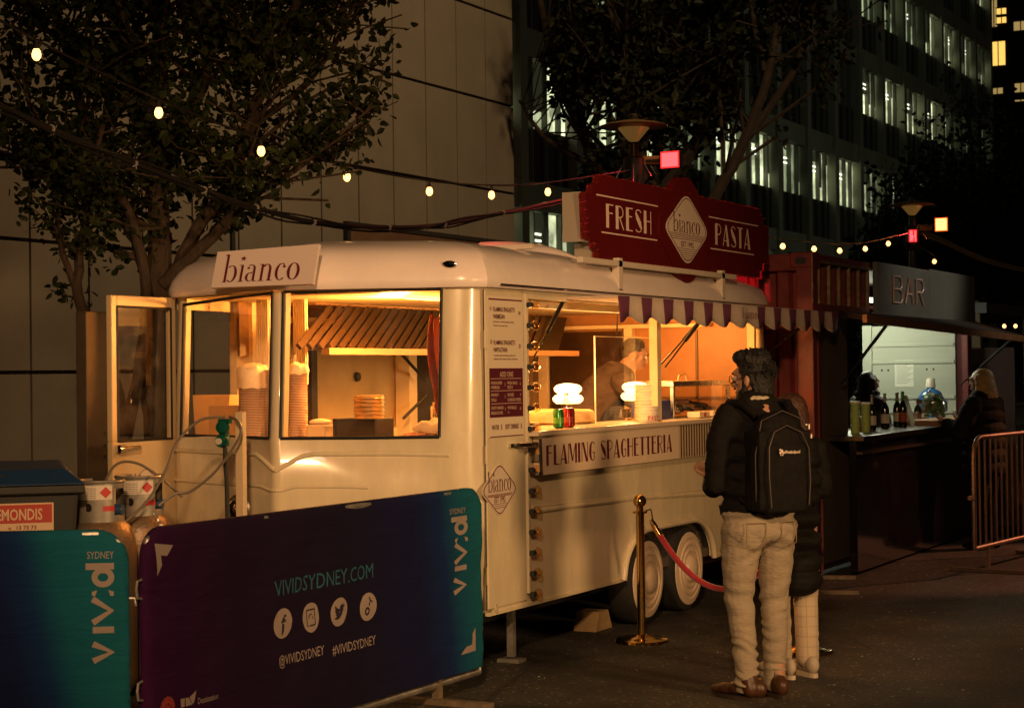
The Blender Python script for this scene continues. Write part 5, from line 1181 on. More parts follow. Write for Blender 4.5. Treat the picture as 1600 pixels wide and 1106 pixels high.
# ================================================================== barriers with printed covers
def cover_mat(name, stops, scale_x, diag=.35):
    m = bpy.data.materials.new(name); m.use_nodes = True; nt = m.node_tree; b = nt.nodes['Principled BSDF']; b.inputs['Roughness'].default_value = .9; b.inputs['Specular IOR Level'].default_value = .2
    tc = nt.nodes.new('ShaderNodeTexCoord'); s = nt.nodes.new('ShaderNodeSeparateXYZ'); nt.links.new(tc.outputs['Object'], s.inputs[0])
    a = nt.nodes.new('ShaderNodeMath'); a.operation = 'MULTIPLY'; a.inputs[1].default_value = 1/scale_x; nt.links.new(s.outputs[0], a.inputs[0])
    c = nt.nodes.new('ShaderNodeMath'); c.operation = 'MULTIPLY_ADD'; c.inputs[1].default_value = diag; nt.links.new(s.outputs[2], c.inputs[0]); nt.links.new(a.outputs[0], c.inputs[2])
    r = nt.nodes.new('ShaderNodeValToRGB'); e = r.color_ramp.elements
    e[0].position = stops[0][0]; e[0].color = (*stops[0][1], 1); e[1].position = stops[-1][0]; e[1].color = (*stops[-1][1], 1)
    for p, cc in stops[1:-1]: q = e.new(p); q.color = (*cc, 1)
    nt.links.new(c.outputs[0], r.inputs[0]); nt.links.new(r.outputs[0], b.inputs['Base Color'])
    n = nt.nodes.new('ShaderNodeTexNoise'); n.inputs['Scale'].default_value = 350; nt.links.new(tc.outputs['Object'], n.inputs['Vector'])
    w = nt.nodes.new('ShaderNodeTexNoise'); w.inputs['Scale'].default_value = 5; w.inputs['Detail'].default_value = 3; w.inputs['Distortion'].default_value = 1.2
    mp = nt.nodes.new('ShaderNodeMapping'); mp.inputs['Rotation'].default_value = (0, R_(35), 0); mp.inputs['Scale'].default_value = (.5, 1, 2.2); nt.links.new(tc.outputs['Object'], mp.inputs[0]); nt.links.new(mp.outputs[0], w.inputs['Vector'])
    mu = nt.nodes.new('ShaderNodeMath'); mu.operation = 'MULTIPLY_ADD'; mu.inputs[1].default_value = 3.0; nt.links.new(w.outputs['Fac'], mu.inputs[0]); nt.links.new(n.outputs['Fac'], mu.inputs[2])
    bp = nt.nodes.new('ShaderNodeBump'); bp.inputs['Strength'].default_value = .55; bp.inputs['Distance'].default_value = .012; nt.links.new(mu.outputs[0], bp.inputs['Height']); nt.links.new(bp.outputs[0], b.inputs['Normal']); return m
PUR, NAV, BLU, TEAL = (.055, .004, .040), (.006, .004, .022), (.004, .014, .085), (.006, .12, .12)
M_cov = cover_mat('printed_cover', [(0.0, (.050, .003, .050)), (.06, (.030, .0025, .036)), (.25, (.012, .0025, .020)), (.55, (.006, .0035, .018)), (.78, (.004, .006, .045)), (.87, (.003, .018, .090)), (.925, (.003, .065, .120)), (1.0, (.005, .105, .145))], 2.9, .06)
M_print = mat('cover_white_print', (.26, .21, .19), .85); M_tealp = mat('cover_teal_print', (.010, .085, .12), .85)
def barrier(name, lb, L, H, loc, ang, bottom=.10, m=None, grp='printed fabric covered crowd barriers'):
    """cover in the local x-z plane, front at local y = -.03; the Empty carries the turn"""
    t = thing(name, lb, 'crowd barrier', (0, 0, 0), grp)
    cv = MB(); nx, nz = 70, 30; r = .13
    def edge(x):      # rounded top corners
        d = min(x, L-x); return H if d > r else H-r+math.sqrt(max(0, r*r-(r-d)**2))
    for side in (-1, 1):
        base = len(cv.v)
        for j in range(nz+1):
            for i in range(nx+1):
                x = L*i/nx
                if i < 6: x = r*(1-math.cos(R_(90*i/6)))*.999
                elif i > nx-6: x = L-r*(1-math.cos(R_(90*(nx-i)/6)))*.999
                else: x = r+(L-2*r)*(i-6)/(nx-12)
                zt_ = edge(x); v = j/nz; z = bottom+(zt_-bottom)*v
                pull = .022*math.sin(math.pi*min(1, max(0, v)))*(1 if side < 0 else .8)
                wr = .012*noise.noise(Vector((x*3.2+z*2.4, z*4.5-x*1.2, side)))+.007*noise.noise(Vector((x*9-z*7, z*9, 3)))
                dd = min(x, L-x, zt_-z)
                yy = side*(.028-.018*math.sin(math.pi*x/L)*math.sin(math.pi*v)+wr)
                if dd < .02: yy *= .5+dd/.04
                cv.v.append(Vector((x, yy, z)))
        for j in range(nz):
            for i in range(nx):
                a = base+j*(nx+1)+i; cv.f.append((a, a+1, a+nx+2, a+nx+1))
    n1 = (nx+1)*(nz+1)
    for j in range(nz):
        a = j*(nx+1); cv.f.append((a, a+nx+1, a+nx+1+n1, a+n1)); b_ = a+nx; cv.f.append((b_, b_+nx+1, b_+nx+1+n1, b_+n1))
    for i in range(nx): a = nz*(nx+1)+i; cv.f.append((a, a+1, a+1+n1, a+n1))
    t.location = loc; t.rotation_euler = (0, 0, ang)
    me = cv.mesh('cover', Vector()); o = bpy.data.objects.new('cover', me); COL.objects.link(o); o.parent = t; me.materials.append(m); bm = bmesh.new(); bm.from_mesh(me); bmesh.ops.recalc_face_normals(bm, faces=bm.faces); bm.to_mesh(me); bm.free()
    for p in me.polygons: p.use_smooth = True
    BV[o.name] = BVHTree.FromPolygons([v.co.copy() for v in me.vertices], [tuple(p.vertices) for p in me.polygons]); t['cv'] = o.name
    fr = MB(); fr.tube([(.02, 0, bottom-.03), (.02, 0, H-.12), (.04, 0, H-.05), (.12, 0, H-.02), (L-.12, 0, H-.02), (L-.04, 0, H-.05), (L-.02, 0, H-.12), (L-.02, 0, bottom-.03), (.02, 0, bottom-.03)], .018, 10); loc_build(fr, 'frame', M_galv, t, True)
    for x in (.42, L-.46):
        f = MB().box(x-.02, -.02, .03, x+.02, .02, bottom+.1).box(x-.025, -.31, .0, x+.025, .31, .028); loc_build(f, 'foot', mat('painted_steel', (.20, .15, .10), .6, .3, .3, 20), t)
    for z in (.35, .80): loc_build(MB().tube([(L-.01, 0, z), (L+.02, 0, z), (L+.025, 0, z-.03)], .007, 8), 'hook', M_galv, t, True)
    for z in (.40, .80): loc_build(MB().tube([(0, 0, z), (-.025, 0, z+.005), (-.032, 0, z+.04), (-.025, 0, z+.07), (0, 0, z+.075)], .006, 8), 'coupling_ring', M_galv, t, True)
    return t
def loc_build(mb, name, m, par, smooth=False, bevel=0):
    me = bpy.data.meshes.new(name); me.from_pydata(mb.v, [], mb.f); me.update(); bm = bmesh.new(); bm.from_mesh(me); bmesh.ops.recalc_face_normals(bm, faces=bm.faces); bm.to_mesh(me); bm.free()
    o = bpy.data.objects.new(name, me); COL.objects.link(o); o.parent = par; me.materials.append(m)
    if smooth:
        for p in me.polygons: p.use_smooth = True
        me.set_sharp_from_angle(angle=R_(40))
    return o
def drape(mb_or_obj, t, cover, L, H):   # push flat print onto the cover surface
    me = mb_or_obj.data
    bm = bmesh.new(); bm.from_mesh(me)
    bmesh.ops.triangulate(bm, faces=bm.faces)
    for _ in range(4):
        le = [e for e in bm.edges if e.calc_length() > .05]
        if not le: break
        bmesh.ops.subdivide_edges(bm, edges=le, cuts=1)
        bmesh.ops.triangulate(bm, faces=[f for f in bm.faces if len(f.verts) > 3])
    for v in bm.verts:
        p, n, i, dd = BV[cover.name].ray_cast(Vector((v.co.x, -1, v.co.z)), Vector((0, 1, 0)))
        if p is not None: v.co.y = p.y-.0022-(abs(v.co.y)*.35)
    bm.to_mesh(me); bm.free()
B1 = barrier('crowd_barrier', 'dark purple to teal fabric-covered barrier with web address in front of the trailer', 2.81, 1.075, (5.845, 4.66, 0), 0, .13, M_cov)
C1 = bpy.data.objects[B1['cv']]; del B1['cv']
def bprint(polys_fn, name, m, par=None):
    mb = MB(); polys_fn(mb); o = loc_build(mb, name, m, B1); drape(o, B1, C1, 0, 0); return o
bpy.context.view_layer.update()
def btext(text, x, z, h, w, m, root=None, cover=None, al='L', bold=.0, rot=None):
    o = sans(text, (0, 0, 0) if rot else (x, -.0, z), (1, 0, 0), (0, 0, 1), h, w, m, None, 'lettering', al, bold)
    if rot:
        for v in o.data.vertices: a, b = v.co.x, v.co.z; v.co = Vector((x-b, 0, z+a))
    o.parent = root or B1; drape(o, None, cover or C1, 0, 0); return o
def fl2(polys, root, cover, m, name='lettering'):
    mb = MB()
    for k, q in enumerate(polys): mb.add([(a, -.0002*(k % 9), b) for a, b in q], [tuple(range(len(q)))])
    o = loc_build(mb, name, m, root); drape(o, root, cover, 0, 0); return o
def vivid(root, cover, xr, zb, ux, uz):
    def F(q): return [[(xr-b*ux, zb+a*uz) for a, b in p] for p in q]
    P = sline([(0, 80), (32, 10), (65, 80)], 24)+sline([(145, 80), (190, 10), (235, 80)], 24)+[[(105, 0), (130, 0), (130, 80), (105, 80)]]
    P += [[(245, 0), (262, 0), (268, 20), (245, 12)], [(245, 70), (268, 62), (262, 82), (248, 82)]]
    P += ring(316, 40, 38, 43, 22, 23, 0, 360, 24)+[[(345, -2), (370, -2), (370, 105), (345, 105)]]
    fl2(F(P), root, cover, M_print, 'logo_lettering')
btext('VIVIDSYDNEY.COM', .89, .708, .072, .83, M_tealp)
# four round icons
def disc(cx, cz, r=.068): return circ(cx, cz, r*1.05, r*.98, 32)
IC = [(.956, .585), (1.19, .582), (1.425, .579), (1.667, .575)]
for c in IC: fl2([disc(*c)], B1, C1, M_print, 'icon')
M_ink = mat('cover_dark_print', (.010, .005, .020), .9)
def sh(P, c, s=.068): return [[(c[0]+a*s, c[1]+b*s) for a, b in q] for q in P]
ic = sh(sline([(.0, -.78), (.0, .25), (.10, .48), (.34, .54)], .24)+[[(-.22, .02), (.32, .02), (.30, .24), (-.22, .24)]], IC[0])
ic += sh(sline([(-.42, -.52), (.42, -.52)], .10)+sline([(-.42, .52), (.42, .52)], .10)+sline([(-.52, -.42), (-.52, .42)], .10)+sline([(.52, -.42), (.52, .42)], .10)+ring(0, 0, .28, .28, .10, .10)+[circ(.33, .33, .07, n=10)]+sum([ring(sx*.42, sz*.42, .15, .15, .10, .10, a, a+90, 4) for sx, sz, a in ((1, 1, 0), (-1, 1, 90), (-1, -1, 180), (1, -1, 270))], []), IC[1])
bird = [(-.62, -.42), (-.30, -.50), (.05, -.46), (.34, -.22), (.48, .10), (.50, .26), (.66, .42), (.48, .40), (.58, .56), (.38, .48), (.18, .50), (.04, .36), (.02, .20), (-.26, .26), (-.54, .48), (-.56, .26), (-.46, .12), (-.58, .14), (-.46, -.06), (-.34, -.10), (-.48, -.14), (-.30, -.28), (-.44, -.36)]
ic += sh([bird], IC[2])
ic += sh(ring(-.12, -.30, .30, .30, .16, .16)+[[(.04, -.30), (.19, -.30), (.19, .66), (.04, .66)]]+sline([(.12, .62), (.22, .40), (.46, .30)], .15), IC[3])
fl2(ic, B1, C1, M_ink, 'icon_mark')
btext('@VIVIDSYDNEY', .915, .402, .046, .372, M_print); btext('#VIVIDSYDNEY', 1.358, .388, .046, .382, M_print)
fl2([[(.045, 1.015), (.165, .998), (.120, .960), (.080, .965), (.085, .925), (.058, .885)]], B1, C1, M_print, 'chevron_mark')
fl2([[(2.70, .345), (2.71, .225), (2.56, .222), (2.61, .258), (2.668, .262), (2.672, .318)]], B1, C1, M_print, 'chevron_mark')
btext('SYDNEY', 2.452, .952, .030, .168, M_print)
vivid(B1, C1, 2.628, .545, .00155, .00106)
fl = []
for k in range(7): a = R_(20+23*k); fl += sline([(.115, .335), (.115+.03*math.cos(a), .335+.035*math.sin(a)), (.115+.050*math.cos(a), .34+.058*math.sin(a))], .006)+ring(.115+.042*math.cos(a), .342+.045*math.sin(a), .012, .014, .004, .004, 0, 360, 8)
fl2(fl, B1, C1, mat('cover_red_print', (.38, .05, .04), .85), 'flower_mark')
fl2([[(.205, .375), (.235, .374), (.232, .34), (.208, .34)], [(.240, .374), (.262, .372), (.285, .34), (.24, .34)], [(.268, .372), (.318, .392), (.30, .35), (.288, .34)]], B1, C1, M_print, 'leaf_mark')
btext('Destination', .325, .335, .026, .140, M_print)
aa = math.atan2(-.835, .55)
B2 = barrier('crowd_barrier', 'blue to teal fabric-covered barrier at the bottom left corner of the photo', 2.6, 1.075, (5.84-.55*2.6, 4.717+.835*2.6, 0), aa, .12, cover_mat('printed_cover_left', [(0.0, (.04, .002, .022)), (.5, (.006, .004, .02)), (.86, (.004, .010, .060)), (.905, (.003, .025, .100)), (.945, (.004, .085, .130)), (1.0, (.006, .105, .150))], 2.65, .08))
C2 = bpy.data.objects[B2['cv']]; del B2['cv']
def lx(s): return 2.6-(s+.217)
btext('SYDNEY', lx(-.058), .962, .030, .104, M_print, B2, C2)
vivid(B2, C2, lx(-.160), .560, .00103, .00104)

B3 = barrier('crowd_barrier', 'dark covered barrier seen edge on behind the two queueing people', 1.9, 1.10, (13.55-.32*1.9, 4.2+.0, 0), R_(18), .14, cover_mat('printed_cover_far', [(0.0, (.02, .006, .03)), (.6, (.008, .008, .03)), (.9, (.006, .02, .06)), (1.0, (.01, .05, .07))], 1.9, .04))
C3 = bpy.data.objects[B3['cv']]; del B3['cv']
btext('0000', 1.42, .66, .13, .24, mat('dim_pink_print', (.40, .22, .18), .9), B3, C3); btext('IDNEY', 1.46, .50, .07, .20, mat('dim_wine_print', (.14, .04, .06), .9), B3, C3)

# ================================================================== gas bottles, regulator, bin, post
M_gas = mat('gas_steel', (.16, .13, .10), .45, .55, .45, 9, .35, 50, rvar=.15, col2=(.24, .14, .07))
M_collar = mat('gas_collar', (.26, .24, .21), .45, .5, .2, 9)
def gas(x, y, lb, ang):
    t = thing('gas_bottle', lb, 'gas bottle', (x, y, 0), 'steel gas bottles behind the barriers')
    MB().lathe([(.14, 0), (.15, .03), (.187, .08), (.19, .12), (.19, .78), (.183, .84), (.16, .895), (.12, .935), (.06, .955), (.001, .96)], (x, y, 0), 40).build('cylinder', M_gas, t, True)
    co = MB(); n = 48; r = .128; zt_, zb_ = 1.135, .925
    base = 0
    for side, rr_ in ((0, r), (1, r-.006)):
        for k in range(n+1):
            a = R_(ang-150+300*k/n)
            for z in (zb_, .962, 1.10, zt_): co.v.append(Vector((x+rr_*math.cos(a), y+rr_*math.sin(a), z)))
    for s_ in (0, 1):
        for k in range(n):
            deg = -150+300*(k+.5)/n
            for j in range(3):
                if j == 1 and (52 < deg < 118 or -118 < deg < -70): continue
                a = s_*(n+1)*4+k*4+j; co.f.append((a, a+4, a+5, a+1))
    o = co.build('collar', M_collar, t, True)
    MB().tube([(x+r*math.cos(R_(ang-150+300*k/n)), y+r*math.sin(R_(ang-150+300*k/n)), zt_) for k in range(n+1)], .009, 8).build('collar_rim', M_collar, o, True)
    # white hazard label with red diamond, following the collar
    def curved(a0, a1, z0_, z1_, m, nm, rad=r+.0015, k_=10):
        b = MB()
        for k in range(k_):
            p, q = R_(ang+a0+(a1-a0)*k/k_), R_(ang+a0+(a1-a0)*(k+1)/k_)
            b.add([(x+rad*math.cos(p), y+rad*math.sin(p), z0_), (x+rad*math.cos(q), y+rad*math.sin(q), z0_), (x+rad*math.cos(q), y+rad*math.sin(q), z1_), (x+rad*math.cos(p), y+rad*math.sin(p), z1_)], [(0, 1, 2, 3)])
        return b.build(nm, m, o)
    MB().lathe([(.001, 0), (.022, 0), (.022, -.001)], (x+(r+.0015)*math.cos(R_(ang-12)), y+(r+.0015)*math.sin(R_(ang-12)), 1.005), 14, 'x').build('collar_hole', M_black, o)
    curved(-48, 44, 1.045, 1.118, mat('label_paper', (.58, .52, .45), .6), 'label')
    for k in range(6): curved(-44, 6, 1.052+.010*k, 1.055+.010*k, mat('ink_grey', (.12, .12, .11)), 'label_line', r+.0022, 6)
    a = R_(ang+28); e = Vector((-math.sin(a), math.cos(a), 0)); c = Vector((x+(r+.003)*math.cos(a), y+(r+.003)*math.sin(a), 1.082))
    MB().add([c-e*.030, c-Vector((0, 0, .030)), c+e*.030, c+Vector((0, 0, .030))], [(0, 1, 2, 3)]).build('hazard_diamond', mat('hazard_red', (.45, .02, .02), .5), o, fix=False)
    curved(22, 50, .985, 1.012, mat('hazard_red', (.45, .02, .02)), 'red_sticker')
    # valve
    MB().tube([(x, y, .915), (x, y, 1.03)], .018, 12).tube([(x, y, .985), (x+.07*math.cos(R_(ang+80)), y+.07*math.sin(R_(ang+80)), .985)], .014, 10).build('valve', M_brass, t, True)
    vx, vy = x+.13*math.cos(R_(ang+80)), y+.13*math.sin(R_(ang+80))
    MB().tube([(vx, vy, .985), (x+.07*math.cos(R_(ang+80)), y+.07*math.sin(R_(ang+80)), .985)], [.028, .032], 14).build('valve_wheel', mat('valve_blue', (.02, .05, .11), .4), t, True)
    return t
gas(7.64, 6.36, 'left gas bottle with white label on its collar, nearest the bin', 206)
gas(8.06, 6.43, 'right gas bottle partly hidden behind the first one', 208)
# chains round the necks
ch = thing('chain', 'dark steel chain hanging in front of the two gas bottles', 'chain', (7.6, 6.3, .8)); cm_ = MB()
CP = smooth_line([(7.62, 6.33, .97), (7.58, 6.28, .93), (7.575, 6.235, .86), (7.585, 6.20, .78), (7.60, 6.19, .72)], 7)
CP2 = smooth_line([(7.86, 6.18, .95), (7.845, 6.13, .91), (7.85, 6.09, .84), (7.87, 6.07, .76)], 7)
for P in (CP, CP2):
    for k in range(len(P)-1):
        c = (P[k]+P[k+1])/2; d = (P[k+1]-P[k]).normalized(); s1 = d.cross(Vector((0, 0, 1)) if k % 2 else Vector((1, .3, .2))).normalized()
        cm_.tube([c+d*.014*math.cos(a)+s1*.008*math.sin(a) for a in [2*math.pi*j/8 for j in range(9)]], .003, 5, False)
cm_.build('links', M_steel, ch, True)
# regulator board: pale post with green regulator and hoses
rg = thing('regulator_post', 'slim pale post with green gas regulator and looping hoses before the left front window', 'regulator post', (8.2, 5.87, 0))
MB().box(8.20, 5.845, .0, 8.235, 5.895, 1.48).build('post', mat('pale_post_paint', (.60, .46, .28), .5), rg, bevel=.003)
M_reg = mat('regulator_green', (.006, .10, .07), .3, .3)
def RO(y, z): return Vector((8.175, y, z))
g = MB(); g.lathe([(.001, -.035), (.030, -.03), (.036, -.01), (.036, .01), (.026, .025), (.001, .03)], (8.165, 5.945, 1.40), 20, 'x').box(8.15, 5.925, 1.30, 8.19, 5.965, 1.40).lathe([(.001, -.035), (.030, -.03), (.036, -.01), (.036, .01), (.026, .025), (.001, .03)], (8.165, 5.95, 1.325), 20, 'x').box(8.15, 5.90, 1.42, 8.18, 5.97, 1.445)
g.build('regulator', M_reg, rg, True)
MB().lathe([(.001, -.04), (.018, -.04), (.018, -.03)], (8.163, 5.952, 1.325), 16, 'x').build('gauge', mat('gauge_face', (.55, .5, .42), .4), rg, True)
MB().tube([(8.165, 5.935, 1.29), (8.165, 5.935, 1.22), (8.17, 5.93, 1.1), (8.17, 5.925, .60)], .013, 8).build('pipe', M_cable, rg, True)
M_hose = mat('hose_grey', (.16, .13, .10), .4, .1)
hz = [[(8.16, 5.93, 1.455), (8.10, 6.05, 1.44), (8.02, 6.14, 1.33), (7.97, 6.18, 1.18), (7.90, 6.25, 1.02), (7.80, 6.33, .91), (7.72, 6.37, .92), (7.66, 6.36, .985)],
      [(8.16, 5.90, 1.455), (8.13, 5.82, 1.43), (8.12, 5.80, 1.37), (8.11, 5.86, 1.27), (8.08, 5.96, 1.15), (8.03, 6.07, 1.06), (7.99, 6.14, 1.05), (7.93, 6.20, .99)],
      [(8.17, 6.80, 1.02), (8.2, 6.72, 1.18), (8.25, 6.62, 1.20), (8.3, 6.5, 1.13), (8.4, 6.4, 1.0)]]
hb = MB()
for P in hz: hb.tube(smooth_line(P, 5), .0075, 8)
hb.build('hose', M_hose, rg, True)
sp = thing('spare_wheel_cover', 'small chrome domed hub on the trailer front just above the barrier', 'hub', (8.60, 6.16, .93))
MB().lathe([(.001, -.05), (.03, -.048), (.05, -.035), (.058, -.015), (.062, 0)], (8.62, 6.18, .93), 28, 'x').build('hub', M_chrome, sp, True)
MB().lathe([(.062, -.006), (.072, -.012), (.078, 0)], (8.62, 6.18, .93), 28, 'x', cap=False).build('hub_rim', M_steel, sp, True)
# wheelie bin
bn = thing('wheelie_bin', 'dark wheelie bin with blue lid and red and white label behind the left barrier', 'bin', (7.5, 7.05, 0))
u0, v0 = Vector((-.69, .724, 0)).normalized(), Vector((.724, .69, 0)).normalized(); BO = Vector((7.35, 6.25, 0))
def BP(a, b, z): return BO+u0*a+v0*b+Vector((0, 0, z))
bb = MB(); zb_, zt_ = .12, 1.13
bb.add([BP(.07, .05, zb_), BP(1.13, .05, zb_), BP(1.13, .62, zb_), BP(.07, .62, zb_), BP(0, 0, zt_), BP(1.2, 0, zt_), BP(1.2, .72, zt_), BP(0, .72, zt_)], [(3, 2, 1, 0), (0, 1, 5, 4), (1, 2, 6, 5), (2, 3, 7, 6), (3, 0, 4, 7), (4, 5, 6, 7)])
M_bin = mat('bin_plastic', (.010, .009, .008), .55, 0, .2, 8, .1, 120)
bb.build('bin_body', M_bin, bn, bevel=.02)
rim = MB(); rim.add([BP(-.03, -.03, 1.09), BP(1.23, -.03, 1.09), BP(1.23, .75, 1.09), BP(-.03, .75, 1.09), BP(-.03, -.03, 1.135), BP(1.23, -.03, 1.135), BP(1.23, .75, 1.135), BP(-.03, .75, 1.135)], [(3, 2, 1, 0), (0, 1, 5, 4), (1, 2, 6, 5), (2, 3, 7, 6), (3, 0, 4, 7), (4, 5, 6, 7)])
rim.build('rim', M_bin, bn, bevel=.01)
lid = MB(); lid.add([BP(-.035, -.04, 1.137), BP(1.235, -.04, 1.137), BP(1.235, .75, 1.137), BP(-.035, .75, 1.137), BP(.06, .05, 1.215), BP(1.14, .05, 1.215), BP(1.14, .70, 1.235), BP(.06, .70, 1.235)], [(3, 2, 1, 0), (0, 1, 5, 4), (1, 2, 6, 5), (2, 3, 7, 6), (3, 0, 4, 7), (4, 5, 6, 7)])
lo = lid.build('lid', mat('bin_lid_blue', (.007, .026, .075), .45, 0, .15, 6), bn, bevel=.012)
MB().add([BP(.36, -.005, 1.158), BP(.55, -.005, 1.158), BP(.55, .02, 1.192), BP(.36, .02, 1.192)], [(0, 1, 2, 3)]).build('lid_recess', M_black, lo)
fz = -v0
def BF(a, z, off=.004): # point on the leaning front face
    t = (z-zb_)/(zt_-zb_); return BO+u0*a+v0*(.05*(1-t)-off)+Vector((0, 0, z))
ub = -u0; sl2 = (BF(.5, 1.0)-BF(.5, .8)).normalized()
def label(a1, z0_, w, h, m, nm, off): o_ = BF(a1, z0_, off); return MB().add([o_, o_+ub*w, o_+ub*w+sl2*h, o_+sl2*h], [(0, 1, 2, 3)]).build(nm, m, bn, fix=False)
LA = .455
label(LA, .905, .33, .145, mat('bin_label_cream', (.52, .36, .24), .6), 'label', .003)
label(LA-.008, .950, .314, .092, mat('bin_label_red', (.34, .03, .02), .6), 'label_red', .005)
sans('REMONDIS', BF(LA-.020, .966, .007), ub, sl2, .058, .255, mat('bin_label_cream', (.52, .36, .24)), bn, 'lettering', 'L', .02)
sans('13 73 73', BF(LA-.15, .918, .0055), ub, sl2, .020, .095, M_wine, bn, 'lettering', 'L', .01)
sans('c', BF(LA-.11, .918, .0055), ub, sl2, .018, .014, M_wine, bn, 'lettering', 'L', .01)
ic_ = MB(); o_ = BF(LA-.05, .80, .004)
for q in sline([(0, .01), (.07, .0)], .010)+sline([(.0, .03), (.07, .045)], .010)+sline([(.11, .03), (.155, .075), (.20, .03)], .010)+sline([(.155, .07), (.155, .02)], .008)+sline([(.12, .01), (.135, .0)], .008):
    ic_.add([o_+ub*a+sl2*b for a, b in q], [(0, 1, 2, 3)])
for q in sline([(-.04, .09), (.25, .09)], .004)+sline([(-.04, .09), (-.04, -.03)], .004)+sline([(.25, .09), (.25, -.03)], .004): ic_.add([o_+ub*a+sl2*b for a, b in q], [(0, 1, 2, 3)])
ic_.build('recycling_marks', mat('bin_mark', (.30, .17, .10), .7), bn, fix=False)
wz = MB()
for a in (.12, 1.08): wz.lathe([(.05, -.02), (.075, -.015), (.075, .015), (.05, .02)], BP(a, .62, .077), 20, 'x')
for a in (.12, 1.08): wz.lathe([(.05, -.02), (.075, -.015), (.075, .015), (.05, .02)], BP(a, .10, .077), 20, 'x')
wz.build('castor', M_black, bn, True)
# brown steel post behind
ps = thing('steel_post', 'brown drilled steel post standing between the bin and the open trailer door', 'post', (8.75, 7.3, 0))
MB().box(8.64, 7.28, 0, 8.86, 7.36, 2.07).build('post', mat('brown_steel', (.07, .05, .032), .6, .2, .2, 5), ps, bevel=.005)
h_ = MB()
for z in (1.20, 1.27, 1.34): h_.lathe([(.001, -.002), (.011, -.002), (.011, 0)], (8.80, 7.28, z), 12, 'y')
h_.build('bolt_hole', M_black, ps)

# ================================================================== steel crowd barrier at right
def fence_barrier(x0, y0, ang, lb):
    t = thing('crowd_control_fence', lb, 'crowd fence', (x0, y0, 0)); L = 2.2
    m = mat('fence_steel', (.20, .13, .10), .45, .6, .3, 10)
    c, s_ = math.cos(ang), math.sin(ang)
    def W(a, z, o=0): return Vector((x0+a*c-o*s_, y0+a*s_+o*c, z))
    MB().tube([W(.0, .22), W(0, .95), W(.02, 1.03), W(.08, 1.09), W(.16, 1.11), W(L-.16, 1.11), W(L-.08, 1.09), W(L-.02, 1.03), W(L, .95), W(L, .22), W(0, .22)], .019, 12).build('frame', m, t, True)
    for k in range(1, 17): MB().tube([W(L*k/17, .22), W(L*k/17, 1.11)], .009, 8).build('bar', m, t, True)
    MB().bar(W(-.10, .63), W(0, .63), .03, .03).build('hook', m, t)
    for a in (.30, L-.3): MB().bar(W(a, .0, -.32)+Vector((0, 0, .015)), W(a, .0, .32)+Vector((0, 0, .015)), .03, .03).bar(W(a, .02), W(a, .22), .03, .03, (1, 0, 0)).build('foot', m, t)
    return t
fence_barrier(14.95, 3.53, R_(-7), 'reddish steel crowd-control fence at the right edge before the blond customer')
# litter specks on the asphalt
lt = MB(); r7 = random.Random(11)
for k in range(60):
    x, y = r7.uniform(8.8, 17), r7.uniform(2.2, 4.6); q = r7.uniform(.004, .012)
    lt.add([(x-q, y, .004), (x, y-q*.7, .003), (x+q*.9, y, .007), (x, y+q, .004)], [(0, 1, 2, 3)])
tag(lt.build('litter', mat('litter_pale', (.35, .30, .24), .8), None), None, None)['kind'] = 'stuff'
bpy.data.objects['litter']['label'] = 'tiny pale scraps of litter and leaves scattered on the asphalt'; bpy.data.objects['litter']['category'] = 'litter'
# ================================================================== trees
M_bark = mat('bark', (.065, .042, .026), .9, 0, .35, 7, .8, 30, stretch=(4, 4, .7))
M_barkd = mat('bark_dark', (.035, .022, .014), .95, 0, .3, 7, .5, 30)
def leaf_mat(name, c1, c2):
    m = bpy.data.materials.new(name); m.use_nodes = True; nt = m.node_tree; b = nt.nodes['Principled BSDF']; b.inputs['Roughness'].default_value = .6; b.inputs['Specular IOR Level'].default_value = .25
    g = nt.nodes.new('ShaderNodeNewGeometry'); r = nt.nodes.new('ShaderNodeValToRGB'); r.color_ramp.elements[0].color = (*c1, 1); r.color_ramp.elements[1].color = (*c2, 1)
    nt.links.new(g.outputs['Random Per Island'], r.inputs[0]); nt.links.new(r.outputs[0], b.inputs['Base Color'])
    out = nt.nodes['Material Output']; tl = nt.nodes.new('ShaderNodeBsdfTranslucent'); nt.links.new(r.outputs[0], tl.inputs[0]); mx = nt.nodes.new('ShaderNodeMixShader'); mx.inputs[0].default_value = .25
    nt.links.new(b.outputs[0], mx.inputs[1]); nt.links.new(tl.outputs[0], mx.inputs[2]); nt.links.new(mx.outputs[0], out.inputs[0]); return m
M_leaf = leaf_mat('leaf_green', (.012, .020, .007), (.042, .055, .013))
M_leaf2 = leaf_mat('leaf_dark', (.008, .012, .005), (.026, .030, .010))
S_ = Vector((.457, -.889, 0)); D_ = Vector((.889, .457, 0))
def leaf(mb, p, s, rn):
    d = Vector((rn.gauss(0, 1), rn.gauss(0, 1), rn.gauss(-.5, .7))).normalized(); u = d.cross(Vector((rn.gauss(0, 1), rn.gauss(0, 1), rn.gauss(0, 1)))).normalized(); w = d.cross(u)*(.12*s)
    n = len(mb.v); mb.v += [p, p+d*s*.35+u*s*.30+w, p+d*s*.75+u*s*.22+w, p+d*s, p+d*s*.75-u*s*.22+w, p+d*s*.35-u*s*.30+w, p+d*s*.5]
    mb.f += [(n, n+1, n+2, n+6), (n+6, n+2, n+3), (n+6, n+3, n+4), (n, n+6, n+4, n+5)]
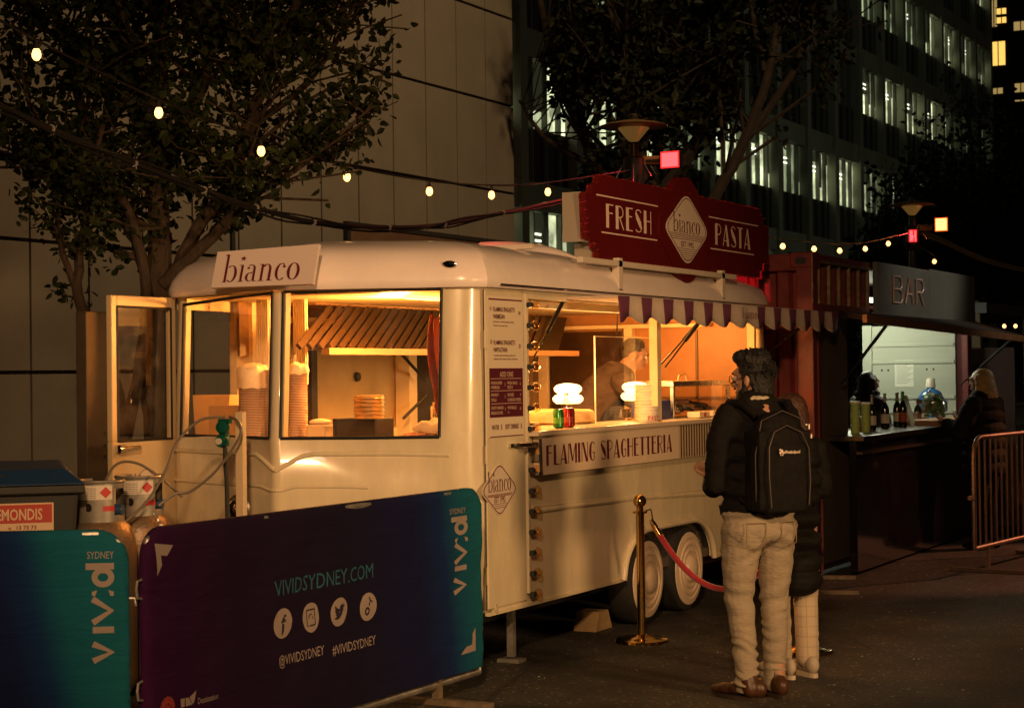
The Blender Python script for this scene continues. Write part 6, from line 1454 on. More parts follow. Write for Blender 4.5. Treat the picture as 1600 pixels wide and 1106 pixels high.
def grow(t, base, stems, crown_ok, nsub, lsize, nleaf, seed, mleaf, twig=.55, from_t=.35):
    """stems: polylines of (side, depth, height, radius) about the base; side shoots carry leaf sprays; crown_ok keeps them in the crown"""
    rn = random.Random(seed); tk = MB(); lf = MB(); tips = []
    for st_ in stems:
        P = smooth_line([base+S_*a+D_*b+Vector((0, 0, z)) for a, b, z, r in st_], 6); rs = [st_[min(i//6, len(st_)-1)][3]*(1-(i % 6)/6)+st_[min(i//6+1, len(st_)-1)][3]*((i % 6)/6) for i in range(len(P))]
        for q in range(1, len(P)-1): P[q] = P[q]+Vector((rn.uniform(-1, 1), rn.uniform(-1, 1), 0))*rs[q]*.25
        tk.tube(P, rs, 9)
        for k in range(nsub):
            i = int(len(P)*(from_t+(1-from_t)*rn.random()**.8)); i = min(i, len(P)-2); p = P[i].copy(); d = (P[i+1]-P[i]).normalized()
            d = (d*.6+Vector((rn.gauss(0, .8), rn.gauss(0, .8), rn.gauss(.15, .5)))).normalized(); Q = [p]; r0 = max(.006, rs[i]*.38); L = rn.uniform(.4, 1.15)*twig
            for j in range(5):
                d = (d+Vector((rn.gauss(0, .22), rn.gauss(0, .22), rn.gauss(.03, .18)))).normalized(); Q.append(Q[-1]+d*L/2.4)
            Q = [q for q in Q if crown_ok(q-base) or q is Q[0]]
            if len(Q) < 2: continue
            tk.tube(Q, [max(.003, r0*(1-j/6)) for j in range(len(Q))], 5)
            for j in range(1, len(Q)):
                for _ in range(nleaf):
                    o = Vector((rn.gauss(0, .10), rn.gauss(0, .10), rn.gauss(0, .09)))*twig*1.7
                    pp = Q[j]+o
                    if crown_ok(pp-base): leaf(lf, pp, lsize*rn.uniform(.6, 1.25), rn)
    tk.build('trunk', M_bark if mleaf is M_leaf else M_barkd, t, True, fix=False)
    o = lf.build('crown', mleaf, t, fix=False); return o
def sd(v): return v.dot(S_), v.dot(D_), v.z
tL = thing('tree', 'leafy multi-stemmed tree behind the trailer at upper left with bulbs strung before it', 'tree', (11.76, 9.2, 0))
def okL(v):
    a, b, z = sd(v); 
    if z > 6.2: return False
    # ragged outline of the crown seen in the photo: narrow low, wide above
    lo = 2.55+.25*math.sin(a*5)+.12*math.sin(a*13+b*5)
    if a > .55: lo = 3.1+.28*math.sin(a*7+b*3)+max(0, a-1.2)*.25
    if a < -.75: lo = 3.35+.18*math.sin(a*9)
    if z < lo: return False
    hi = 1.50+.42*(z-3.2)+.22*math.sin(z*7+b*4)
    if a > min(hi, 2.0+.16*math.sin(z*9)): return False
    g = noise.noise(Vector((a*1.6, b*1.6, z*1.6))+Vector((3, 7, 1)))
    return g > -.28 and abs(b) < 1.5
stL = [[(0, 0, 0, .15), (.0, 0, 1.2, .125), (.0, .02, 2.2, .11), (.02, .0, 2.9, .085), (-.04, .1, 3.6, .085), (.05, .1, 4.6, .06), (.0, .2, 6.0, .035)],
       [(.02, 0, 2.0, .06), (.25, .05, 2.75, .055), (.58, .0, 3.2, .045), (.82, -.1, 3.8, .05), (1.1, -.1, 4.5, .038), (1.5, -.1, 5.4, .02)],
       [(.06, -.05, 2.4, .06), (.55, -.1, 2.85, .045), (.85, -.25, 3.1, .03), (1.2, -.3, 3.3, .018), (1.75, -.3, 3.75, .008)],
       [(-.02, 0, 2.3, .06), (-.15, -.05, 2.75, .05), (-.33, -.1, 3.05, .045), (-.62, -.15, 3.28, .045), (-1.0, -.2, 3.38, .035), (-1.7, -.3, 3.6, .02)],
       [(-.33, -.1, 3.0, .05), (-.55, 0, 3.7, .04), (-.8, .1, 4.6, .03), (-1.2, .1, 5.6, .015)],
       [(.0, .05, 3.2, .06), (.35, .2, 4.0, .045), (.55, .2, 5.0, .03), (.8, .1, 6.0, .015)],
       [(.7, -.1, 3.6, .035), (1.2, .1, 4.0, .026), (1.55, .2, 4.6, .018), (1.75, .1, 5.4, .01)],
       [(-.05, .1, 3.4, .05), (-.3, .3, 4.2, .04), (-.4, .3, 5.2, .025)]]
grow(tL, Vector((11.76, 9.2, 0)), stL, okL, 46, .088, 15, 4, M_leaf, .62, .30)
tS = thing('tree', 'slender young tree with twin bent stems left of the open trailer door', 'tree', (11.1, 9.3, 0))
def okS(v):
    a, b, z = sd(v); return 2.25 < z < 3.6 and -.5 < a < .55
grow(tS, Vector((11.1, 9.3, 0)), [[(.30, 0, 0, .06), (.22, 0, 1.4, .055), (.02, 0, 1.9, .05), (-.10, 0, 2.4, .04), (-.02, 0, 3.0, .03), (.10, 0, 3.6, .02)], [(.25, 0, 1.2, .05), (.42, 0, 2.2, .045), (.30, 0, 2.9, .035), (.05, -.1, 3.3, .025)], [(-.1, 0, 2.3, .03), (-.25, 0, 2.8, .022), (-.2, 0, 3.4, .014)]], okS, 15, .075, 9, 9, M_leaf, .45, .5)
# middle tree behind the roof sign, tall and dark
tM = thing('tree', 'tall dark tree behind the roof sign between pale clad building and office tower', 'tree', (25.9, 11.0, 0))
def okM(v):
    a, b, z = sd(v)
    lo = 4.25+.35*math.sin(a*2.3+b)+.2*math.sin(a*6); 
    if z < lo or z > 9.6: return False
    w0 = -1.2-.25*math.sin(z*2.2)-max(0, z-5.5)*.06; w1 = 1.75+.35*math.sin(z*1.7+1)
    g = noise.noise(Vector((a, b, z))*.9+Vector((1, 2, 9)))
    return w0 < a < w1 and abs(b) < 2.4 and g > -.30
grow(tM, Vector((25.9, 11.0, 0)), [[(0, 0, 0, .2), (0, 0, 3.5, .17), (-.1, 0, 5, .13), (.1, .2, 7, .09), (0, .2, 9, .04)], [(0, 0, 3.6, .12), (-.8, 0, 5, .09), (-1.4, .1, 6.5, .06), (-1.7, .1, 8.5, .02)], [(0, 0, 3.8, .12), (.7, .2, 5, .09), (1.3, .2, 6.6, .06), (1.6, 0, 8.5, .02)], [(0, .1, 4, .1), (.3, .6, 5.5, .08), (.6, 1, 7, .05), (.4, 1.2, 8.8, .02)], [(0, -.1, 4, .1), (-.4, -.6, 5.3, .08), (-.3, -1, 7, .05), (-.5, -1.2, 8.8, .02)], [(-.8, 0, 4.8, .06), (-1.5, -.1, 5.2, .04), (-1.9, 0, 5.8, .02)]], okM, 48, .15, 16, 21, M_leaf2, 1.25, .30)
tN = thing('tree', 'dark tree with a slanting bare limb rising right of the roof sign', 'tree', (24.9, 10.3, 0))
def okN(v):
    a, b, z = sd(v); g = noise.noise(Vector((a, b, z))*1.1+Vector((5, 2, 3)))
    lo = 4.3+.5*math.sin(a*2)+.3*math.sin(a*7+b*2)
    return lo < z < 9.8 and .9 < a < 3.0+.3*math.sin(z*3) and abs(b) < 1.8 and g > -.15
grow(tN, Vector((24.9, 10.3, 0)), [[(.3, 0, 0, .12), (.42, 0, 2.6, .11), (.62, 0, 3.9, .09), (1.20, .0, 5.0, .08), (1.62, 0, 6.3, .06), (1.9, 0, 8, .03)], [(1.2, 0, 5, .06), (2.0, .1, 6.2, .05), (2.4, 0, 8, .02)], [(1.5, 0, 6, .05), (1.3, .2, 7.4, .03), (1.5, .2, 9, .015)]], okN, 32, .14, 12, 31, M_leaf2, 1.0, .42)
# low, far trees on the right
for k, (a, y, h, w, lb) in enumerate(((38.5, 10.2, 5.6, 3.4, 'dark tree behind the second street lamp right of the office tower'), (45.0, 10.6, 8.2, 4.6, 'tall dark tree mass at the right edge behind the distant bulbs'), (52.0, 9.2, 5.0, 4.0, 'low dark tree beneath the distant bulb strings at the right edge'), (33.5, 11.2, 3.3, 2.6, 'low dark tree behind the bar container roof'))):
    t = thing('tree', lb, 'tree', (a, y, 0), 'dark trees right of the bar')
    def okR(v, h=h, w=w, k=k):
        s, b, z = sd(v); c = .62*h; rr_ = ((s/w*2)**2+(b/w*2)**2+((z-c)/(h*.48))**2)
        g = noise.noise(v*.8+Vector((k*5, 2, 9))); return rr_ < 1+.35*g*2 and z > .9
    grow(t, Vector((a, y, 0)), [[(0, 0, 0, .14), (0, 0, h*.4, .11), (.1, 0, h*.7, .07), (0, .1, h*.98, .03)]]+[[(0, 0, h*.3, .08), (math.cos(q)*w*.22, math.sin(q)*w*.22, h*.5, .06), (math.cos(q)*w*.38, math.sin(q)*w*.38, h*(.62+.12*math.sin(q*3)), .03)] for q in (0, 1.05, 2.1, 3.15, 4.2, 5.25)], okR, 34, .17, 11, 40+k, M_leaf2, 1.3, .25)
# ================================================================== people
def blob(name, fn, m, parent, voxel=.012, smooth_it=4, disp=None, label=None, post=None, dec=1.0):
    """fill an MB with overlapping volumes, fuse them into one continuous skin"""
    b = MB(); fn(b)
    me = bpy.data.meshes.new('tmp'); me.from_pydata(b.v, [], b.f); me.update()
    bm = bmesh.new(); bm.from_mesh(me); bmesh.ops.recalc_face_normals(bm, faces=bm.faces); bm.to_mesh(me); bm.free()
    o = bpy.data.objects.new('tmp', me); COL.objects.link(o)
    r = o.modifiers.new('r', 'REMESH'); r.mode = 'VOXEL'; r.voxel_size = voxel; r.use_smooth_shade = True
    s = o.modifiers.new('s', 'SMOOTH'); s.iterations = smooth_it; s.factor = .5
    dg = bpy.context.evaluated_depsgraph_get(); me2 = bpy.data.meshes.new_from_object(o.evaluated_get(dg)); bpy.data.objects.remove(o)
    if disp:
        ns = [v.normal.copy() for v in me2.vertices]
        for v, n in zip(me2.vertices, ns): v.co += n*disp(v.co)
    for p in me2.polygons: p.use_smooth = True
    me2.materials.clear(); me2.materials.append(m); me2.name = name
    q = bpy.data.objects.new(name, me2); COL.objects.link(q); q.parent = parent
    if label: q['label'] = label
    return q
def nz(p, s, off=0): return noise.noise(Vector((p.x*s+off, p.y*s, p.z*s)))
M_skin = mat('skin', (.36, .19, .12), .5, 0, .06, 20, .05, 200)
M_hair = mat('dark_hair', (.004, .003, .002), .6, 0, .4, 60, .8, 120)
M_eye = mat('eye_white', (.55, .5, .45), .3); M_iris = mat('iris_dark', (.02, .012, .008), .2)
def head(root, c, yaw, pitch, hair, hairm, beard=False, glasses=False, female=False, scale=1., skin=None, back_hair=0., tilt=0):
    """head of one person: face looks along +y of its own frame; the fused skin belongs to the body, hair and so on are parts"""
    R = Euler((R_(pitch), R_(tilt), 0)).to_matrix(); Rz = Matrix.Rotation(R_(yaw), 3, 'Z'); C = Vector(c)
    def W(x, y, z): return C+Rz@(R@(Vector((x, y, z))*scale))
    RR = (Rz@R)
    def ellw(b, p, r): b.ell(W(*p), [q*scale for q in r], 16, 10, RR.to_euler())
    def skinf(b):
        ellw(b, (0, -.012, .035), (.074, .094, .092)); ellw(b, (0, .018, -.03), (.058, .068, .075)); ellw(b, (0, .045, -.072), (.034, .034, .026))
        ellw(b, (0, .082, -.052), (.022, .012, .012)); ellw(b, (0, .080, .048), (.048, .014, .016))
        b.tube([W(0, .080, .032), W(0, .096, .006), W(0, .108, -.014), W(0, .088, -.024)], [.008*scale, .010*scale, .014*scale, .010*scale], 8)
        for s in (-1, 1):
            ellw(b, (s*.046, .050, -.002), (.020, .020, .016)); b.ell(W(s*.077, -.005, -.002), (.010*scale, .018*scale, .031*scale), 12, 8, RR.to_euler())
        b.caps(W(0, -.01, -.05), C+Vector((0, -.022, -.175))*scale if abs(pitch) < 10 else W(0, -.05, -.17), .052*scale, .062*scale)
    parts = dict(skin=skinf, W=W)
    def hairf(b):
        if hair == 'quiff':
            ellw(b, (0, -.026, .055), (.083, .096, .088)); ellw(b, (0, .035, .125), (.062, .060, .040)); ellw(b, (0, -.03, .115), (.070, .080, .045)); ellw(b, (0, -.070, .0), (.070, .048, .078))
            for k in range(46):
                a = k*2.4; q = .03+.05*((k*37) % 10)/10; b.caps(W(q*.85*math.cos(a), -.02+q*math.sin(a)*1.0, .10), W(q*.9*math.cos(a)+.008*math.sin(k*5), -.02+q*1.05*math.sin(a)+.01, .132+.012*math.sin(k*1.7)), .018, .012, 6)
            for k in range(26):
                a = R_(180+k*180/25); b.caps(W(.072*math.cos(a), -.03+.070*math.sin(a), .03-.03*(k % 3)), W(.078*math.cos(a), -.032+.078*math.sin(a), -.01-.03*(k % 3)), .015, .010, 6)
        elif hair == 'short':
            ellw(b, (0, -.026, .052), (.080, .094, .084)); ellw(b, (0, -.065, .0), (.066, .042, .060))
        elif hair == 'bob':
            ellw(b, (0, -.030, .045), (.090, .100, .088))
            for k in range(30):
                a = R_(165+k*210/29); b.caps(W(.075*math.cos(a), -.02+.075*math.sin(a), .05), W(.118*math.cos(a), -.030+.108*math.sin(a), -.135-.012*math.sin(k*2.1)), .028, .018, 8)
        elif hair == 'long':
            ellw(b, (0, -.028, .045), (.086, .098, .086))
            for k in range(34):
                a = R_(170+k*200/33); b.caps(W(.075*math.cos(a), -.02+.075*math.sin(a), .04), W(.092*math.cos(a), -.03+.088*math.sin(a), -.12), .024, .022, 8)
                b.caps(W(.092*math.cos(a), -.03+.088*math.sin(a), -.12), W(.105*math.cos(a), -.05+.085*math.sin(a), -.26-.03*math.sin(k*1.9)), .022, .009, 8)
    if hair == 'quiff':
        rr_ = random.Random(12); lk = MB()
        for k in range(420):
            a = rr_.uniform(0, 6.283); e = rr_.uniform(-.35, 1.5); ce = math.cos(e)
            x, y, z = .084*ce*math.cos(a), -.028+.094*ce*math.sin(a), .048+.090*math.sin(e)
            if y > .035 and z < .075: continue
            if z > .10: z += .025+(.012 if y > 0 else 0)
            s_ = rr_.uniform(.6, 1.3); P_ = [(x*.94, y*.94, z), (x*1.05+.006*math.cos(k), y*1.05+.006*math.sin(k*2), z+.004), (x*1.10+.012*math.cos(k*1.3)*s_, y*1.08-.006+.010*math.sin(k*1.7)*s_, z-.006+.012*math.sin(k*.7)*s_), (x*1.06+.018*math.cos(k*1.9)*s_, y*1.06-.012*s_, z-.018*s_)]
            lk.tube([W(*q) for q in P_], [.0035, .003, .0022, .0008], 4)
        loc_build(lk, 'hair_locks', hairm, root, True)
    blob('hair', hairf, hairm, root, .0065 if hair == 'quiff' else .008, 1, lambda p: .0045*nz(p, 75)+.003*nz(Vector((p.x*2.5, p.y*2.5, p.z*.6)), 60))
    if beard:
        def bf(b):
            for k in range(15):
                a = R_(-8+k*196/14); b.ell(W(.062*math.cos(a), .018+.052*math.sin(a), -.052-.028*math.sin(a)), (.015, .015, .026), 8, 6)
            ellw(b, (0, .068, -.085), (.032, .022, .030)); ellw(b, (0, .088, -.034), (.026, .010, .007))
            for s in (-1, 1): ellw(b, (s*.066, .012, -.018), (.010, .016, .034))
        blob('beard', bf, hairm, root, .006, 1, lambda p: .003*nz(p, 90))
    e = MB(); i_ = MB()
    for s in (-1, 1): e.ell(W(s*.030, .078, .018), (.0125*scale,)*3, 12, 8); i_.ell(W(s*.030, .0875, .018), (.0052*scale,)*3, 10, 6)
    loc_build(e, 'eyes', M_eye, root, True); loc_build(i_, 'irises', M_iris, root, True)
    br_ = MB()
    for s in (-1, 1): br_.tube([W(s*.014, .092, .040), W(s*.032, .090, .046), W(s*.050, .076, .038)], [.004, .005, .003], 6)
    loc_build(br_, 'eyebrows', hairm, root, True)
    if not beard:
        loc_build(MB().tube([W(-.022, .083, -.050), W(0, .0935, -.047), W(.022, .083, -.050)], [.003, .0055, .003], 6), 'lips', mat('lips', (.30, .10, .08), .5), root, True)
    if glasses:
        g = MB()
        for s in (-1, 1):
            g.tube([W(s*.033+.024*math.cos(a), .102-.004*abs(math.cos(a)), .014+.019*math.sin(a)) for a in [2*math.pi*k/16 for k in range(17)]], .0022, 6, False)
            g.tube([W(s*.057, .099, .018), W(s*.076, .06, .018), W(s*.079, -.01, .014)], .002, 6)
        g.tube([W(-.010, .103, .018), W(.010, .103, .018)], .002, 6); loc_build(g, 'glasses', M_blackm, root, True)
    return parts
def hand(b, wrist, dirv, palmn, side=1, curl=.5, s=1.):
    """palm with four bent fingers and a thumb leaving the side of the palm"""
    w = Vector(wrist); d = Vector(dirv).normalized(); n = Vector(palmn); n = (n-d*n.dot(d)).normalized(); t = d.cross(n)*side
    b.obox(w+d*.045*s, d*.042*s, t*.036*s, n*.011*s); b.caps(w-d*.02*s, w+d*.02*s, .026*s, .026*s, 10)
    for k, (off, L) in enumerate(((-.030, .058), (-.010, .070), (.011, .075), (.031, .066))):
        p = w+d*.082*s+t*off*s; q = d.copy(); seg = [p-d*.02*s]
        for j, f in enumerate((.42, .32, .26)):
            a = curl*(.5+.25*j); q = (q*math.cos(a)+n*math.sin(a)).normalized(); seg.append(seg[-1]+q*L*f*s+(d*.02*s if j == 0 else Vector()))
        b.tube(seg, [.0095*s, .009*s, .008*s, .0065*s], 8)
    p = w+d*.020*s+t*.032*s; b.tube([p-t*.012*s, p+t*.020*s+d*.022*s+n*.006*s, p+t*.026*s+d*.050*s+n*.018*s, p+t*.022*s+d*.068*s+n*.026*s], [.013*s, .012*s, .010*s, .007*s], 8)
def limb(b, P, R): 
    for k in range(len(P)-1): b.caps(P[k], P[k+1], R[k], R[k+1])
def shoe(b, c, yaw, L=.27, h=.075, w=.046):
    R = Matrix.Rotation(R_(yaw), 3, 'Z'); c = Vector(c)
    for (y, z, r, rz) in ((-.07, .05, .040, .050), (-.01, .052, .038, .048), (.05, .042, .044, .038), (.11, .034, .046, .032), (.155, .028, .036, .024)):
        b.ell(c+R@Vector((0, y*L/.27, z)), (r*w/.046, .05*L/.27, rz), 12, 8, Euler((0, 0, R_(yaw))))
def sole(b, c, yaw, L=.27, w=.046):
    R = Matrix.Rotation(R_(yaw), 3, 'Z'); c = Vector(c); P = []
    for k in range(20):
        a = 2*math.pi*k/20; y = .03+.15*math.sin(a); x = w*1.05*math.cos(a)*(1 if y > 0 else .85); P.append((x, y*L/.27))
    b.prism(P, c+Vector((0, 0, .022)), R@Vector((1, 0, 0)), R@Vector((0, 1, 0)), .022)
# ---------------- bearded man with backpack
FACE = 50.0    # world direction he faces, degrees from +X
man = thing('person', 'bearded man in black jacket and khaki trousers with a black backpack at the counter', 'person', (0, 0, 0))
M_khaki = mat('khaki_cotton', (.285, .235, .175), .95, 0, .10, 14, .55, 38, spec=.15, stretch=(1, 1, 2.6)); M_jack = mat('black_jacket', (.008, .007, .007), .85, 0, .3, 20, .5, 120, spec=.12)
hy = 38
def body_m(b):
    H['skin'](b)
    limb(b, [(0, 0, .95), (0, .0, 1.2), (0, -.01, 1.42)], [.11, .12, .12]); limb(b, [(-.17, 0, 1.43), (-.235, .02, 1.15), (-.15, .21, 1.12)], [.045, .04, .03]); limb(b, [(.17, 0, 1.43), (.235, .03, 1.15), (.135, .20, 1.10)], [.045, .04, .03])
    limb(b, [(-.09, 0, .92), (-.10, .02, .50), (-.075, -.02, .09)], [.08, .055, .04]); limb(b, [(.09, 0, .92), (.10, .02, .50), (.10, -.02, .09)], [.08, .055, .04])
    hand(b, (-.145, .235, 1.125), (.15, 1, .30), (.1, -.3, 1), -1, .45); hand(b, (.13, .215, 1.10), (-.3, 1, .1), (0, -.3, 1), 1, .5)
H = head(man, (.005, .045, 1.615), hy, -3, 'quiff', M_hair, True, True)
blob('body', body_m, M_skin, man, .009, 3)
def jacket(b):
    limb(b, [(0, 0, .985), (0, 0, 1.10)], [.0, .0]) if False else None
    for (z, rx, ry, y) in ((.98, .195, .135, .0), (1.06, .20, .145, .0), (1.15, .20, .15, .0), (1.25, .205, .15, -.005), (1.35, .215, .145, -.01), (1.43, .195, .12, -.012), (1.49, .12, .09, -.01)):
        b.ell((0, y, z), (rx, ry, .085), 20, 10)
    for s in (-1, 1):
        limb(b, [(s*.165, -.01, 1.43), (s*.215, .0, 1.30), (s*.232, .01, 1.10), (s*.200, .10, 1.075), (s*.155, .185, 1.115)], [.076, .068, .060, .056, .046])
def wrinkle(p): 
    return .006*nz(Vector((p.x, p.y, p.z*1.8)), 9)+.004*nz(Vector((p.x+p.z*.8, p.y, p.z*2.2)), 19, 5)
def hemflat(p): return wrinkle(p)
blob('jacket', jacket, M_jack, man, .011, 5, lambda p: 1.2*wrinkle(p))
def hem(b):
    b.lathe([(.17, .93), (.185, .94), (.187, .985), (.17, .995)], (0, .0, 0), 24)
hm = MB(); hm.lathe([(.15, 0), (.198, .005), (.205, .05), (.19, .06)], (0, 0, 0), 28)
for v in hm.v: v.y *= .74; v.z += .935
loc_build(hm, 'jacket_hem', M_jack, man, True)
def collar(b):
    for k in range(22):
        a = R_(150+k*240/21); b.ell((.078*math.cos(a), -.005+.070*math.sin(a), 1.505+.012*math.sin(-a)), (.020, .020, .028), 8, 6)
blob('collar', collar, mat('sherpa_cream', (.40, .33, .24), .95, 0, .2, 60, .8, 90), man, .007, 2, lambda p: .004*nz(p, 60))
FT = {-1: (-.085, -.01), 1: (.095, .02)}
def pants(b):
    b.ell((0, -.01, .945), (.205, .138, .075), 20, 10); b.ell((0, -.025, .87), (.212, .145, .10), 20, 10)
    for s in (-1, 1):
        b.ell((s*.085, -.06, .85), (.098, .085, .11), 16, 10); fx, fy = FT[s]
        limb(b, [(s*.095, -.01, .84), (s*.105, .0, .68), (fx*.35+s*.07, .018, .50), (fx*.6+s*.04, -.005, .33), (fx, fy-.015, .13), (fx, fy-.01, .085)], [.110, .092, .073, .066, .058, .061])
def pw(p):
    low = max(0, (.62-p.z)/.5); hipw = max(0, 1-abs(p.z-.80)/.16); knee = max(0, 1-abs(p.z-.50)/.14)
    w = .0035*nz(p, 12)+low*.0085*math.sin(p.z*105+14*p.x+9*nz(p, 6))*(.5+nz(p, 9)*1.3)
    w += knee*.006*math.sin(p.z*75-26*abs(p.x)+5*nz(p, 6)); w += hipw*.005*math.sin(p.z*70+30*abs(p.x)+6*nz(p, 5))
    if abs(p.x) < .012 and p.z > .80 and p.y < 0: w -= .004
    return w
blob('trousers', pants, M_khaki, man, .008, 4, pw)
pk = MB(); 
for s in (-1, 1):
    q = [(s*.045, .905), (s*.145, .905), (s*.145, .80), (s*.095, .775), (s*.045, .80), (s*.045, .905)]
    pk.tube([(a, -.158+.18*max(0, abs(a)-.05)**1.3*2.5-(.005 if z < .88 else .012), z) for a, z in q], .0022, 5)
loc_build(pk, 'pocket_seam', mat('khaki_seam', (.22, .15, .08), .9), man, True)
M_boot = mat('brown_leather', (.055, .022, .010), .42, 0, .3, 14, .2, 60)
for s in (-1, 1):
    fx, fy = FT[s]; yw = 24 if s < 0 else -2
    o = blob('boot', lambda b: (shoe(b, (fx, fy, .012), yw, .29, .08, .047), b.caps((fx, fy-.05, .06), (fx, fy-.02, .14), .045, .046)), M_boot, man, .008, 3)
    sb_ = MB(); sole(sb_, (fx, fy, 0), yw, .29, .048); sbo = loc_build(sb_, 'sole', mat('boot_sole', (.03, .018, .01), .7), o)
# backpack
M_pack = mat('backpack_nylon', (.008, .007, .007), .7, 0, .3, 40, .4, 200, spec=.10)
pkx, pky = .005, -.225
pack = blob('backpack', lambda b: [b.ell((pkx, pky+.02, 1.20), (.165, .095, .27), 20, 14), b.obox((pkx, pky+.02, 1.17), (.150, 0, 0), (0, .075, 0), (0, 0, .20)), b.obox((pkx, pky-.045, 1.13), (.115, 0, 0), (0, .035, 0), (0, 0, .17)), b.ell((pkx, pky+.02, 1.33), (.15, .08, .14), 16, 10)], M_pack, man, .011, 6, lambda p: .006*nz(p, 10)+.003*nz(p, 28))
zp = MB(); zp.tube([(pkx-.105, pky-.092, .99), (pkx-.118, pky-.095, 1.15), (pkx-.112, pky-.088, 1.29), (pkx-.075, pky-.078, 1.365), (pkx+.0, pky-.070, 1.395), (pkx+.08, pky-.078, 1.36), (pkx+.115, pky-.088, 1.28), (pkx+.118, pky-.095, 1.12), (pkx+.11, pky-.092, 1.0)], .0035, 6)
zp.tube([(pkx-.15, pky-.02, 1.02), (pkx-.158, pky-.03, 1.25), (pkx-.12, pky-.03, 1.42), (pkx, pky-.03, 1.468), (pkx+.12, pky-.03, 1.42), (pkx+.158, pky-.03, 1.25)], .003, 6)
loc_build(zp, 'zip', mat('zip_grey', (.06, .045, .04), .4), pack, True)
zl = MB(); zl.box(pkx+.112, pky-.095, 1.375, pkx+.118, pky-.09, 1.40).box(pkx+.10, pky-.085, 1.395, pkx+.112, pky-.08, 1.40).box(pkx+.118, pky-.105, 1.33, pkx+.124, pky-.10, 1.35); loc_build(zl, 'zip_puller', mat('reflective_white', (.8, .78, .7), .4), pack)
for s in (-1, 1):
    loc_build(MB().tube([(pkx+s*.10, pky+.06, 1.44), (s*.13, -.10, 1.50), (s*.135, .02, 1.505), (s*.14, .135, 1.40), (s*.15, .165, 1.25), (s*.17, .10, 1.08), (pkx+s*.14, pky+.08, 1.00)], [.018, .024, .026, .026, .022, .012, .010], 10), 'strap', M_pack, pack, True)
lp = MB(); rr3 = random.Random(2)
for k in range(5): lp.ell((pkx-.055+.010*(k % 3), pky-.098, 1.262+.010*(k//3)+.004*(k % 2)), (.006, .0015, .006), 8, 6)
lp.box(pkx-.055, pky-.0985, 1.248, pkx-.050, pky-.097, 1.256).box(pkx-.044, pky-.0985, 1.248, pkx-.039, pky-.097, 1.256); loc_build(lp, 'logo_mark', mat('logo_white', (.62, .50, .42), .6), pack)
lo_ = sans('Metabolpool', (pkx-.028, pky-.099, 1.258), (1, 0, 0), (0, 0, 1), .016, .085, mat('logo_white', (.62, .50, .42)), None, 'logo_lettering', 'L', .02); lo_.parent = pack
man.location = (9.01, 3.235, 0); man.rotation_euler = (0, 0, R_(FACE-90))
# small things in his reach: phone-like pink lit device at the counter end
# ---------------- woman in long puffer coat
wom = thing('person', 'long-haired woman in long black puffer coat and pale checked trousers beside the bearded man', 'person', (0, 0, 0))
M_puf = mat('black_puffer', (.008, .007, .006), .75, 0, .3, 15, .3, 80, spec=.15); M_brh = mat('brown_hair', (.045, .016, .008), .5, 0, .4, 50, .8, 100)
Hw = head(wom, (0, .03, 1.42), 15, 0, 'long', M_brh, female=True, scale=.97)
def body_w(b):
    Hw['skin'](b); limb(b, [(0, 0, .85), (0, 0, 1.22)], [.10, .11]); limb(b, [(-.15, 0, 1.25), (-.2, .03, 1.0), (-.14, .25, 1.06)], [.04, .035, .028]); limb(b, [(.15, 0, 1.25), (.2, .03, 1.02), (.14, .24, 1.08)], [.04, .035, .028])
    for s in (-1, 1): limb(b, [(s*.08, 0, .84), (s*.09, .02, .45), (s*.08, -.01, .09)], [.075, .05, .035]); hand(b, (s*.14, .27, 1.07), (-s*.3, 1, .2), (0, -.3, 1), s, .6)
blob('body', body_w, M_skin, wom, .010, 3)
def coat(b):
    for (z, rx, ry) in ((.52, .175, .15), (.62, .172, .145), (.74, .17, .14), (.86, .165, .14), (.98, .165, .135), (1.08, .17, .135), (1.18, .18, .13), (1.25, .16, .12), (1.31, .10, .09)): b.ell((0, -.01, z), (rx, ry, .085), 20, 10)
    for s in (-1, 1): limb(b, [(s*.14, -.01, 1.24), (s*.18, .0, 1.12), (s*.205, .02, 1.02), (s*.17, .15, 1.04), (s*.14, .22, 1.06)], [.070, .066, .062, .056, .048])
def puff(p):
    return .006*abs(math.sin(p.z*31+.4*math.sin(p.x*9)))-.006+.006*nz(p, 11) if p.z < 1.32 else 0
blob('coat', coat, M_puf, wom, .009, 4, puff)
def tr_w(b):
    for s in (-1, 1): limb(b, [(s*.08, 0, .62), (s*.088, .01, .42), (s*.085, -.005, .10)], [.085, .068, .064])
M_chk = mat('checked_trousers', (.46, .37, .26), .9, 0, .05, 8, .3, 200)
nt = M_chk.node_tree; b__ = nt.nodes['Principled BSDF']; tc = nt.nodes.new('ShaderNodeTexCoord'); bk = nt.nodes.new('ShaderNodeTexBrick'); bk.offset = 0; bk.inputs['Scale'].default_value = 11; bk.inputs['Mortar Size'].default_value = .018; bk.inputs['Brick Width'].default_value = .6; bk.inputs['Row Height'].default_value = .6
bk.inputs['Color1'].default_value = (.46, .37, .26, 1); bk.inputs['Color2'].default_value = (.44, .35, .25, 1); bk.inputs['Mortar'].default_value = (.30, .24, .18, 1)
mp = nt.nodes.new('ShaderNodeMapping'); mp.inputs['Rotation'].default_value = (R_(90), 0, 0); nt.links.new(tc.outputs['Object'], mp.inputs[0]); nt.links.new(mp.outputs[0], bk.inputs[0]); nt.links.new(bk.outputs[0], b__.inputs['Base Color'])
blob('trousers', tr_w, M_chk, wom, .009, 4, lambda p: .004*math.sin(p.z*60+8*nz(p, 5))*(.2+nz(p, 7)))
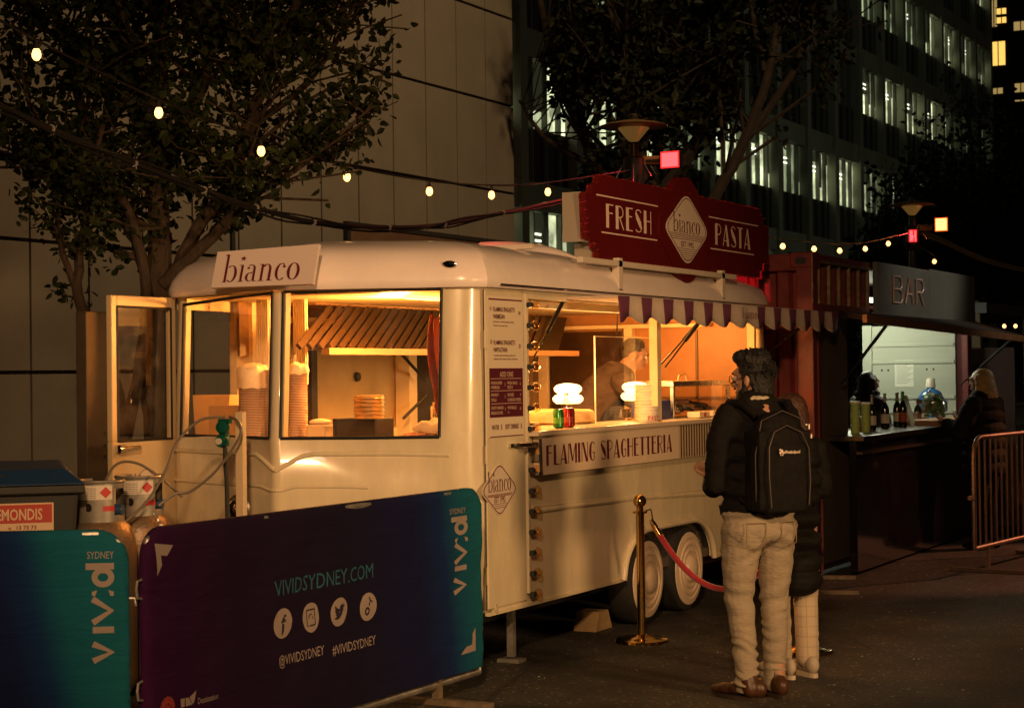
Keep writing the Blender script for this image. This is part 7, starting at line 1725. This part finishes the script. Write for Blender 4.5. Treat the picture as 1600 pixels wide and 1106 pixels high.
for s, yw in ((-1, 14), (1, -6)):
    o = blob('sneaker', lambda b: shoe(b, (s*.085, .0, .016), yw, .25, .07, .044), mat('sneaker_grey', (.38, .32, .26), .7, 0, .15, 20), wom, .008, 2)
    q = MB(); sole(q, (s*.085, .0, 0), yw, .25, .047); loc_build(q, 'sole', mat('sole_pale', (.50, .42, .33), .6), o)
wom.location = (9.72, 3.29, 0); wom.rotation_euler = (0, 0, R_(50-90))
# ---------------- chef inside the trailer, leaning forward to the right
chef = thing('person', 'grey-haired man in brown top leaning over the counter inside the trailer, black gloves on', 'person', (0, 0, 0))
M_gh = mat('greying_hair', (.045, .035, .028), .6, 0, .6, 40, .6, 100); M_top = mat('brown_top', (.075, .042, .026), .9, 0, .15, 8, .4, 200)
HC = head(chef, (.0, .50, 1.395), -14, -22, 'short', M_gh, scale=1.0)
def body_c(b):
    HC['skin'](b); limb(b, [(0, .0, .75), (0, .12, 1.0), (0, .34, 1.22)], [.12, .12, .11]); limb(b, [(0, .36, 1.24), (.01, .45, 1.34)], [.07, .06])
    limb(b, [(.19, .36, 1.20), (.25, .50, .98), (.20, .76, 1.00)], [.045, .04, .03]); limb(b, [(-.19, .36, 1.20), (-.27, .62, 1.02), (-.25, .98, 1.03)], [.045, .042, .034])
    for s in (-1, 1): limb(b, [(s*.10, -.02, .75), (s*.11, .02, .42), (s*.11, 0, .08)], [.09, .06, .045]); b.ell((s*.11, .05, .035), (.05, .13, .035), 12, 8)
blob('body', body_c, M_skin, chef, .010, 3)
def top_c(b):
    limb(b, [(0, .0, .72), (0, .08, .92), (0, .22, 1.10), (0, .34, 1.21)], [.165, .165, .165, .15]); b.ell((0, .33, 1.20), (.22, .11, .11), 18, 10)
    limb(b, [(.18, .34, 1.20), (.25, .44, 1.08), (.265, .52, .99)], [.085, .072, .06]); limb(b, [(-.18, .34, 1.20), (-.25, .52, 1.08), (-.27, .66, 1.02)], [.085, .072, .06])
blob('top', top_c, M_top, chef, .011, 4, lambda p: 1.8*wrinkle(p))
def ap_c(b): b.ell((0, .30, 1.05), (.14, .10, .20), 16, 10); b.obox((0, .17, .80), (.17, 0, 0), (0, .03, 0), (0, .08, .2))
blob('apron', ap_c, mat('dark_apron', (.02, .02, .025), .8), chef, .012, 4)
def tr_c(b):
    for s in (-1, 1): limb(b, [(s*.10, -.02, .78), (s*.11, .02, .42), (s*.11, 0, .10)], [.12, .085, .07])
blob('trousers', tr_c, M_jack, chef, .012, 3)
for s, w0, dv in ((1, (.205, .74, 1.00), (-.1, 1, .05)), (-1, (-.25, .98, 1.03), (.05, 1, -.1))):
    blob('glove', lambda b: hand(b, w0, dv, (0, .2, -1), s, .55, 1.08), mat('black_glove', (.010, .010, .012), .35), chef, .006, 2)
chef.location = (12.22, 5.80, .42); chef.rotation_euler = (0, 0, R_(-50-90)); chef.scale = (.98,)*3
# ---------------- bartender
bar_p = thing('person', 'woman bartender with dark tied hair in black puffer behind the bar counter', 'person', (0, 0, 0))
HB = head(bar_p, (0, .02, 1.50), 0, -4, 'long', mat('black_hair', (.012, .009, .008), .35, 0, .4, 50, .6, 100), scale=.97)
def body_b(b):
    HB['skin'](b); limb(b, [(0, 0, .88), (0, 0, 1.30)], [.10, .11])
    for s in (-1, 1): limb(b, [(s*.15, 0, 1.32), (s*.21, .02, 1.06), (s*.12, .24, 1.08)], [.04, .035, .028]); hand(b, (s*.12, .26, 1.08), (-s*.2, 1, 0), (0, -.3, -1), s, .5); limb(b, [(s*.08, 0, .86), (s*.09, .01, .45), (s*.08, 0, .06)], [.08, .055, .04])
blob('body', body_b, M_skin, bar_p, .011, 3)
def coat_b(b):
    for (z, rx, ry) in ((.86, .18, .14), (.98, .185, .14), (1.10, .19, .145), (1.22, .20, .14), (1.32, .18, .12), (1.39, .12, .10)): b.ell((0, -.01, z), (rx, ry, .085), 18, 10)
    for s in (-1, 1): limb(b, [(s*.16, -.01, 1.32), (s*.23, .0, 1.16), (s*.25, .02, 1.05), (s*.15, .22, 1.08)], [.08, .075, .068, .05])
blob('puffer_jacket', coat_b, mat('puffer_grey', (.035, .035, .030), .6, 0, .3, 15), bar_p, .011, 3, lambda p: .008*abs(math.sin(p.z*36))+.004*nz(p, 12))
blob('fur_collar', lambda b: [b.ell((.10*math.cos(R_(a)), -.01+.09*math.sin(R_(a)), 1.41), (.035, .035, .035), 8, 6) for a in range(150, 391, 20)], mat('fur_dark', (.04, .03, .02), .9, 0, .4, 50, .8, 80), bar_p, .010, 1, lambda p: .010*nz(p, 40))
blob('trousers', lambda b: [limb(b, [(s*.08, 0, .88), (s*.09, .01, .45), (s*.08, 0, .05)], [.11, .07, .055]) for s in (-1, 1)], M_jack, bar_p, .014, 3)
bar_p.location = (17.45, 5.12, .02); bar_p.rotation_euler = (0, 0, R_(-38-90))
# ---------------- customer with blond bob
cus = thing('person', 'customer with blond bob and dark puffer coat holding a bag at the bar', 'person', (0, 0, 0))
HX = head(cus, (0, .02, 1.53), 10, -4, 'bob', mat('blond_hair', (.42, .29, .11), .5, 0, .3, 40, .6, 90), scale=1.0)
def body_x(b):
    HX['skin'](b); limb(b, [(0, 0, .9), (0, 0, 1.32)], [.11, .12])
    for s in (-1, 1): limb(b, [(s*.17, 0, 1.34), (s*.26, .05, 1.08), (s*.17, .28, 1.16)], [.045, .04, .03]); hand(b, (s*.17, .29, 1.17), (-s*.2, 1, .5), (0, -.3, 1), s, .7); limb(b, [(s*.09, 0, .88), (s*.095, .01, .46), (s*.09, 0, .06)], [.085, .06, .045])
blob('body', body_x, M_skin, cus, .011, 3)
def coat_x(b):
    for (z, rx, ry) in ((.74, .25, .19), (.86, .25, .19), (.98, .245, .185), (1.10, .25, .18), (1.22, .26, .17), (1.32, .235, .15), (1.40, .15, .11)): b.ell((0, -.01, z), (rx, ry, .09), 20, 10)
    for s in (-1, 1): limb(b, [(s*.20, -.01, 1.32), (s*.285, .02, 1.18), (s*.31, .05, 1.07), (s*.19, .26, 1.15)], [.09, .085, .078, .055])
blob('coat', coat_x, mat('olive_puffer', (.012, .012, .008), .85, 0, .3, 12, spec=.12), cus, .011, 3, lambda p: .009*abs(math.sin(p.z*26+.5*math.sin(p.x*7)))+.005*nz(p, 10))
blob('trousers', lambda b: [limb(b, [(s*.09, 0, .80), (s*.095, .01, .45), (s*.09, 0, .07)], [.115, .085, .07]) for s in (-1, 1)], M_jack, cus, .014, 3)
for s in (-1, 1): blob('shoe', lambda b: shoe(b, (s*.09, .0, .0), 6*s, .26), M_jack, cus, .010, 2)
cus.location = (17.25, 3.98, 0); cus.rotation_euler = (0, 0, R_(75-90))
pb = thing('plastic_bag', 'crumpled clear bag of green leaves held up by the blond customer', 'bag', (17.12, 4.33, 1.20))
MBB = MB().ell((17.22, 4.42, 1.33), (.13, .10, .10), 20, 14).ell((17.12, 4.44, 1.40), (.09, .07, .06), 16, 10)
for q, p in enumerate(MBB.v): p += Vector((noise.noise(p*14), noise.noise(p*14+Vector((5, 0, 0))), noise.noise(p*14+Vector((0, 7, 0)))))*.045
MBB.build('bag_film', glass_mat('bag_film_clear', (.85, .9, .78), .6, .15, .55), pb, True)
g_ = MB(); r9 = random.Random(9)
for k in range(60): leaf(g_, Vector((17.22+r9.gauss(0, .05), 4.42+r9.gauss(0, .04), 1.32+r9.gauss(0, .04))), .07, r9)
g_.build('leaves', mat('herb_green', (.10, .22, .04), .6), pb, fix=False)
